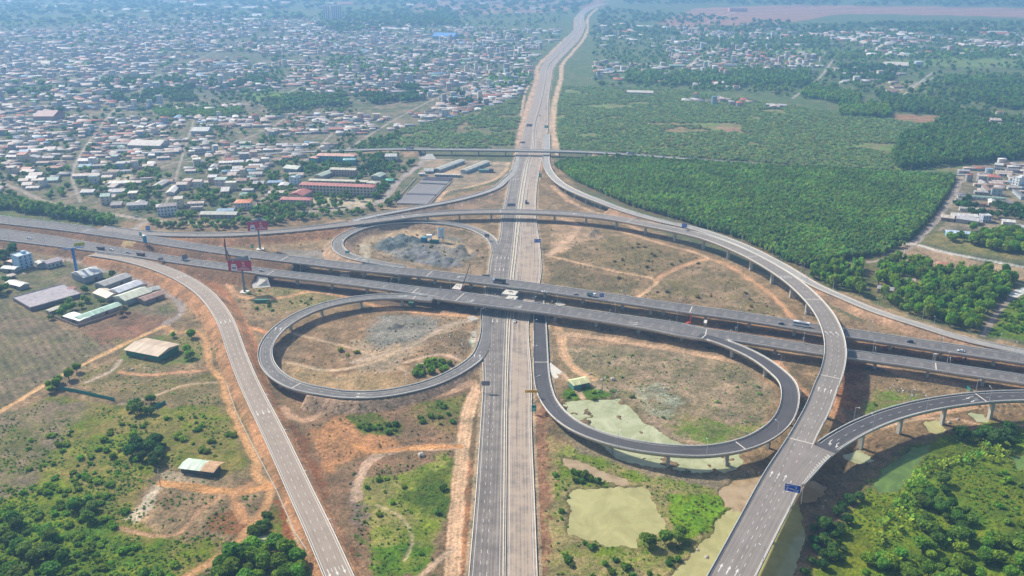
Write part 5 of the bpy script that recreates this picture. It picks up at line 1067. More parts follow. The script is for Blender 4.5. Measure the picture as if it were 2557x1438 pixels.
def houses_out():
    vis = []
    for h in HS:
        X, Y = prj(h[0], h[1], 2)
        if -20 < X < 2577: vis.append((h, X, Y))
    vis.sort(key=lambda t: -(t[2]+115)*math.sqrt(t[0][3]*(t[0][4]*.6+t[0][5])))
    ind = vis[:272]; rest = vis[272:]
    info = []
    for h, X, Y in ind:
        k = min(range(len(LM)), key=lambda i: math.hypot(LM[i][0][0]-X, (LM[i][0][1]-Y)*1.5))
        stt = {1: 'low', 2: 'two storey', 3: 'three storey'}[min(h[10], 3)]
        size = 'wide' if h[3] > 15 else 'narrow' if h[3] < 9 else ''
        desc = ' '.join(('%s %s %s house, %s roof' % (size, stt, WALLS[h[9]][0], h[8])).split())
        info.append((desc, k, math.hypot(LM[k][0][0]-X, (LM[k][0][1]-Y)*1.5)))
    cnt = {}
    order = sorted(range(len(info)), key=lambda i: info[i][2]); rank = {}
    for i in order:
        key = info[i][:2]; rank[i] = cnt.get(key, 0); cnt[key] = rank[i]+1
    wq = MB().box(0, 0, 0, 1.2, .12, 1.2).build('window', GLASS); dq = MB().box(0, 0, 0, 1.2, .14, 2.1).build('door', DOOR)
    wd, dd = wq.data, dq.data; bpy.data.objects.remove(wq); bpy.data.objects.remove(dq)
    for i, (h, X, Y) in enumerate(ind):
        x, y, rz, w, d, hh, rise, rr, ro, wa, st = h; z = hz1(x, y)
        desc, k, _ = info[i]; n = cnt[(desc, k)]
        lab = desc+(', %s to ' % ORD[min(rank[i], 11)] if n > 1 else ', beside ')+LM[k][1]
        t = thing('house', lab, 'house', (x, y, z), rz, 'houses of the town' if X < 1400 else 'houses at the right edge')
        V, Wf, Rf = house_arrays(0, 0, 0, 0, w, d, hh, rise, rr)
        m = MB(); m.v = V[:8]; m.f = list(Wf)+[(4, 5, 6, 7)]; m.build('wall', _wm[WALLS[wa][0]], t)
        m = MB(); m.v = V[8:]; m.f = [tuple(a-8 for a in f) for f in Rf]+[(3, 2, 1, 0)]; m.build('roof', _rm[ro], t)
        back = math.cos(rz+math.pi/2) ; sd = -1 if math.sin(rz+math.pi/2) > 0 else 1
        for f in range(st):
            nw = max(1, int(w/4.5)) 
            for j in range(nw):
                u = (j+.5)/nw*w-w/2
                if f == 0 and j == nw//2:
                    o = bpy.data.objects.new('door', dd); o.location = (u, sd*(d/2+.03), .0)
                else:
                    o = bpy.data.objects.new('window', wd); o.location = (u, sd*(d/2+.03), f*3.3+1.1)
                if o.location.z+1.2 > hh: bpy.data.objects.remove(o); continue
                COL.objects.link(o); o.parent = t
    V = []; L = []; T = []; C = []
    for h, X, Y in rest:
        x, y, rz, w, d, hh, rise, rr, ro, wa, st = h
        v, Wf, Rf = house_arrays(x, y, hz1(x, y) if y < 1500 else 0, rz, w, d, hh, rise, rr); n = len(V); V += v
        rc = np.array(ROOFS[ro])*rng.uniform(.8, 1.2); wc = WALLS[wa][1]
        for f in Wf: L += [n+i for i in f]; T.append(4); C.append(wc)
        for f in Rf: L += [n+i for i in f]; T.append(len(f)); C.append(rc)
    o = np_mesh('house_mass', V, L, T, HCOL, fcol=np.array(C)); tag(o, 'hundreds of small tin roofed houses of the distant town and countryside', 'houses', kind='stuff')
    print('houses', len(ind), len(rest))

def plants_out():
    trees = []
    for q, (P, sp, rr, hr, colr, kind, what, where, prob) in enumerate(CL):
        P = np.array(gp(P)); xs = np.arange(P[:, 0].min(), P[:, 0].max(), sp); ys = np.arange(P[:, 1].min(), P[:, 1].max(), sp)
        X, Y = np.meshgrid(xs, ys); X = X+rng.uniform(-.42, .42, X.shape)*sp; Y = Y+rng.uniform(-.42, .42, X.shape)*sp
        k = inpoly(X, Y, P) & (rng.random(X.shape) < prob)
        if q == 2: k &= fbm(X, Y, 60, 3, 8) > -.32
        if q == 4: k &= segdist(X, Y, gp([(2190, 640), (2165, 700), (2190, 760)]), False) > 7
        if prob < .9 and q != 2: k &= fbm(X, Y, sp*5, 2, q) > -.25
        X, Y = X[k], Y[k]
        r_ = rng.uniform(rr[0], rr[1], len(X)); k = ~occ_q(X, Y)
        if kind != 'shrub': k &= ~(occ_q(X-r_*.6, Y) | occ_q(X+r_*.6, Y) | occ_q(X, Y-r_*.6) | occ_q(X, Y+r_*.6))
        X, Y, r_ = X[k], Y[k], r_[k]; C = greens(colr, len(X))
        if q == 0: C *= (1+.35*fbm(X, Y, 30, 2, 3)[:, None])
        H_ = r_*hr*rng.uniform(.85, 1.15, len(X)); Z = hz(X, Y)
        for i in range(len(X)): trees.append((X[i], Y[i], Z[i], r_[i], H_[i], C[i], kind, q))
    # the largest in the picture stand as individuals
    def px(t):
        a, b = prj(t[0], t[1], 0)
        return -1 if (a < -10 or a > 2567 or b > 1470 or b < 180 or t[3] > 9) else (b+115)*t[3]
    out = {}
    for t in trees: out.setdefault(t[6], []).append(t)
    bases = {}
    def bank(key, arrs, trunk=False):
        if key not in bases:
            bases[key] = []
            for V, Q, B in arrs:
                tri = Q[:, 2] == Q[:, 3]; m = np.ones(Q.shape, bool); m[tri, 3] = False
                o = np_mesh('crown', V, Q[m], np.where(tri, 3, 4), LEAF, fcol=np.repeat(B[:, None], 3, 1)); bases[key].append(o.data); bpy.data.objects.remove(o)
        return bases[key]
    tk = MB(); tk.tube((0, 0, -1), (.0, .0, .55), .055, .035, 6)
    for a in range(4): tk.tube((0, 0, .38), (.28*math.cos(a*1.7), .28*math.sin(a*1.7), .72), .026, .01, 5)
    tk = tk.build('trunk', BARK); tkd = tk.data; bpy.data.objects.remove(tk)
    for kind, L in out.items():
        sc = np.array([px(t) for t in L]); od = np.argsort(-sc); lim = {'tree': 300, 'shrub': 290, 'banana_plant': 90}[kind]
        vis = [i for i in od[:lim] if sc[i] > 0]; vs = set(vis)
        byc = {}
        for i in vis: byc.setdefault(L[i][7], []).append(i)
        for q, ids in byc.items():
            ids.sort(key=lambda i: prj(L[i][0], L[i][1], 0)[0]); what, where = CL[q][6], CL[q][7]
            where = where if where.split()[0] not in ('dense', 'dark', 'grove', 'clump') else where
            for n, i in enumerate(ids):
                x, y, z, r_, h, C, _, _ = L[i]
                if len(ids) == 1: lab = '%s in the %s' % (what, where)
                elif len(ids) <= 9: lab = '%s, number %s from the left in the %s' % (what, ['one', 'two', 'three', 'four', 'five', 'six', 'seven', 'eight', 'nine'][n], where)
                else:
                    hs = sorted(L[j][3] for j in ids); sz = 'small' if r_ < hs[len(hs)//3] else 'large' if r_ > hs[2*len(hs)//3] else 'mid sized'
                    lum = sorted(L[j][5][1] for j in ids); tn = 'darker' if C[1] < lum[len(lum)//2] else 'paler'
                    ys = sorted(L[j][1] for j in ids); pz = ('left', 'middle', 'right')[min(2, n*3//len(ids))]; pf = 'front' if y < ys[len(ys)//2] else 'back'
                    wh = where.split(); wh = ' '.join(wh[:7]) if wh[min(6, len(wh)-1)] not in ('the', 'of', 'and', 'at', 'a', 'in', 'to') else ' '.join(wh[:6])
                    wh = wh if wh.split()[-1] not in ('the', 'of', 'and', 'at', 'a', 'in', 'to', 'between') else ' '.join(wh.split()[:-1])
                    lab = '%s %s %s, %s %s of the %s' % (sz, tn, what.split()[-1], pf, pz, wh)
                lab = ' '.join(lab.split()[:16]); cr = random.choice(bank(kind, {'tree': LOD0, 'shrub': BUSH, 'banana_plant': BAN}[kind]))
                if kind == 'tree':
                    t = thing('tree', lab, 'tree', (x, y, z), 0, 'trees in the '+where)
                    o = bpy.data.objects.new('trunk', tkd); o.scale = (h, h, h); COL.objects.link(o); o.parent = t
                    o = bpy.data.objects.new('crown', cr); o.scale = (r_*1.12, r_*1.12, h*.8); o.location = (0, 0, h*.22); COL.objects.link(o); o.parent = t
                    o.rotation_euler = (0, 0, rng.uniform(0, 6.28)); o.color = (*C, 1)
                else:
                    o = bpy.data.objects.new(kind, cr); COL.objects.link(o); o.location = (x, y, z-.15*r_); o.scale = (r_*1.1, r_*1.1, h); o.rotation_euler = (0, 0, rng.uniform(0, 6.28)); o.color = (*C, 1)
                    tag(o, lab, 'bush' if kind == 'shrub' else 'banana plant', ('bushes in the ' if kind == 'shrub' else 'plants in the ')+where)
        rest = [L[i] for i in range(len(L)) if i not in vs]
        if not rest: continue
        A = np.array([(t[0], t[1], t[2], t[3], t[4]) for t in rest]); C = np.array([t[5] for t in rest])
        if kind == 'tree':
            tall = np.array([CL[t[7]][3] > 2.5 for t in rest]); far = A[:, 1] > 1900
            f = lambda k, nm, b, lab: k.any() and merge(nm, b, A[k, 0], A[k, 1], A[k, 2]+A[k, 4]*.12, A[k, 3]*1.16, A[k, 4]*.9, C[k], lab, 'trees')
            f(far, 'far_wood', LOD2, 'distant woods and garden trees fading into haze')
            f(~far & tall, 'tall_wood', LOD1T, 'tall slender trees massed in groves and belts')
            f(~far & ~tall, 'plantation', LOD1, 'rounded plantation and garden trees massed together')
        else:
            merge({'shrub': 'undergrowth', 'banana_plant': 'banana_mass'}[kind], BUSH1 if kind == 'shrub' else BAN, A[:, 0], A[:, 1], A[:, 2]-.1, A[:, 3]*1.1, A[:, 4], C, {'shrub': 'loose low bushes over the open ground', 'banana_plant': 'more banana plants along the canal'}[kind], 'bushes')
        print(kind, len(vis), len(rest))
    # grass tufts and weeds
    T = [([(-60,1010),(560,1000),(650,1170),(640,1330),(560,1500),(-60,1500)], 2.3, 'mid', .6), ([(-60,1150),(330,1150),(420,1340),(560,1345),(560,1500),(-60,1500)], 2.0, 'bright', .6), ([(870,1180),(1140,1130),(1140,1440),(900,1500)], 2.3, 'mid', .45), ([(1380,1110),(1850,1240),(1700,1500),(1390,1500)], 2.3, 'bright', .45),
         ([(2100,1260),(2260,1110),(2640,1040),(2640,1500),(1990,1500)], 1.9, 'bright', .7), ([(600,860),(700,1000),(1180,980),(1180,1200),(800,1200)], 3, 'dry', .3), ([(1370,570),(1740,640),(2000,800),(1370,740)], 3.2, 'dry', .4),
         ([(1400,870),(1940,920),(1900,1090),(1500,1020)], 2.6, 'scrub', .3), ([(700,860),(1190,780),(1180,900),(800,960)], 3.2, 'dry', .3), ([(200,850),(520,840),(640,1000),(200,1010)], 2.6, 'scrub', .45), ([(-60,760),(300,860),(150,950),(-60,1040)], 3, 'dry', .05),
         ([(2050,1100),(2557,1000),(2557,1080),(2150,1220)], 2.6, 'dry', .45), ([(860,580),(1220,560),(1220,670),(900,650)], 3.4, 'dry', .3), ([(600,700),(860,740),(640,800)], 2.8, 'scrub', .45), ([(1840,760),(2557,900),(2700,1000),(2100,960),(1700,850)], 3.4, 'dry', .3), ([(1150,1000),(1340,1010),(1400,1500),(1345,1500)], 2.8, 'dry', .2),
         ([(400,690),(640,760),(700,1000),(560,900)], 3.2, 'dry', .3)]
    XX = []; YY = []; CCc = []
    for P, sp, c, pr in T:
        P = np.array(gp(P)); xs = np.arange(P[:, 0].min(), P[:, 0].max(), sp); ys = np.arange(P[:, 1].min(), P[:, 1].max(), sp); X, Y = np.meshgrid(xs, ys)
        X = X+rng.uniform(-.5, .5, X.shape)*sp; Y = Y+rng.uniform(-.5, .5, X.shape)*sp
        k = inpoly(X, Y, P) & (rng.random(X.shape) < pr) & (fbm(X, Y, 18, 3, 4) > -.1) & ~occ_q(X, Y); X, Y = X[k], Y[k]; XX.append(X); YY.append(Y); CCc.append(greens(c, len(X)))
    X = np.concatenate(XX); Y = np.concatenate(YY); r_ = rng.uniform(.4, 1.2, len(X))
    merge('grass', [crown_arrays(90+i, 9, .5, 2, .5, core=False) for i in range(4)], X, Y, hz(X, Y)-.1, r_, r_*.8, np.concatenate(CCc), 'weeds and grass tufts over the open ground', 'grass'); print('tufts', len(X))
# ------------------------------------------------------------ buildings made by hand: front edge A-B (photo points on the ground), depth in m
def bldg(name, label, A, B, depth, h, roof, rc, wc, cat='building', floors=1, win=0, rise=None, over=.6, door=True, group=None, roofname=None, ww=1.3, wh=1.5, ridge=0, cols=0, sheet=False):
    a = Vector(g(*A)); b = Vector(g(*B)); L = (b-a).length; ang = math.atan2(b.y-a.y, b.x-a.x); mid = (a+b)/2
    if abs(depth) > 1.3*L and roof == 'gable':      # the long way runs back: turn the plan so that the ridge follows it
        n_ = Vector((-math.sin(ang), math.cos(ang), 0))*depth; a2 = b; b2 = b+n_; depth = L; a, b = a2, b2; L = (b-a).length; ang = math.atan2(b.y-a.y, b.x-a.x); mid = (a+b)/2
    sg = 1 if depth > 0 else -1; d = abs(depth); nx, ny = -math.sin(ang), math.cos(ang); c = (mid.x+nx*depth/2, mid.y+ny*depth/2); z = hz1(*c)
    t = thing(name, label, cat, (c[0], c[1], z), ang, group); fy = -d/2*sg
    rise = d*.16 if rise is None else rise
    wm = wc if not isinstance(wc, tuple) else mat('wall_%d_%d_%d' % tuple(int(v*100) for v in wc), wc, .85, .4, .12)
    rm = rc if not isinstance(rc, tuple) else mat('roof_%d_%d_%d' % tuple(int(v*100) for v in rc), rc, .6, .35, .32, 0, (2.5, .3, 1))
    MB().box(0, 0, -1, L, d, h+1).build('wall', wm, t)
    m = MB(); o = over; x0, x1, y0, y1 = -L/2-o, L/2+o, -d/2-o, d/2+o
    if roof == 'flat':
        m.box(0, 0, h+.002, L+.5, .3, .8); m = MB()
        m.box(0, 0, h, L+.4, d+.4, .25); m.box(0, -d/2, h+.25, L+.4, .25, .6); m.box(0, d/2, h+.25, L+.4, .25, .6); m.box(-L/2, 0, h+.25, .25, d-.3, .6); m.box(L/2, 0, h+.25, .25, d-.3, .6)
    else:
        q = {'gable': 0, 'hip': min(d/2, L/2-.5), 'shed': 0}[roof]; ry = ridge*d; rh = h+rise
        if roof == 'shed': ry = y1*(-sg if False else 1)
        v = [(x0, y0, h-.05), (x1, y0, h-.05), (x1, y1, h-.05), (x0, y1, h-.05), (x0+q, ry, rh), (x1-q, ry, rh)]
        m.v = v; m.f = [(0, 1, 5, 4), (2, 3, 4, 5), (1, 2, 5), (3, 0, 4), (3, 2, 1, 0)]
        n = 6; m.v += [(p[0], p[1], p[2]-.18) for p in v[:4]]
        m.f += [(0, 6, 7, 1), (1, 7, 8, 2), (2, 8, 9, 3), (3, 9, 6, 0)]
    m.build('roof', rm, t)
    if roof == 'flat' and floors > 2: MB().box(L*.2, d*.1, h+.25, 3.2, 3.2, 2.3).build('stair_head', wm, t)
    if win:
        w0 = MB().box(0, 0, 0, ww, .14, wh).build('window', GLASS, t); fh = h/floors; k = 0
        for f in range(floors):
            for j in range(win):
                X = (j+.5)/win*L-L/2
                if door and f == 0 and j == win//2: MB().box(X, fy, 0, 1.5, .16, 2.3).build('door', DOOR, t); continue
                P = (X, fy, f*fh+fh*.32)
                if k == 0: w0.location = P; k = 1
                else: inst(w0, t, P)
        if floors > 1 and abs(depth) > 7:
            for f in range(floors):
                for j in range(2): inst(w0, t, ((L/2)*(1 if mid.x < 0 else -1), (j-.5)*d*.45, f*fh+fh*.32), math.pi/2)
    elif door: MB().box(L*.12, fy, 0, min(3, L*.3), .16, min(2.6, h*.8)).build('door', DOOR, t)
    for f in range(1, floors): MB().box(0, fy-.12*sg, f*h/floors-.1, L+.1, .3, .25).build('floor_band', wm, t)
    return t
RED = (.46, .15, .12); CRM = (.58, .50, .38)
bldg('school_building', 'long three storey school with red hipped roof, rows of arched windows, facing a pale yard', (749, 484), (933, 491), 12, 11, 'hip', RED, CRM, 'school', 3, 22, door=False, ww=1.9, wh=1.9)
bldg('school_annex', 'low cream annex with red hipped roof left of the school yard', (700, 511), (775, 513), 11, 6, 'hip', RED, CRM, 'school', 2, 9)
bldg('school_wing', 'short red roofed wing joining the low annex to the long red school', (722, 496), (757, 499), 24, 5.2, 'gable', (.42, .15, .12), CRM, 'school', 1, 5)
bldg('school_building', 'teal walled school with long salmon roof behind trees', (790, 403), (884, 405), 14, 8, 'hip', (.62, .34, .25), (.12, .42, .44), 'school', 2, 12)
bldg('school_wing', 'teal hipped end wing at the right of the salmon roofed school', (858, 413), (888, 412), 10, 7, 'hip', (.22, .42, .42), (.12, .42, .44), 'school', 2, 4)
bldg('school_wing', 'small teal wing at the left of the salmon roofed school', (772, 404), (791, 406), 9, 6, 'hip', (.50, .26, .22), (.12, .42, .44), 'school', 2, 3)
bldg('school_building', 'cream roofed three storey block between the teal school and the red school', (825, 438), (888, 440), 10, 8, 'gable', (.55, .49, .38), (.50, .36, .31), 'school', 3, 9)
bldg('long_hall', 'long pale green roofed hall slanting beside the cream roofed block', (786, 447), (804, 449), 34, 4.5, 'gable', (.42, .47, .38), (.42, .36, .30), 'hall')
bldg('long_hall', 'very long low cream roofed row directly behind the long red school', (772, 458), (918, 462), 8, 4, 'gable', (.55, .51, .38), (.46, .38, .30), 'hall', 1, 14)
bldg('house', 'slim white three storey flat roofed house left of the long red school', (723, 463), (745, 465), 8, 10, 'flat', (.5, .58, .6), (.58, .66, .68), 'house', 3, 2)
bldg('shed', 'small bright green roofed shelter right of the long red school', (962, 457), (980, 457), 10, 3, 'hip', (.10, .42, .26), (.12, .32, .24), 'shed')
bldg('shed', 'pale green roofed shed with slanting ridge right of the schools', (926, 448), (948, 450), 18, 4.2, 'gable', (.40, .46, .36), (.36, .40, .36), 'shed')
bldg('shed', 'cream hip roofed shed beside the small green shelter', (916, 464), (938, 466), 10, 4, 'hip', (.52, .48, .38), (.45, .4, .33), 'shed')
bldg('shed', 'grey green arched roof workshop left of the cream roofed school block', (708, 429), (742, 432), 17, 5, 'gable', (.50, .51, .42), (.24, .34, .33), 'shed')
bldg('office_building', 'white two storey office with pale roof just below the overpass', (962, 404), (990, 404), 15, 7.5, 'gable', (.52, .50, .46), (.60, .62, .64), 'office', 2, 5)
bldg('villa', 'white three storey villa with grey hipped roof above the highway at the left', (394, 541), (444, 536), 12, 10.5, 'hip', (.30, .25, .24), (.66, .68, .68), 'house', 3, 6, ww=1.6)
bldg('villa', 'white two storey villa with bright orange hipped roof', (587, 525), (626, 524), 14, 8, 'hip', (.66, .22, .09), (.66, .62, .56), 'house', 2, 5)
bldg('long_hall', 'long low grey green roofed hall beside the highway left of the far billboard', (500, 545), (590, 546), 12, 4.6, 'gable', (.40, .40, .33), (.32, .30, .26), 'hall', 1, 9)
bldg('house', 'grey gabled house immediately left of the white three storey villa', (318, 524), (368, 522), 12, 5, 'gable', (.26, .24, .24), (.42, .42, .42), 'house', 1, 4)
bldg('house', 'pale blue four storey flat roofed house at the left edge below the highway', (51, 675), (86, 665), 12, 12, 'flat', (.44, .54, .62), (.40, .56, .70), 'house', 4, 3)
bldg('house', 'small orange roofed house tucked left of the pale blue four storey house', (19, 662), (37, 666), 8, 4, 'hip', (.62, .28, .16), (.5, .44, .38), 'house')
bldg('shed', 'pale grey gabled shed left edge below the orange roofed house', (5, 680), (38, 683), 7, 3.6, 'gable', (.46, .50, .46), (.34, .36, .36), 'shed')
bldg('shed', 'tan sheet roof shelter below the pale blue four storey house', (22, 700), (40, 694), 6, 2.8, 'gable', (.56, .46, .36), (.30, .26, .22), 'shed')
bldg('shed', 'pale double roofed shed near the left edge above the net house', (16, 716), (52, 725), 8, 3.2, 'gable', (.60, .56, .50), (.34, .32, .30), 'shed')
bldg('house', 'grey green house right of the pale blue four storey house', (97, 672), (117, 668), 9, 4.5, 'gable', (.38, .38, .34), (.30, .34, .34), 'house', 1, 3)
bldg('house', 'mauve roofed house with white gable below the highway bank', (120, 672), (158, 662), 10, 5, 'gable', (.36, .30, .32), (.50, .50, .48), 'house', 1, 4)
bldg('net_house', 'wide grey striped net house roof beside the ploughed brown field', (78, 778), (205, 742), 34, 2.6, 'flat', mat('shade_net', (.37, .33, .34), .9, .5, .4, 0, (.6, 3, 1)), (.20, .17, .16), 'greenhouse', door=False)
bldg('warehouse', 'large white and grey sheet roofed warehouse at the foot of the blue pole', (212, 708), (258, 694), 20, 5.5, 'gable', (.60, .60, .57), (.30, .32, .36), 'warehouse')
bldg('shed', 'long grey roofed shed behind the tan and white roofs at the left', (262, 727), (330, 702), 12, 4.4, 'gable', (.36, .35, .33), (.30, .30, .28), 'shed')
bldg('shed', 'tan sheet roofed shed in the middle of the left compound', (268, 755), (302, 744), 20, 4, 'gable', (.60, .50, .37), (.42, .36, .3), 'shed')
bldg('shed', 'pale lavender roofed shed right of the tan sheet roofed shed', (300, 748), (360, 725), 12, 6, 'gable', (.56, .56, .58), (.48, .48, .52), 'shed')
bldg('shed', 'small brown roofed lean-to by the grey track bend', (338, 728), (368, 720), 8, 4, 'gable', (.28, .16, .13), (.4, .34, .3), 'shed')
bldg('shed', 'long cream green roofed shed, widest of the left compound', (315, 765), (380, 742), 16, 5, 'gable', (.55, .56, .42), (.36, .38, .32), 'shed')
bldg('shed', 'low green roofed row along the compound wall', (204, 808), (305, 772), 9, 3.4, 'gable', (.38, .55, .43), (.34, .32, .28), 'shed')
bldg('shed', 'bright white roofed shed at the corner of the compound wall', (160, 799), (200, 811), 9, 3.2, 'gable', (.80, .79, .76), (.38, .34, .3), 'shed', rise=.4)
bldg('shed', 'tiny cream roofed hut left of the bright white roof', (126, 786), (154, 776), 5, 2.8, 'gable', (.58, .52, .42), (.34, .3, .26), 'shed')
bldg('shed', 'small red roofed hut beside the net house', (174, 731), (190, 727), 5, 3, 'gable', (.42, .13, .10), (.36, .3, .26), 'shed')
bldg('shed', 'brown red roofed cluster at the right end of the compound', (362, 762), (412, 744), 10, 3.6, 'gable', (.34, .20, .15), (.3, .26, .22), 'shed')
bldg('shed', 'grey roof at the right end of the compound by the road bend', (367, 738), (402, 731), 8, 3.4, 'gable', (.38, .40, .38), (.3, .3, .28), 'shed')
bldg('warehouse', 'large rust brown ribbed roof warehouse with green walls', (316, 888), (397, 904), 20, 4.6, 'gable', mat('rust_roof', (.50, .37, .25), .6, .25, .3, 0, (3, .25, 1)), (.05, .20, .13), 'warehouse', rise=1.9, over=1)
t_ = bldg('shed', 'small open shed with half pale green half rust roof among bushes', (453, 1181), (531, 1191), 8.5, 3.4, 'gable', (.52, .62, .48), (.10, .11, .09), 'shed', rise=.9, over=1)
MB().box(6.6, 0, 3.05, 8, 9.6, .4).quad((2.8, -5.3, 3.5), (11.2, -5.3, 3.5), (11.2, 0, 4.45), (2.8, 0, 4.45)).quad((2.8, 0, 4.45), (11.2, 0, 4.45), (11.2, 5.3, 3.5), (2.8, 5.3, 3.5)).build('rust_panel', mat('rust_panel', (.50, .30, .16), .8, .5, .3), t_)
bldg('hut', 'yellow gable roofed hut with teal walls beside the lower right loop', (1433, 974), (1471, 966), 8, 3.6, 'gable', (.72, .70, .36), (.08, .27, .22), 'hut', rise=1.8)
bldg('site_office', 'long cream roofed site office row behind the beam stacks', (1086, 441), (1149, 443), 6, 3, 'gable', (.56, .48, .38), (.30, .38, .40), 'office', 1, 11)
bldg('site_office', 'short pale site cabin at the left end of the office row', (1046, 440), (1061, 440), 6, 3, 'gable', (.56, .54, .50), (.40, .46, .48), 'office', 1, 3)
bldg('site_office', 'long grey green shed slanting away left of the site yard', (1084, 429), (1099, 431), 62, 4, 'gable', (.46, .47, .40), (.34, .38, .38), 'shed')
bldg('site_office', 'low grey lean-to in front of the slanting grey green shed', (1060, 433), (1082, 433), 14, 3, 'gable', (.42, .44, .40), (.34, .38, .38), 'shed')
bldg('site_office', 'long cream roofed shed slanting away right of the site yard', (1150, 432), (1165, 434), 60, 4, 'gable', (.50, .47, .38), (.30, .42, .46), 'shed')
bldg('site_office', 'teal container office right of the site yard', (1196, 431), (1220, 431), 6, 3, 'flat', (.22, .40, .36), (.16, .36, .34), 'office', 1, 4)
bldg('container', 'dark navy container beside the teal container office', (1221, 431), (1232, 431), 5, 3, 'flat', (.06, .07, .14), (.05, .06, .13), 'container')
bldg('shed', 'pale blue long shed among trees at the right', (2363, 592), (2426, 597), 9, 5, 'gable', (.50, .60, .72), (.20, .40, .52), 'shed', 1, 5)
bldg('house', 'tan flat roofed workshop by the grey lane at the right', (2349, 551), (2380, 555), 12, 4, 'gable', (.55, .47, .38), (.34, .28, .25), 'house', rise=.6)
bldg('shed', 'long grey roofed workshop in the middle of the right yard', (2386, 556), (2440, 564), 14, 4.5, 'gable', (.44, .42, .42), (.36, .34, .34), 'shed', rise=1)
bldg('house', 'boxy pale house with roof terrace behind the right workshops', (2453, 556), (2474, 556), 9, 7, 'flat', (.48, .48, .46), (.44, .48, .56), 'house', 2, 3)
bldg('house', 'tall white house standing out at the right edge', (2524, 466), (2541, 470), 12, 12, 'flat', (.66, .66, .64), (.80, .80, .78), 'house', 4, 2)
bldg('house', 'white two storey house at the top of the right tin roofs', (2482, 424), (2502, 426), 10, 7, 'gable', (.50, .50, .44), (.66, .66, .66), 'house', 2, 4)
bldg('house', 'red tiled roofed house among the right tin roofs', (2466, 450), (2498, 452), 12, 4.5, 'hip', (.45, .15, .10), (.55, .5, .45), 'house', 1, 4)
bldg('roadside_shop', 'roadside shop with red sign board at the plantation corner', (2394, 434), (2420, 435), 8, 4, 'gable', (.42, .40, .38), (.30, .30, .32), 'shop')
bldg('farmhouse', 'orange roofed farmhouse hidden among the grove trees at the right', (2340, 672), (2380, 676), 9, 4, 'hip', (.42, .19, .12), (.4, .34, .28), 'house')
bldg('farmhouse', 'grey roofed farm shed in a clearing of the grove at the right', (2190, 732), (2228, 738), 8, 4, 'gable', (.34, .30, .29), (.34, .3, .28), 'house')
bldg('farmhouse', 'brown roofed hut in the middle of the right grove', (2256, 710), (2284, 713), 7, 3.6, 'gable', (.44, .32, .25), (.3, .26, .22), 'house')
bldg('shed', 'green roofed market hall with salmon front in the near town', (478, 340), (520, 340), 26, 8, 'gable', (.50, .50, .45), (.36, .40, .42), 'hall')
bldg('warehouse', 'wide pale warehouse roof in the middle of the dense town', (320, 372), (400, 374), 30, 6, 'gable', (.46, .41, .36), (.4, .38, .36), 'warehouse')
bldg('warehouse', 'maroon roofed factory hall at the far left of the town', (85, 305), (135, 305), 40, 10, 'gable', (.30, .14, .13), (.36, .24, .22), 'warehouse')
bldg('warehouse', 'bright blue roofed warehouse in the far town centre', (1080, 97), (1134, 98), 60, 9, 'gable', (.10, .30, .62), (.3, .36, .45), 'warehouse')
bldg('warehouse', 'pale long warehouse beyond the thinned plantation', (1565, 236), (1630, 238), 18, 5, 'gable', (.60, .54, .45), (.5, .46, .4), 'warehouse')
bldg('warehouse', 'pair of sand coloured warehouse roofs in the right countryside', (2208, 168), (2268, 170), 40, 6, 'gable', (.60, .54, .44), (.5, .46, .4), 'warehouse')
bldg('warehouse', 'salmon walled barn standing in the far pink field', (1822, 29), (1866, 29), 40, 16, 'gable', (.36, .2, .2), (.62, .30, .24), 'warehouse', rise=3)
bldg('pagoda', 'white villa block in the right countryside near the brown plots', (2286, 168), (2304, 168), 14, 13, 'hip', (.5, .56, .66), (.6, .64, .7), 'house', 3, 3)
# far apartment tower pair
for X, lab, w in ((818, 'left slab of the twin apartment tower rising above the far town', 16), (843, 'right slab of the twin apartment tower rising above the far town', 25)):
    p = g(X, 51); s = pxm(51); t = thing('apartment_tower', lab, 'tower', (p[0], p[1], 0), 0, 'twin apartment towers'); L = w/s
    MB().box(0, 0, 0, L, 26, 62).build('wall', mat('tower_wall', (.74, .72, .70), .8), t); MB().box(0, 0, 62.01, L*.7, 14, 5).build('roof', mat('tower_top', (.6, .6, .6), .8), t)
    for j in range(int(w/5)): MB().box((j+.5)/int(w/5)*L-L/2, -13, 3, 3.2, .8, 56).build('window_strip', mat('tower_glass', (.22, .25, .3), .4), t)

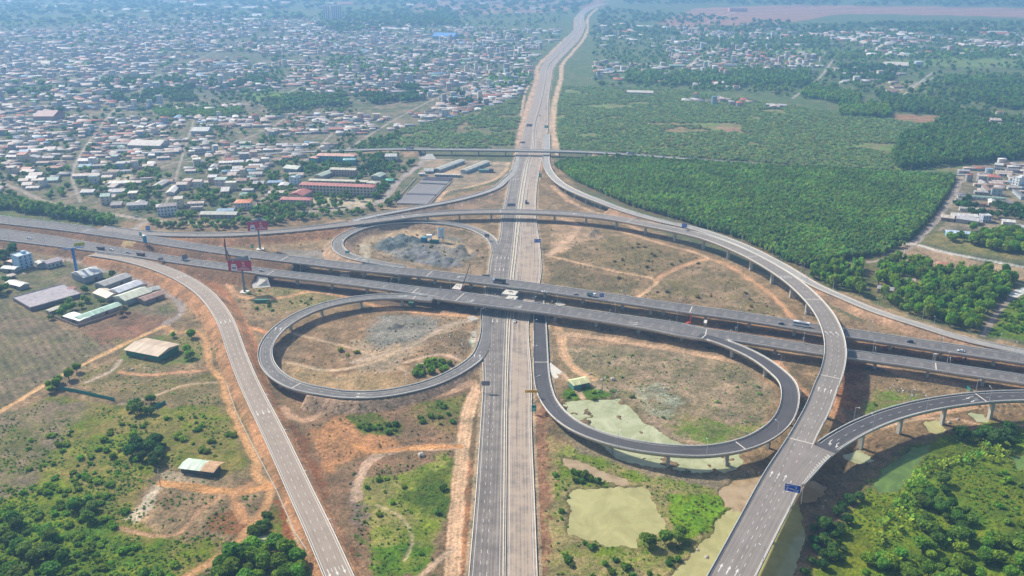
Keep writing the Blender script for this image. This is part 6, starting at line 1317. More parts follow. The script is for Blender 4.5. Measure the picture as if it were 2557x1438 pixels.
# ------------------------------------------------------------ storage rows, containers, fences
A_, B_, C_, D_ = [Vector(g(*p)) for p in ((989, 511), (1066, 513), (1131, 447), (1063, 444))]
BM = MB(); BM.box(0, 0, 0, 1, .9, .3).box(0, 0, .3, 1, .35, 1.0).box(0, 0, 1.3, 1, 1.0, .3); bmesh_ = BM.build('bridge_beam', mat('beam_concrete', (.56, .52, .50), .8, .3, .2)); bd_ = bmesh_.data; bpy.data.objects.remove(bmesh_)
BM2 = MB(); BM2.box(0, 0, 0, 1, .9, .3).box(0, 0, .3, 1, .35, 1.0).box(0, 0, 1.3, 1, 1.0, .3); o_ = BM2.build('bridge_beam', mat('beam_dark', (.20, .19, .22), .8, .3, .2)); bd2 = o_.data; bpy.data.objects.remove(o_)
NB = 40
for i in range(NB):
    f = (i+.5)/NB
    if abs(f-.72) < .03 or .84 < f < .87: continue
    p = A_.lerp(D_, f); q = B_.lerp(C_, f); dark = (f > .88) or (.30 < f < .36); o = bpy.data.objects.new('bridge_beam', bd2 if dark else bd_); COL.objects.link(o); mid = (p+q)/2
    o.location = (mid.x, mid.y, hz1(mid.x, mid.y)+.1); o.rotation_euler = (0, 0, math.atan2(q.y-p.y, q.x-p.x)); o.scale = ((q-p).length, 1, 1)
    part = 'near' if f < .3 else 'middle' if f < .68 else 'far'
    tag(o, 'one %s precast concrete bridge beam in the %s part of the beam yard' % ('dark weathered' if dark else 'pale grey', part), 'bridge beam', 'precast beams laid out in the yard')
def container(X0, Y0, X1, Y1, col, label):
    a = Vector(g(X0, Y0)); b = Vector(g(X1, Y1)); L = (b-a).length; z = hz1(a.x, a.y); t = thing('container', label, 'container', ((a.x+b.x)/2, (a.y+b.y)/2, z), math.atan2(b.y-a.y, b.x-a.x))
    mm = mat('container_%d' % int(sum(col)*100), col, .6, .6, .12); MB().box(0, 1.2, .05, L, 2.4, 2.5).build('body', mm, t)
    m = MB()
    for i in range(int(L/1.0)): m.box(-L/2+.5+i, -.04, .2, .25, .08, 2.2)
    m.build('rib', mm, t); MB().box(L/2+.04, 1.2, .2, .08, 2.2, 2.2).build('door', mm, t)
container(636, 758, 672, 757, (.03, .20, .12), 'long dark green container on the weedy plot above the left loop')
container(1703, 786, 1716, 788, (.03, .06, .28), 'deep blue container under the far viaduct')
container(1019, 762, 1031, 764, (.05, .22, .14), 'small green cabin beside a pier of the left loop')
def wall(P, h, th, m, name, label, cat='fence'):
    for (a, b) in [(P[0], P[-1])]: pass
    org = g(*P[0]); t = thing(name, label, cat, (org[0], org[1], 0)); mm = MB(); pm = MB()
    for a, b in zip(P[:-1], P[1:]):
        A = Vector(g(*a)); B = Vector(g(*b)); L = (B-A).length; M = (A+B)/2; an = math.atan2(B.y-A.y, B.x-A.x)
        mm.box(M.x-org[0], M.y-org[1], hz1(M.x, M.y)-.6, L, th, h+.6, an); pm.box(A.x-org[0], A.y-org[1], hz1(A.x, A.y)-.6, th+.25, th+.25, h+.8, an)
    mm.build('panel', m, t); pm.build('post', m, t)
NET = mat('green_net', (.03, .24, .18), .8, .4, .15); BRICK = mat('old_wall', (.36, .26, .21), .9, .5, .2)
wall([(146, 972), (190, 980), (240, 991), (287, 1001)], 2.2, .1, NET, 'net_fence', 'long dark green net fence across the lower left land'); wall([(388, 1022), (400, 1015), (414, 1008)], 2.2, .1, NET, 'net_fence', 'short green net fence end beside the leafy clump')
wall([(126, 790), (196, 818), (208, 814), (305, 781)], 2.0, .3, BRICK, 'wall', 'reddish compound wall in front of the low green roofed row', 'wall')
wall([(556, 930), (590, 1030), (640, 1130), (690, 1225), (740, 1340), (780, 1400)], .35, .4, CONC, 'drain', 'thin grey concrete drain along the foot of the left ramp', 'drain')
wall([(2411, 968), (2420, 975), (2422, 979)], 2, .1, NET, 'net_fence', 'short green net fence under the near viaduct at the right')
wall([(1130, 452), (1100, 482), (1070, 514)], 1.2, .3, CONCP, 'wall', 'pale wall along the right side of the beam yard', 'wall')
wall([(1040, 445), (1000, 490), (988, 505)], 1.2, .3, CONCP, 'wall', 'pale wall along the left side of the beam yard', 'wall')
wall([(2296, 613), (2336, 625), (2437, 646), (2557, 668)], .8, .5, mat('whitewash', (.8, .78, .74), .8), 'wall', 'low whitewashed wall along the white path at the right', 'wall')

# abutment slopes of pale concrete
def slope(P, label):
    V = [Vector(g(x, y, z)) for x, y, z in P]; m = MB(); n = len(V); o = V[0].copy(); o.z = 0
    m.v = [tuple(v-o) for v in V]+[tuple(v-o-Vector((0, 0, 1.2))) for v in V]; m.f = [tuple(range(n)), tuple(range(n, 2*n))[::-1]]+[(i, i+n, (i+1) % n+n, (i+1) % n) for i in range(n)]
    b = m.build('abutment', CONCP); b.location = o; tag(b, label, 'abutment')
slope([(622, 686, 6.6), (668, 693, 6.6), (676, 716, .2), (632, 720, .2)], 'pale concrete slope where the near viaduct begins, behind the near billboard')
slope([(776, 985, 5.4), (808, 988, 5.4), (806, 1016, .4), (764, 1018, .4)], 'pale concrete slope with steps below the left loop')
slope([(1066, 384, 6), (1080, 384, 6), (1090, 398, .4), (1050, 398, .4)], 'pale concrete slope under the left end of the overpass')
slope([(1366, 917, .9), (1374, 905, .9), (1404, 928, .3), (1388, 950, .3)], 'grey concrete apron right of the lower loop start')

# ------------------------------------------------------------ signs, billboards, gantries
GRN = mat('sign_green', (.0, .30, .20), .5); BLU = mat('sign_blue', (.01, .09, .48), .5); SWH = mat('sign_white', (.75, .78, .8), .5); BRED = mat('billboard_red', (.50, .02, .07), .5, .3, .1); YEL = mat('banner_yellow', (.80, .46, .02), .6); BPOL = mat('blue_paint', (.02, .16, .45), .5)
GREYB = mat('sign_back', (.17, .18, .21), .6); SPK = mat('sign_pink', (.72, .5, .55), .6); GLD = mat('gold', (.75, .55, .25), .5); BLK = mat('sign_black', (.03, .03, .03), .6)
def txt(s, size, m, parent, loc, rot=(math.pi/2, 0, 0), name='lettering'):
    c = bpy.data.curves.new(name, 'FONT'); c.body = s; c.size = size; c.align_x = 'CENTER'; c.align_y = 'CENTER'; c.extrude = .03; c.materials.append(m)
    o = bpy.data.objects.new(name, c); COL.objects.link(o); me = bpy.data.meshes.new_from_object(o); bpy.data.objects.remove(o)
    o = bpy.data.objects.new(name, me); COL.objects.link(o); o.parent = parent; o.location = loc; o.rotation_euler = rot; return o
def signboard(X, Y, base, w, h, zb, m, label, rz=0, z0=None, pole=1, arm=0, name='road_sign', lines=(), back=False, cat='sign', text=None, tm=None):
    """X,Y photo point of the foot of the post"""
    p = g(X, Y, base); t = thing(name, label, cat, p, rz); y = 0
    if pole == 1: MB().tube((-arm, 0, -.5), (-arm, 0, zb+h*.8), .2).build('post', STEEL, t)
    else: MB().tube((-w*.35, 0, -.5), (-w*.35, 0, zb+h*.8), .14).build('post', STEEL, t); MB().tube((w*.35, 0, -.5), (w*.35, 0, zb+h*.8), .14).build('post', STEEL, t)
    if arm: MB().tube((-arm, 0, zb+h*.3), (w/2, 0, zb+h*.3), .13).tube((-arm, 0, zb+h*.7), (w/2, 0, zb+h*.7), .13).build('arm', STEEL, t)
    MB().box(0, -.25, zb, w, .12, h).build('panel', m, t)
    if not back and name == 'road_sign': MB().box(0, -.24, zb-.08, w+.16, .08, h+.16).build('border', SWH, t)
    if back:
        q = MB()
        for f in (.25, .5, .75): q.box(0, -.36, zb+h*f, w, .08, .14)
        q.build('stiffener', STEEL, t)
    for fx, fz, fw, fh, mm in lines: MB().box(fx*w/2, -.33, zb+h*fz, fw*w, .04, fh*h).build('symbol' if fh > .15 else 'lettering', mm, t)
    if text: txt(text, h*.5, tm or SWH, t, (0, -.36, zb+h/2))
    return t
TX = [(-.05, .78, .7, .06, SWH), (.2, .55, .5, .06, SWH), (.2, .35, .5, .06, SWH), (-.62, .2, .05, .5, SWH)]
signboard(1975, 1251, 15, 7.2, 4.0, 5.6, BLU, 'large blue direction sign hanging over the bottom end of the long flyover', rz=R(-22), arm=-4.8, lines=[(-.1, .86, .75, .035, SWH), (-.68, .66, .2, .12, SPK), (-.72, .1, .045, .42, SWH), (-.52, .38, .16, .05, SWH), (-.12, .3, .2, .13, SPK), (.45, .52, .07, .22, SWH), (.45, .32, .38, .05, SWH), (.45, .16, .34, .05, SWH)])
signboard(1327, 996, .9, 8.2, 1.9, 4.6, YEL, 'yellow banner hanging over the right carriageway', arm=-4.6, name='banner', lines=[(0, .62, .8, .1, mat('banner_text', (.45, .12, .02), .6)), (0, .3, .66, .1, mat('banner_text', (.45, .12, .02), .6))])
signboard(1333, 1033, .6, 3, 4.4, 1.8, GRN, 'green sign between the right carriageway and the start of the lower right loop', pole=2, lines=[(-.3, .68, .4, .22, BLK), (.1, .42, .6, .06, SWH), (.1, .24, .6, .06, SWH)])
signboard(1213, 978, .9, 5.4, 3.2, 4.6, GREYB, 'grey back of a cantilever sign over the left carriageway below the left loop', arm=3.4, back=True, name='sign_gantry')
signboard(1214, 707, .9, 6.4, 3.0, 5.0, GREYB, 'grey sign back just above the far viaduct over the left carriageway', arm=3.6, back=True, name='sign_gantry')
signboard(1277, 526, .9, 9, 3.4, 5.0, GREYB, 'grey sign back over the left carriageway above the flyover crossing', arm=5, back=True, name='sign_gantry')
signboard(1216, 600, 1, 4.6, 3.6, 3.2, GREYB, 'grey sign back on the upper loop by its merge', pole=2, back=True, name='sign_gantry')
signboard(1322, 325, .9, 9, 4, 6, GREYB, 'grey gantry board over the far expressway left side', arm=5.4, back=True, name='sign_gantry'); signboard(1305, 366, .9, 8, 2.6, 5, GREYB, 'brown grey gantry board just beyond the overpass', arm=5, back=True, name='sign_gantry')
signboard(1342, 616, .9, 6, 3.6, 4.4, BLU, 'blue sign over the right carriageway between flyover and far viaduct', arm=-4, lines=TX)
signboard(1364, 327, .9, 6, 4, 5, GRN, 'green sign far up the expressway right side', arm=-4, lines=TX); signboard(1349, 446, .9, 3.4, 4.6, 2, GRN, 'small green sign at the start of the narrow pale ramp', pole=2, lines=TX)
signboard(1708, 574, 11.5, 4.8, 4.2, 2.6, BLU, 'blue sign on the outer side of the long flyover near the plantation', arm=-3, lines=TX); signboard(371, 580, 5, 4.4, 4.4, 2.4, BLU, 'blue sign left of the start of the long flyover', arm=-3, lines=TX)
signboard(352, 592, 6.3, 2.4, 3.6, 1.6, GRN, 'narrow green sign in the fork where the flyover leaves the highway', pole=2, lines=TX); signboard(631, 622, 7.5, 2.2, 3.6, 1.2, GRN, 'small green sign beside the foot of the far billboard', pole=2, lines=TX)
signboard(868, 636, 7, 4, 2.4, 1.6, GRN, 'green sign inside the left bend of the upper loop', pole=2, lines=TX); signboard(462, 650, 7, 5, 4.2, 1.2, GREYB, 'grey slanted sign back beside the near viaduct approach', rz=R(38), pole=2, back=True, name='sign_gantry')
signboard(402, 653, 7, 4.6, 2.2, 1.4, GREYB, 'small lattice sign back in the fork of the left ramp', rz=R(34), pole=2, back=True, name='sign_gantry')
signboard(1502, 748, 8, 3.4, 3, 2.4, BLU, 'small blue sign on the far viaduct right of the expressway', pole=2, lines=TX)
def billboard(X, Y, rz, label, w, h, zb):
    p = g(X, Y); t = thing('billboard', label, 'billboard', (p[0], p[1], hz1(p[0], p[1])), rz); z = zb
    MB().box(0, 0, -.6, 7, 7, 1.0).build('footing', CONCP, t); m = MB().tube((0, 0, 0), (0, 0, z), .95, .8, 14).tube((0, 0, z), (0, 0, z+h*.4), .8, .8, 14); m.tube((0, 0, z*.35), (0, 0, z*.35+.3), 1.1, 1.1, 14); m.tube((0, 0, z*.7), (0, 0, z*.7+.3), 1.02, 1.02, 14); m.build('post', mat('post_grey', (.16, .22, .27), .5, .5, .1), t)
    d = w*.62; P = [(-w/2, -d*.33), (w/2, -d*.33), (w*.18, d*.67)]
    for i, nm in enumerate(('front', 'side', 'side')):
        a = Vector(P[i]).to_3d(); b = Vector(P[(i+1) % 3]).to_3d(); L = (b-a).length; an = math.atan2(b.y-a.y, b.x-a.x); M = (a+b)/2
        MB().box(M.x, M.y, z, L, .25, h, an).build('panel', BRED if i == 0 else mat('billboard_side', (.35, .42, .42), .6, .5, .15), t)
    fr = MB()
    for a, b in ((0, 1), (1, 2), (2, 0)): fr.tube((*P[a], z+h+.1), (*P[b], z+h+.1), .16, .16, 5)
    for k in range(5):
        f = k/5; fr.tube((P[0][0]*(1-f)+P[2][0]*f, P[0][1]*(1-f)+P[2][1]*f, z+h*.8), (P[1][0]*(1-f)+P[2][0]*f, P[1][1]*(1-f)+P[2][1]*f, z+h*.8), .12, .12, 5)
    fr.build('frame', mat('frame_green', (.10, .25, .22), .6), t)
    y = -d*.33-.16; q = lambda fx, fz, fw, fh, mm, nm: MB().box(fx*w, y-.03, z+fz*h, fw*w, .05, fh*h).build(nm, mm, t)
    q(-.25, .02, .25, .5, SWH, 'picture'); q(-.25, .52, .19, .14, SWH, 'picture'); q(-.25, .68, .16, .07, mat('deep_red', (.16, .01, .03), .5), 'picture')
    MB().box(-.25*w, y-.07, z+.2*h, .18*w, .05, .13*h).build('picture', mat('dusk_blue', (.06, .10, .22), .5), t)
    for k in range(4): MB().box((-.33+.053*k)*w, y-.07, z+.48*h, .025*w, .05, .06*h).build('picture', BRED, t)
    MB().box(-.27*w, y-.03, z+.85*h, .05*w, .05, .09*h).build('emblem', GLD, t)
    s = MB(); c = []
    for k in range(10):
        r_ = .075*w if k % 2 == 0 else .035*w; c.append((.16*w+r_*math.sin(k*math.pi/5), z+.76*h+r_*math.cos(k*math.pi/5)))
    s.side(c, y-.08, y-.02); s.build('emblem', GLD, t)
    txt('98', .24*h, SWH, t, (.17*w, y-.06, z+.5*h)); q(.18, .26, .34, .035, SWH, 'lettering'); q(.16, .15, .56, .045, SWH, 'lettering'); q(.17, .40, .2, .02, SWH, 'lettering')
    q(.4, .04, .05, .03, SWH, 'lettering')
billboard(611, 729, R(-3), 'nearer red three sided billboard, bottom end close to the near viaduct', 19.5, 9.0, 20.5); billboard(650, 623, R(13), 'farther red three sided billboard beyond the far viaduct approach', 18, 9.0, 20)
p = g(194, 690); t = thing('billboard', 'tall blue pole billboard seen edge on with yellow panel at the left', 'billboard', (p[0], p[1], 0), 0)
MB().tube((0, 0, -.5), (0, 0, 26), 1.15, 1.3, 14).build('post', BPOL, t); MB().box(.6, 0, 25.8, 18, .7, .7, R(28)).build('beam', BPOL, t)
MB().box(2, 9, 25, 8.5, .5, 3.4, R(28)).build('panel', mat('panel_yellow', (.45, .42, .03), .6, .8, .2), t); MB().box(2.6, 4.6, 25.6, .5, 9.5, .5).build('beam', BPOL, t)

# ------------------------------------------------------------ vehicles
TYRE = mat('tyre', (.02, .02, .02), .9)
def vmat(n, c): return mat('paint_'+n, c, .3)
def wheels(t, xs, y, r):
    for x in xs:
        for s in (-1, 1): MB().tube((x, s*y-.12, r), (x, s*y+.12, r), r, r, 12).build('wheel', TYRE, t)
def car(loc, rz, pm, label, suv=False):
    t = thing('car', label, 'car', loc, rz); h = 1.75 if suv else 1.45
    MB().side([(-2.25, .35), (2.2, .35), (2.25, .75), (1.3, .98), (.7, 1.0), (-1.5 if not suv else -2.0, 1.02), (-2.2, .95)], -.9, .9).build('body', pm, t)
    MB().side([(1.2, .97), (.45, h-.06), (-1.1 if not suv else -1.9, h-.06), (-1.8 if not suv else -2.15, 1.0)], -.78, .78).build('window', GLASS, t)
    MB().box(-.35 if not suv else -.8, 0, h-.07, 1.4 if not suv else 2.3, 1.5, .09).build('roof', pm, t); wheels(t, (-1.35, 1.4), .82, .33)
    for s in (-1, 1): MB().box(2.2, s*.62, .6, .12, .35, .18).build('headlight', SWH, t)
def truck(loc, rz, cabm, bodm, label, L=8.5, kind='box', hh=2.6):
    t = thing('truck', label, 'truck', loc, rz)
    MB().side([(L/2-2.1, .6), (L/2, .6), (L/2, 1.7), (L/2-.25, 2.7), (L/2-2.1, 2.8)], -1.2, 1.2).build('cab', cabm, t); MB().box(L/2-.02, 0, 1.6, .1, 2.1, .85).build('windscreen', GLASS, t)
    MB().box(-1, 0, .7, L-1.2, .9, .35).build('chassis', TYRE, t); bl = L-2.4
    if kind == 'box': MB().box(-1.15, 0, 1.1, bl, 2.45, hh).build('cargo_box', bodm, t); MB().box(-1.15, 0, 1.1+hh, bl-.3, 2.2, .06).build('tarpaulin', mat('tarp', (.10, .12, .10), .8), t); MB().box(-1.15, -1.26, 1.5, bl*.9, .06, .9).build('side_panel', mat('side_blue', (.30, .45, .48), .6), t)
    else: MB().box(-1.15, 0, 1.1, bl, 2.4, 1.5, 0, 1.04, 1.06).build('dump_body', bodm, t)
    wheels(t, (-L/2+1, -L/2+2.3, L/2-1.2), 1.05, .5)
def bus(loc, rz, label):
    t = thing('bus', label, 'bus', loc, rz); MB().side([(-6, .4), (6, .4), (6.05, 1.8), (5.75, 3.5), (-5.9, 3.5), (-6, 3)], -1.25, 1.25).build('body', vmat('white', (.75, .76, .76)), t)
    for s in (-1, 1): MB().box(-.1, s*1.26, 1.75, 11, .06, 1.0).build('window', GLASS, t)
    MB().box(6.03, 0, 1.5, .1, 2.2, 1.5).build('windscreen', GLASS, t); MB().box(-1, 0, 3.5, 5, 1.7, .25).build('roof_unit', vmat('grey', (.35, .36, .38)), t); wheels(t, (-3.6, 3.9), 1.12, .5)
def onroad(rd, X, Y, d=1):
    i = rd.near(X, Y); z = rd.z[i]; p = g(X, Y, z); return (p[0], p[1], z+.1+.012*rd.i), math.atan2(rd.ty[i], rd.tx[i])+(0 if d > 0 else math.pi)
WHT = vmat('white', (.75, .76, .76)); DRK = vmat('dark', (.03, .035, .05)); SLV = vmat('silver', (.42, .44, .46))
for rd, X, Y, d, m, lab in ((V1, 1359, 731, -1, WHT, 'white car on the far viaduct right of the expressway'), (V1, 1438, 738, -1, DRK, 'dark car on the far viaduct ahead of the small truck'), (V1, 1950, 810, -1, DRK, 'black car just left of the white bus'),
        (V1, 2399, 878, -1, WHT, 'white pickup car on the far viaduct near the right edge'), (ER, 1285, 804, -1, WHT, 'white car in the shadow under the near viaduct'), (ER, 1348, 289, 1, DRK, 'dark car far up the expressway'), (V2, 73, 596, 1, WHT, 'silver white car on the highway at the far left'),
        (V2, 278, 625, 1, WHT, 'white car following the dark dump truck on the left highway'), (V2, 320, 632, 1, SLV, 'pale car between the two dark trucks on the left highway'), (V2, 458, 650, 1, WHT, 'white car passing the grey slanted sign'), (V2, 653, 677, 1, SLV, 'silver car where the near viaduct begins'), (UR, 1840, 607, 1, SLV, 'grey car on the narrow pale ramp behind the flyover')):
    l, r_ = onroad(rd, X, Y, d)
    if lab.startswith('grey car'): continue
    car(l, r_, m, lab)
l, r_ = onroad(V1, 2272, 855, -1); car(l, r_, DRK, 'black off-road car alone on the far viaduct at the right', True)
l, r_ = onroad(V1, 1246, 706, -1); truck(l, r_, vmat('pale_blue', (.45, .5, .62)), mat('cargo_dark', (.07, .08, .09), .7), 'long dark cargo truck with pale cab crossing above the expressway', 11.5)
l, r_ = onroad(V1, 1477, 740, 1); truck(l, r_, WHT, mat('cargo_blue', (.10, .14, .22), .6), 'small blue boxed truck on the far viaduct', 7, hh=1.9)
l, r_ = onroad(V2, 252, 623, 1); truck(l, r_, DRK, mat('dump_dark', (.06, .05, .06), .7), 'dark dump truck on the left highway, first of two', 8, 'dump')
l, r_ = onroad(V2, 352, 638, 1); truck(l, r_, vmat('dark_red', (.12, .03, .03)), mat('dump_dark', (.06, .05, .06), .7), 'dark dump truck with red cab on the left highway, second of two', 8.5, 'dump')
l, r_ = onroad(ER, 1314, 507, -1); truck(l, r_, DRK, mat('dump_dark', (.06, .05, .06), .7), 'dark truck alone on the dusty carriageway above the flyover', 9, 'dump')
l, r_ = onroad(OV, 1024, 373, -1); truck(l, r_, vmat('dull_blue', (.18, .24, .32)), mat('cargo_grey', (.22, .24, .26), .6), 'grey box truck on the left part of the overpass', 10.5)
l, r_ = onroad(OV, 1574, 386, -1); truck(l, r_, WHT, mat('cargo_grey', (.22, .24, .26), .6), 'grey box truck on the right part of the overpass', 11)
l, r_ = onroad(V1, 2000, 814, -1); bus(l, r_, 'white coach on the far viaduct just left of the long flyover')
for X, Y, m, lab in ((1112, 423, DRK, 'dark car parked in the site yard'), (838, 517, SLV, 'dark grey car parked on the street below the red school'), (342, 542, SLV, 'white car on the street left of the villa'), (1772, 872, DRK, 'black car parked beneath the near viaduct by the loop pier')):
    p = g(X, Y); car((p[0], p[1], hz1(p[0], p[1])+.05), R(20), m, lab)

# ------------------------------------------------------------ works plant
ORGM = mat('machine_red', (.45, .06, .03), .5); DKM = mat('machine_dark', (.03, .05, .05), .6); TEAL = mat('plant_teal', (.02, .22, .32), .6, .8, .2)
def crane(X, Y, tip, label, m1):
    p = g(X, Y); t = thing('crane', label, 'crane', (p[0], p[1], 0), R(60)); MB().box(0, 0, .6, 9, 2.6, 1.3).build('chassis', m1, t); MB().box(-2, 0, 1.9, 4, 2.6, 2).build('cab', m1, t); wheels(t, (-3.4, -2, 2, 3.4), 1.1, .55)
    c, s = math.cos(R(-60)), math.sin(R(-60)); tx, ty = tip[0]*c-tip[1]*s, tip[0]*s+tip[1]*c
    f = .28; MB().tube((-1, 0, 3), (-1+tx*f, ty*f, 3+tip[2]*f), .6, .5, 6).build('boom_base', m1, t); MB().tube((-1+tx*f, ty*f, 3+tip[2]*f), (-1+tx, ty, 3+tip[2]), .38, .2, 6).build('boom', DKM, t)
    MB().tube((-1+tx, ty, 3+tip[2]), (-1+tx, ty, 1+tip[2]*.6), .06, .06, 4).build('hook_rope', DKM, t)
crane(1150, 741, (9, 4, 25), 'mobile crane with red base and long dark boom between the two viaducts', ORGM)
crane(970, 744, (6, 3, 7), 'small dark crane behind the top of the left loop', DKM)
p = g(575, 660); t = thing('piling_rig', 'rust brown piling rig standing behind the nearer billboard', 'piling rig', (p[0], p[1], 0))
MB().box(0, 0, .3, 5, 3, 2.2).build('body', DKM, t); MB().box(-2.5, 0, 0, 1.0, 1.0, 25).build('mast', mat('rust_mast', (.22, .09, .05), .8), t); MB().tube((1.5, 1, 2), (-2.4, .3, 15), .25).tube((1.5, -1, 2), (-2.4, -.3, 15), .25).build('brace', DKM, t); MB().box(-2.5, -.7, 17, 1.8, 1.3, 4).build('hammer', mat('rust_mast', (.22, .09, .05), .8), t)
for s in (-1, 1): MB().box(0, s*1.4, 0, 5, .6, .9).build('track', TYRE, t)
p = g(1719, 812); t = thing('drilling_rig', 'small red drilling rig beside a pier between the viaducts', 'drilling rig', (p[0], p[1], 0), R(30)); MB().box(0, 0, .3, 4.4, 2.6, 2.2).build('body', ORGM, t); MB().box(1.8, 0, 1, .7, .7, 7).build('mast', ORGM, t)
for s in (-1, 1): MB().box(0, s*1.2, 0, 4.6, .6, .9).build('track', TYRE, t)
for X, Y, lab in ((2213, 874, 'red excavator on the orange ground under the far viaduct'), (2392, 902, 'red excavator between the viaducts near the right edge')):
    p = g(X, Y); t = thing('excavator', lab, 'excavator', (p[0], p[1], 0), R(15)); MB().box(0, 0, .9, 3.6, 2.6, 1.8).build('body', ORGM, t); MB().tube((1.6, 0, 2), (4, 0, 4.6), .3).tube((4, 0, 4.6), (6, 0, 1.6), .22).build('arm', ORGM, t); MB().box(6.1, 0, .6, .9, 1.2, 1).build('bucket', DKM, t)
    for s in (-1, 1): MB().box(0, s*1.2, 0, 4.4, .6, .9).build('track', TYRE, t)
p = g(1100, 604); t = thing('batching_plant', 'blue and white concrete batching plant inside the upper loop', 'batching plant', (p[0], p[1], hz1(p[0], p[1])), 0)
for x, mm in ((-1.2, SWH), (2.2, mat('silo_pale', (.45, .6, .7), .5))):
    MB().tube((x, 0, 5), (x, 0, 13.5), 1.6, 1.6, 14).build('silo', mm, t); MB().tube((x, 0, 13.5), (x, 0, 14.3), 1.6, .4, 14).tube((x, 0, 5), (x, 0, 3.2), 1.6, .4, 14).build('cone', TEAL, t)
    for a in range(4): MB().tube((x+1.4*math.cos(a*1.57), 1.4*math.sin(a*1.57), 0), (x+1.4*math.cos(a*1.57), 1.4*math.sin(a*1.57), 5.4), .13).build('leg', BPOL, t)
MB().box(-11, 0, 4, 5.4, 3.6, 3.2).build('control_cabin', SWH, t)
for x in (-13.2, -8.8): MB().box(x, 0, 0, .5, 3, 4).build('leg', TEAL, t)
MB().box(-16.5, .5, 0, 5.5, 4, 4.6, 0, 1.15, 1.1).build('hopper', TEAL, t); MB().box(-6, -2, 0, 9, 3, 2.6).build('mixer', mat('green_machine', (.03, .20, .16), .6, .8, .2), t); MB().tube((-15, 0, 4), (-5, 0, 8), .6, .6, 5).build('conveyor', TEAL, t)
p = g(366, 625); t = thing('silo', 'blue cement silo between the two highway carriageways at the left', 'silo', (p[0], p[1], hz1(p[0], p[1]))); MB().tube((0, 0, 2.6), (0, 0, 9.5), 1.7, 1.7, 14).build('tank', mat('silo_blue', (.03, .27, .42), .5), t); MB().tube((0, 0, 9.5), (0, 0, 10.2), 1.7, .3, 14).build('cap', SWH, t)
for a in range(4): MB().tube((1.4*math.cos(a*1.57+.7), 1.4*math.sin(a*1.57+.7), -.5), (1.4*math.cos(a*1.57+.7), 1.4*math.sin(a*1.57+.7), 3), .14).build('leg', BPOL, t)
# unfinished central pier caps with white platforms
def cap(P, z, label):
    V = [Vector(g(x, y, z)) for x, y in P]; c = sum(V, Vector())/4; t = thing('unfinished_pier', label, 'pier', (c.x, c.y, 0)); m = MB(); m.prism([(v.x-c.x, v.y-c.y) for v in V], z-1.4, z); m.build('cap', mat('cap_white', (.58, .54, .47), .8, .6, .12), t)
    MB().box(0, 0, -1, 3, 3, z-.4, .3).build('column', CONCD, t)
    m = MB(); rg = random.Random(int(P[0][0]))
    for i in range(7): m.box(rg.uniform(-2.5, 2.5), rg.uniform(-2, 2), z, rg.uniform(.3, 1.1), rg.uniform(.3, .9), rg.uniform(.2, .7), rg.uniform(0, 3))
    m.build('rebar', mat('rebar_rust', (.25, .17, .11), .9), t)
cap([(1252, 733), (1266, 720), (1296, 725), (1286, 737)], 6.2, 'white unfinished pier cap between the viaducts, above the expressway median'); cap([(1256, 750), (1270, 737.5), (1294, 740), (1281, 753)], 6.0, 'white unfinished pier cap touching the near viaduct above the median')
cap([(1128, 720), (1141, 707), (1160, 710), (1149, 723)], 6.0, 'white unfinished pier cap left of the crane')
for X, Y, lab in ((1046, 700, 'grey unfinished hammerhead column left of the crane between the viaducts'), (1625, 785, 'tall unfinished column between the viaducts right of the expressway'), (1760, 822, 'white topped unfinished column near the loop tie-in'), (2331, 900, 'pale unfinished column between the viaducts at the right')):
    p = g(X, Y); t = thing('unfinished_pier', lab, 'pier', (p[0], p[1], 0), R(-18)); MB().box(0, 0, -1, 2, 4, 6.2).build('column', CONCD, t); MB().box(0, 0, 5.2, 2.2, 6, 1.2).build('cap', CONCP, t)
for X, Y, lab in ((1218, 750, 'stack of grey beams under the viaducts left of the expressway'), (1398, 762, 'white precast beam segment right of the expressway between viaducts'), (860, 690, 'pile of pale formwork between the viaducts at the left'), (745, 668, 'white formwork box between the viaducts at the left'), (1180, 798, 'row of pale girders below the near viaduct left of the expressway')):
    p = g(X, Y); t = thing('beam_stack', lab, 'materials', (p[0], p[1], 0), R(35))
    for k in range(4): MB().box(k*1.6-2.4, 0, .1, .8, 8, 1.2).build('beam', CONCP, t)
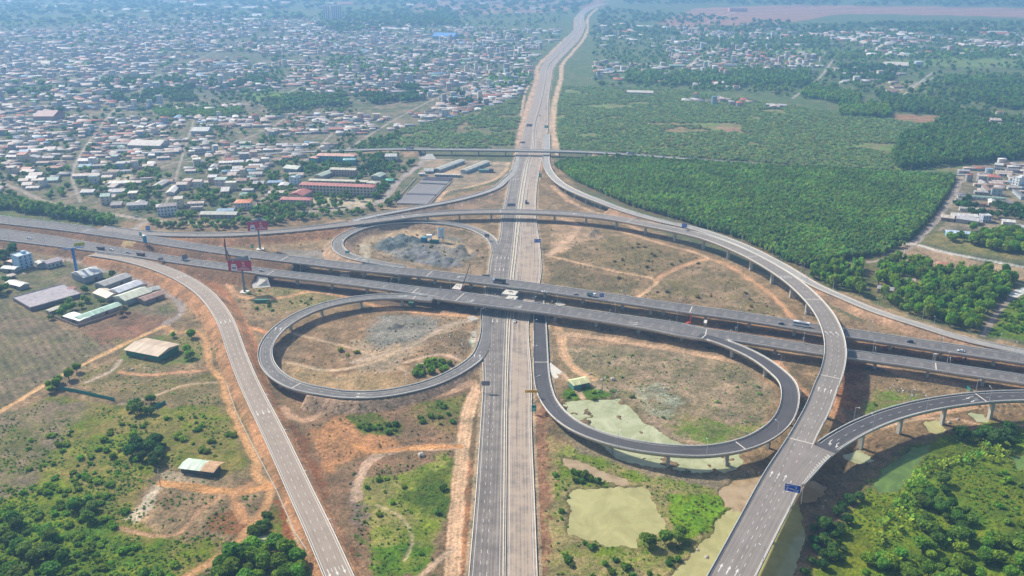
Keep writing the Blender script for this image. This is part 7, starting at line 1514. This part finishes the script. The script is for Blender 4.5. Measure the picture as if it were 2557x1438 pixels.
for i, (X, Y, s) in enumerate([(1530, 948, 2.0), (1498, 976, 1.6), (1503, 950, 1.3), (1475, 935, 1.1), (1810, 1150, 1.2), (1822, 1162, 1.0), (2350, 1055, 1.4), (2368, 1057, 1.5), (2392, 1048, 1.2), (2545, 938, 1.2), (330, 925, 1.5), (1052, 1140, 2.4), (990, 905, 1.2), (1765, 1390, 1.6), (1742, 1372, 1.1)]):
    p = g(X, Y); m = MB(); rg = random.Random(i); n = 9; pts = [(math.cos(6.283*k/n)*s*rg.uniform(.75, 1.1), math.sin(6.283*k/n)*s*rg.uniform(.7, 1)) for k in range(n)]
    q = len(m.v); m.v += [(x, y, -.4) for x, y in pts]+[(x*.9, y*.9, s*.55) for x, y in pts]+[(x*.45, y*.45, s*rg.uniform(.8, 1)) for x, y in pts]
    for k in range(n): j = (k+1) % n; m.f += [(k, j, n+j, n+k), (n+k, n+j, 2*n+j, 2*n+k)]
    m.f.append(tuple(range(2*n, 3*n))); o = m.build('boulder', mat('boulder', (.50, .42, .34), .9, .8, .2)); o.location = (p[0], p[1], hz1(p[0], p[1]))
    where = ['right of the yellow roofed hut, largest', 'below right of the yellow roofed hut', 'just right of the yellow roofed hut', 'above the yellow roofed hut', 'in the mud under the lower right loop', 'in the mud under the lower right loop, lower one', 'under the right ramp, left one', 'under the right ramp, middle one', 'under the right ramp, right one', 'between the viaducts at the right edge', 'beside the rust roofed warehouse', 'in the scrub left of the expressway', 'in the grey yard of the left loop', 'on the bank of the bottom pond', 'on the bank of the bottom pond, upper one'][i]
    tag(o, 'pale rock '+where, 'boulder')

# ------------------------------------------------------------ lamp posts and power poles
LP = mat('lamp_grey', (.50, .52, .54), .5)
t0 = MB().tube((0, 0, -.3), (0, 0, 9.2), .16, .1, 6).build('post', LP); a0 = MB().tube((0, 0, 9.2), (0, 1.8, 10), .09, .07, 5).build('arm', LP); h0 = MB().box(0, 2.2, 9.95, .35, 1.0, .16).build('lamp_head', SWH); ld = [t0.data, a0.data, h0.data]
for o in (t0, a0, h0): bpy.data.objects.remove(o)
def lamps(rd, sd, step, s0, s1, label, group):
    s = s0
    while s < s1:
        P = rd.at(s, sd*(float(np.interp(s, rd.s, rd.w))/2-.1)); X, Y = prj(*P)
        if -10 < X < 2570 and Y < 1460 and not inside_other(rd, np.array([tuple(P)]), -.2)[0]:
            t = thing('street_lamp', label, 'street lamp', P, rd.ang(s)+(0 if sd < 0 else math.pi), group)
            for d, nm in zip(ld, ('post', 'arm', 'lamp_head')):
                o = bpy.data.objects.new(nm, d); COL.objects.link(o); o.parent = t
        s += step
for rd, sd, nm in ((V1, 1, 'far edge of the far viaduct'), (V1, -1, 'near edge of the far viaduct'), (V2, -1, 'near edge of the near viaduct'), (V2, 1, 'far edge of the near viaduct'), (FL, 1, 'outer parapet of the long flyover'), (MR, 1, 'near edge of the right joining flyover'), (MR, -1, 'far edge of the right joining flyover'), (LR, -1, 'outer side of the lower right loop'), (ML, -1, 'outer side of the big left loop'), (UO, -1, 'outer side of the upper loop'), (RL, 1, 'right side of the left ramp'), (OV, 1, 'far side of the overpass'), (UR, 1, 'plantation side of the narrow ramp')):
    lamps(rd, sd, 46, 15, rd.s[-1], 'lamp post, one of a row on the '+nm, 'lamp posts on the '+nm)
POLE = mat('pole_concrete', (.36, .34, .32), .8)
for i, (X, Y, lab) in enumerate([(166, 664, 'by the highway bank at the left'), (322, 691, 'at the foot of the orange bank'), (388, 720, 'by the grey track below the orange bank'), (12, 626, 'at the left edge below the highway'), (418, 790, 'inside the bend of the grey track'), (401, 1214, 'at the end of the orange spur'), (2124, 648, 'on the lane above the grove'), (2292, 612, 'at the bend of the white path'), (2208, 757, 'at the corner of the grove'), (2303, 800, 'in front of the grove'), (2320, 545, 'beside the plantation lane'), (2260, 636, 'on the tan field'), (980, 508, 'on the street corner near the beam yard'), (1503, 985, 'beside the yellow roofed hut'), (1672, 742, 'behind the far viaduct right of the expressway'), (1753, 754, 'behind the far viaduct above the loop tie-in'), (2458, 835, 'beside the lane at the right'), (2006, 684, 'double pole where grove and flyover meet'), (1870, 750, 'on the dry land inside the flyover bend'), (607, 545, 'beside the far billboard')]):
    p = g(X, Y); t = thing('power_pole', 'thin concrete power pole '+lab, 'power pole', (p[0], p[1], hz1(p[0], p[1])), R(20+i*17)); MB().tube((0, 0, -.5), (0, 0, 10.5), .22, .15, 7).build('post', POLE, t); MB().box(0, 0, 9.4, 2.4, .15, .15).box(0, 0, 8.6, 1.6, .12, .12).build('crossarm', POLE, t)
# occupied ground of the hand made buildings
for o in list(COL.objects):
    if o.parent is None and o.get('category') in ('building', 'school', 'hall', 'house', 'shed', 'office', 'warehouse', 'greenhouse', 'hut', 'shop'):
        for c in o.children:
            if c.name.startswith('wall'):
                bb = [Vector(v) for v in c.bound_box]; w_ = max(v.x for v in bb); d_ = max(v.y for v in bb); r_ = o.rotation_euler.z
                for u in np.arange(-w_, w_+.1, 4):
                    for v in np.arange(-d_-1, d_+1.1, 3): occ_disc(o.location.x+u*math.cos(r_)-v*math.sin(r_), o.location.y+u*math.sin(r_)+v*math.cos(r_), 3)
build_town(); houses_out(); plants_out()
# the hazy air between the camera and the far town
m = bpy.data.materials.new('haze'); m.use_nodes = True; t = m.node_tree; t.nodes.remove(t.nodes['Principled BSDF'])
v = t.nodes.new('ShaderNodeVolumePrincipled'); v.inputs['Color'].default_value = (.32, .60, 1.0, 1); v.inputs['Density'].default_value = .000185; v.inputs['Anisotropy'].default_value = .2
t.links.new(v.outputs[0], t.nodes['Material Output'].inputs['Volume'])
hb = MB().box(0, 8000, -4, 42000, 19000, 276).build('haze', m); tag(hb, 'pale blue summer haze over the land', 'haze', kind='stuff')

# rubble and broken stone scattered in heaps
rgk = np.random.default_rng(77); RB = []
for i in range(4):
    V = np.array([(a, b, c) for c in (0, 1) for a, b in ((-1, -1), (1, -1), (1, 1), (-1, 1))], float)*(.8, .6, .6)+rgk.normal(0, .16, (8, 3)); Q = np.array([(4, 5, 6, 7), (0, 1, 5, 4), (1, 2, 6, 5), (2, 3, 7, 6), (3, 0, 4, 7)]); RB.append((V, Q, rgk.uniform(.8, 1.2, 5)))
xs, ys, cs = [], [], []
for P, sp, pr, col in [([(1060,800),(1190,800),(1190,885),(1070,890)], 2.2, .22, (.5,.47,.42)), ([(940,785),(1070,788),(1060,850),(930,880)], 2, .25, (.4,.38,.36)), ([(1540,955),(1700,960),(1700,1020),(1600,1020)], 2, .22, (.52,.52,.46)), ([(2200,950),(2320,970),(2300,992),(2220,985)], 1.8, .3, (.55,.52,.5)),
        ([(2330,1000),(2557,1005),(2557,1065),(2380,1060)], 2, .2, (.42,.35,.29)), ([(1460,570),(1520,572),(1510,605),(1450,600)], 1.8, .35, (.22,.2,.2)), ([(300,905),(400,915),(390,940),(310,935)], 1.8, .2, (.6,.56,.5)), ([(1060,398),(1260,400),(1250,425),(1170,420)], 3, .2, (.5,.46,.42)), ([(630,700),(1200,770),(1200,785),(640,720)], 2.6, .25, (.36,.32,.29)),
        ([(1390,745),(2557,905),(2557,935),(1390,790)], 2.8, .16, (.42,.33,.26)), ([(700,900),(760,930),(800,960),(730,940)], 2, .2, (.5,.4,.3)), ([(1840,1150),(2060,1180),(2080,1260),(1980,1300)], 1.8, .22, (.5,.42,.36)), ([(1960,1250),(2020,1270),(1990,1300)], 1.3, .5, (.55,.5,.45)), ([(1400,1060),(1560,1150),(1760,1190),(1600,1200),(1400,1100)], 2, .18, (.42,.38,.32)), ([(1380,560),(1960,780),(1700,745),(1380,640)], 4, .12, (.4,.34,.27)), ([(870,560),(1200,560),(1210,600),(900,600)], 3, .12, (.42,.36,.3)), ([(1440,880),(1900,930),(1930,1020),(1600,1040)], 3, .14, (.46,.38,.3))]:
    P = np.array(gp(P)); X, Y = np.meshgrid(np.arange(P[:, 0].min(), P[:, 0].max(), sp), np.arange(P[:, 1].min(), P[:, 1].max(), sp)); X = X+rgk.uniform(-.5, .5, X.shape)*sp; Y = Y+rgk.uniform(-.5, .5, X.shape)*sp
    k = inpoly(X, Y, P) & (rgk.random(X.shape) < pr) & (fbm(X, Y, 12, 3, 6) > -.15) & ~occ_q(X, Y); xs.append(X[k]); ys.append(Y[k]); cs.append(np.array(col)*rgk.uniform(.6, 1.3, (k.sum(), 1)))
X = np.concatenate(xs); Y = np.concatenate(ys); r_ = rgk.uniform(.2, .7, len(X)); o = merge('rubble', RB, X, Y, hz(X, Y)-.1, r_, r_, np.concatenate(cs), 'broken stone and building rubble strewn over the site', 'rubble'); o.data.materials[0] = HCOL
print('rubble', len(X))
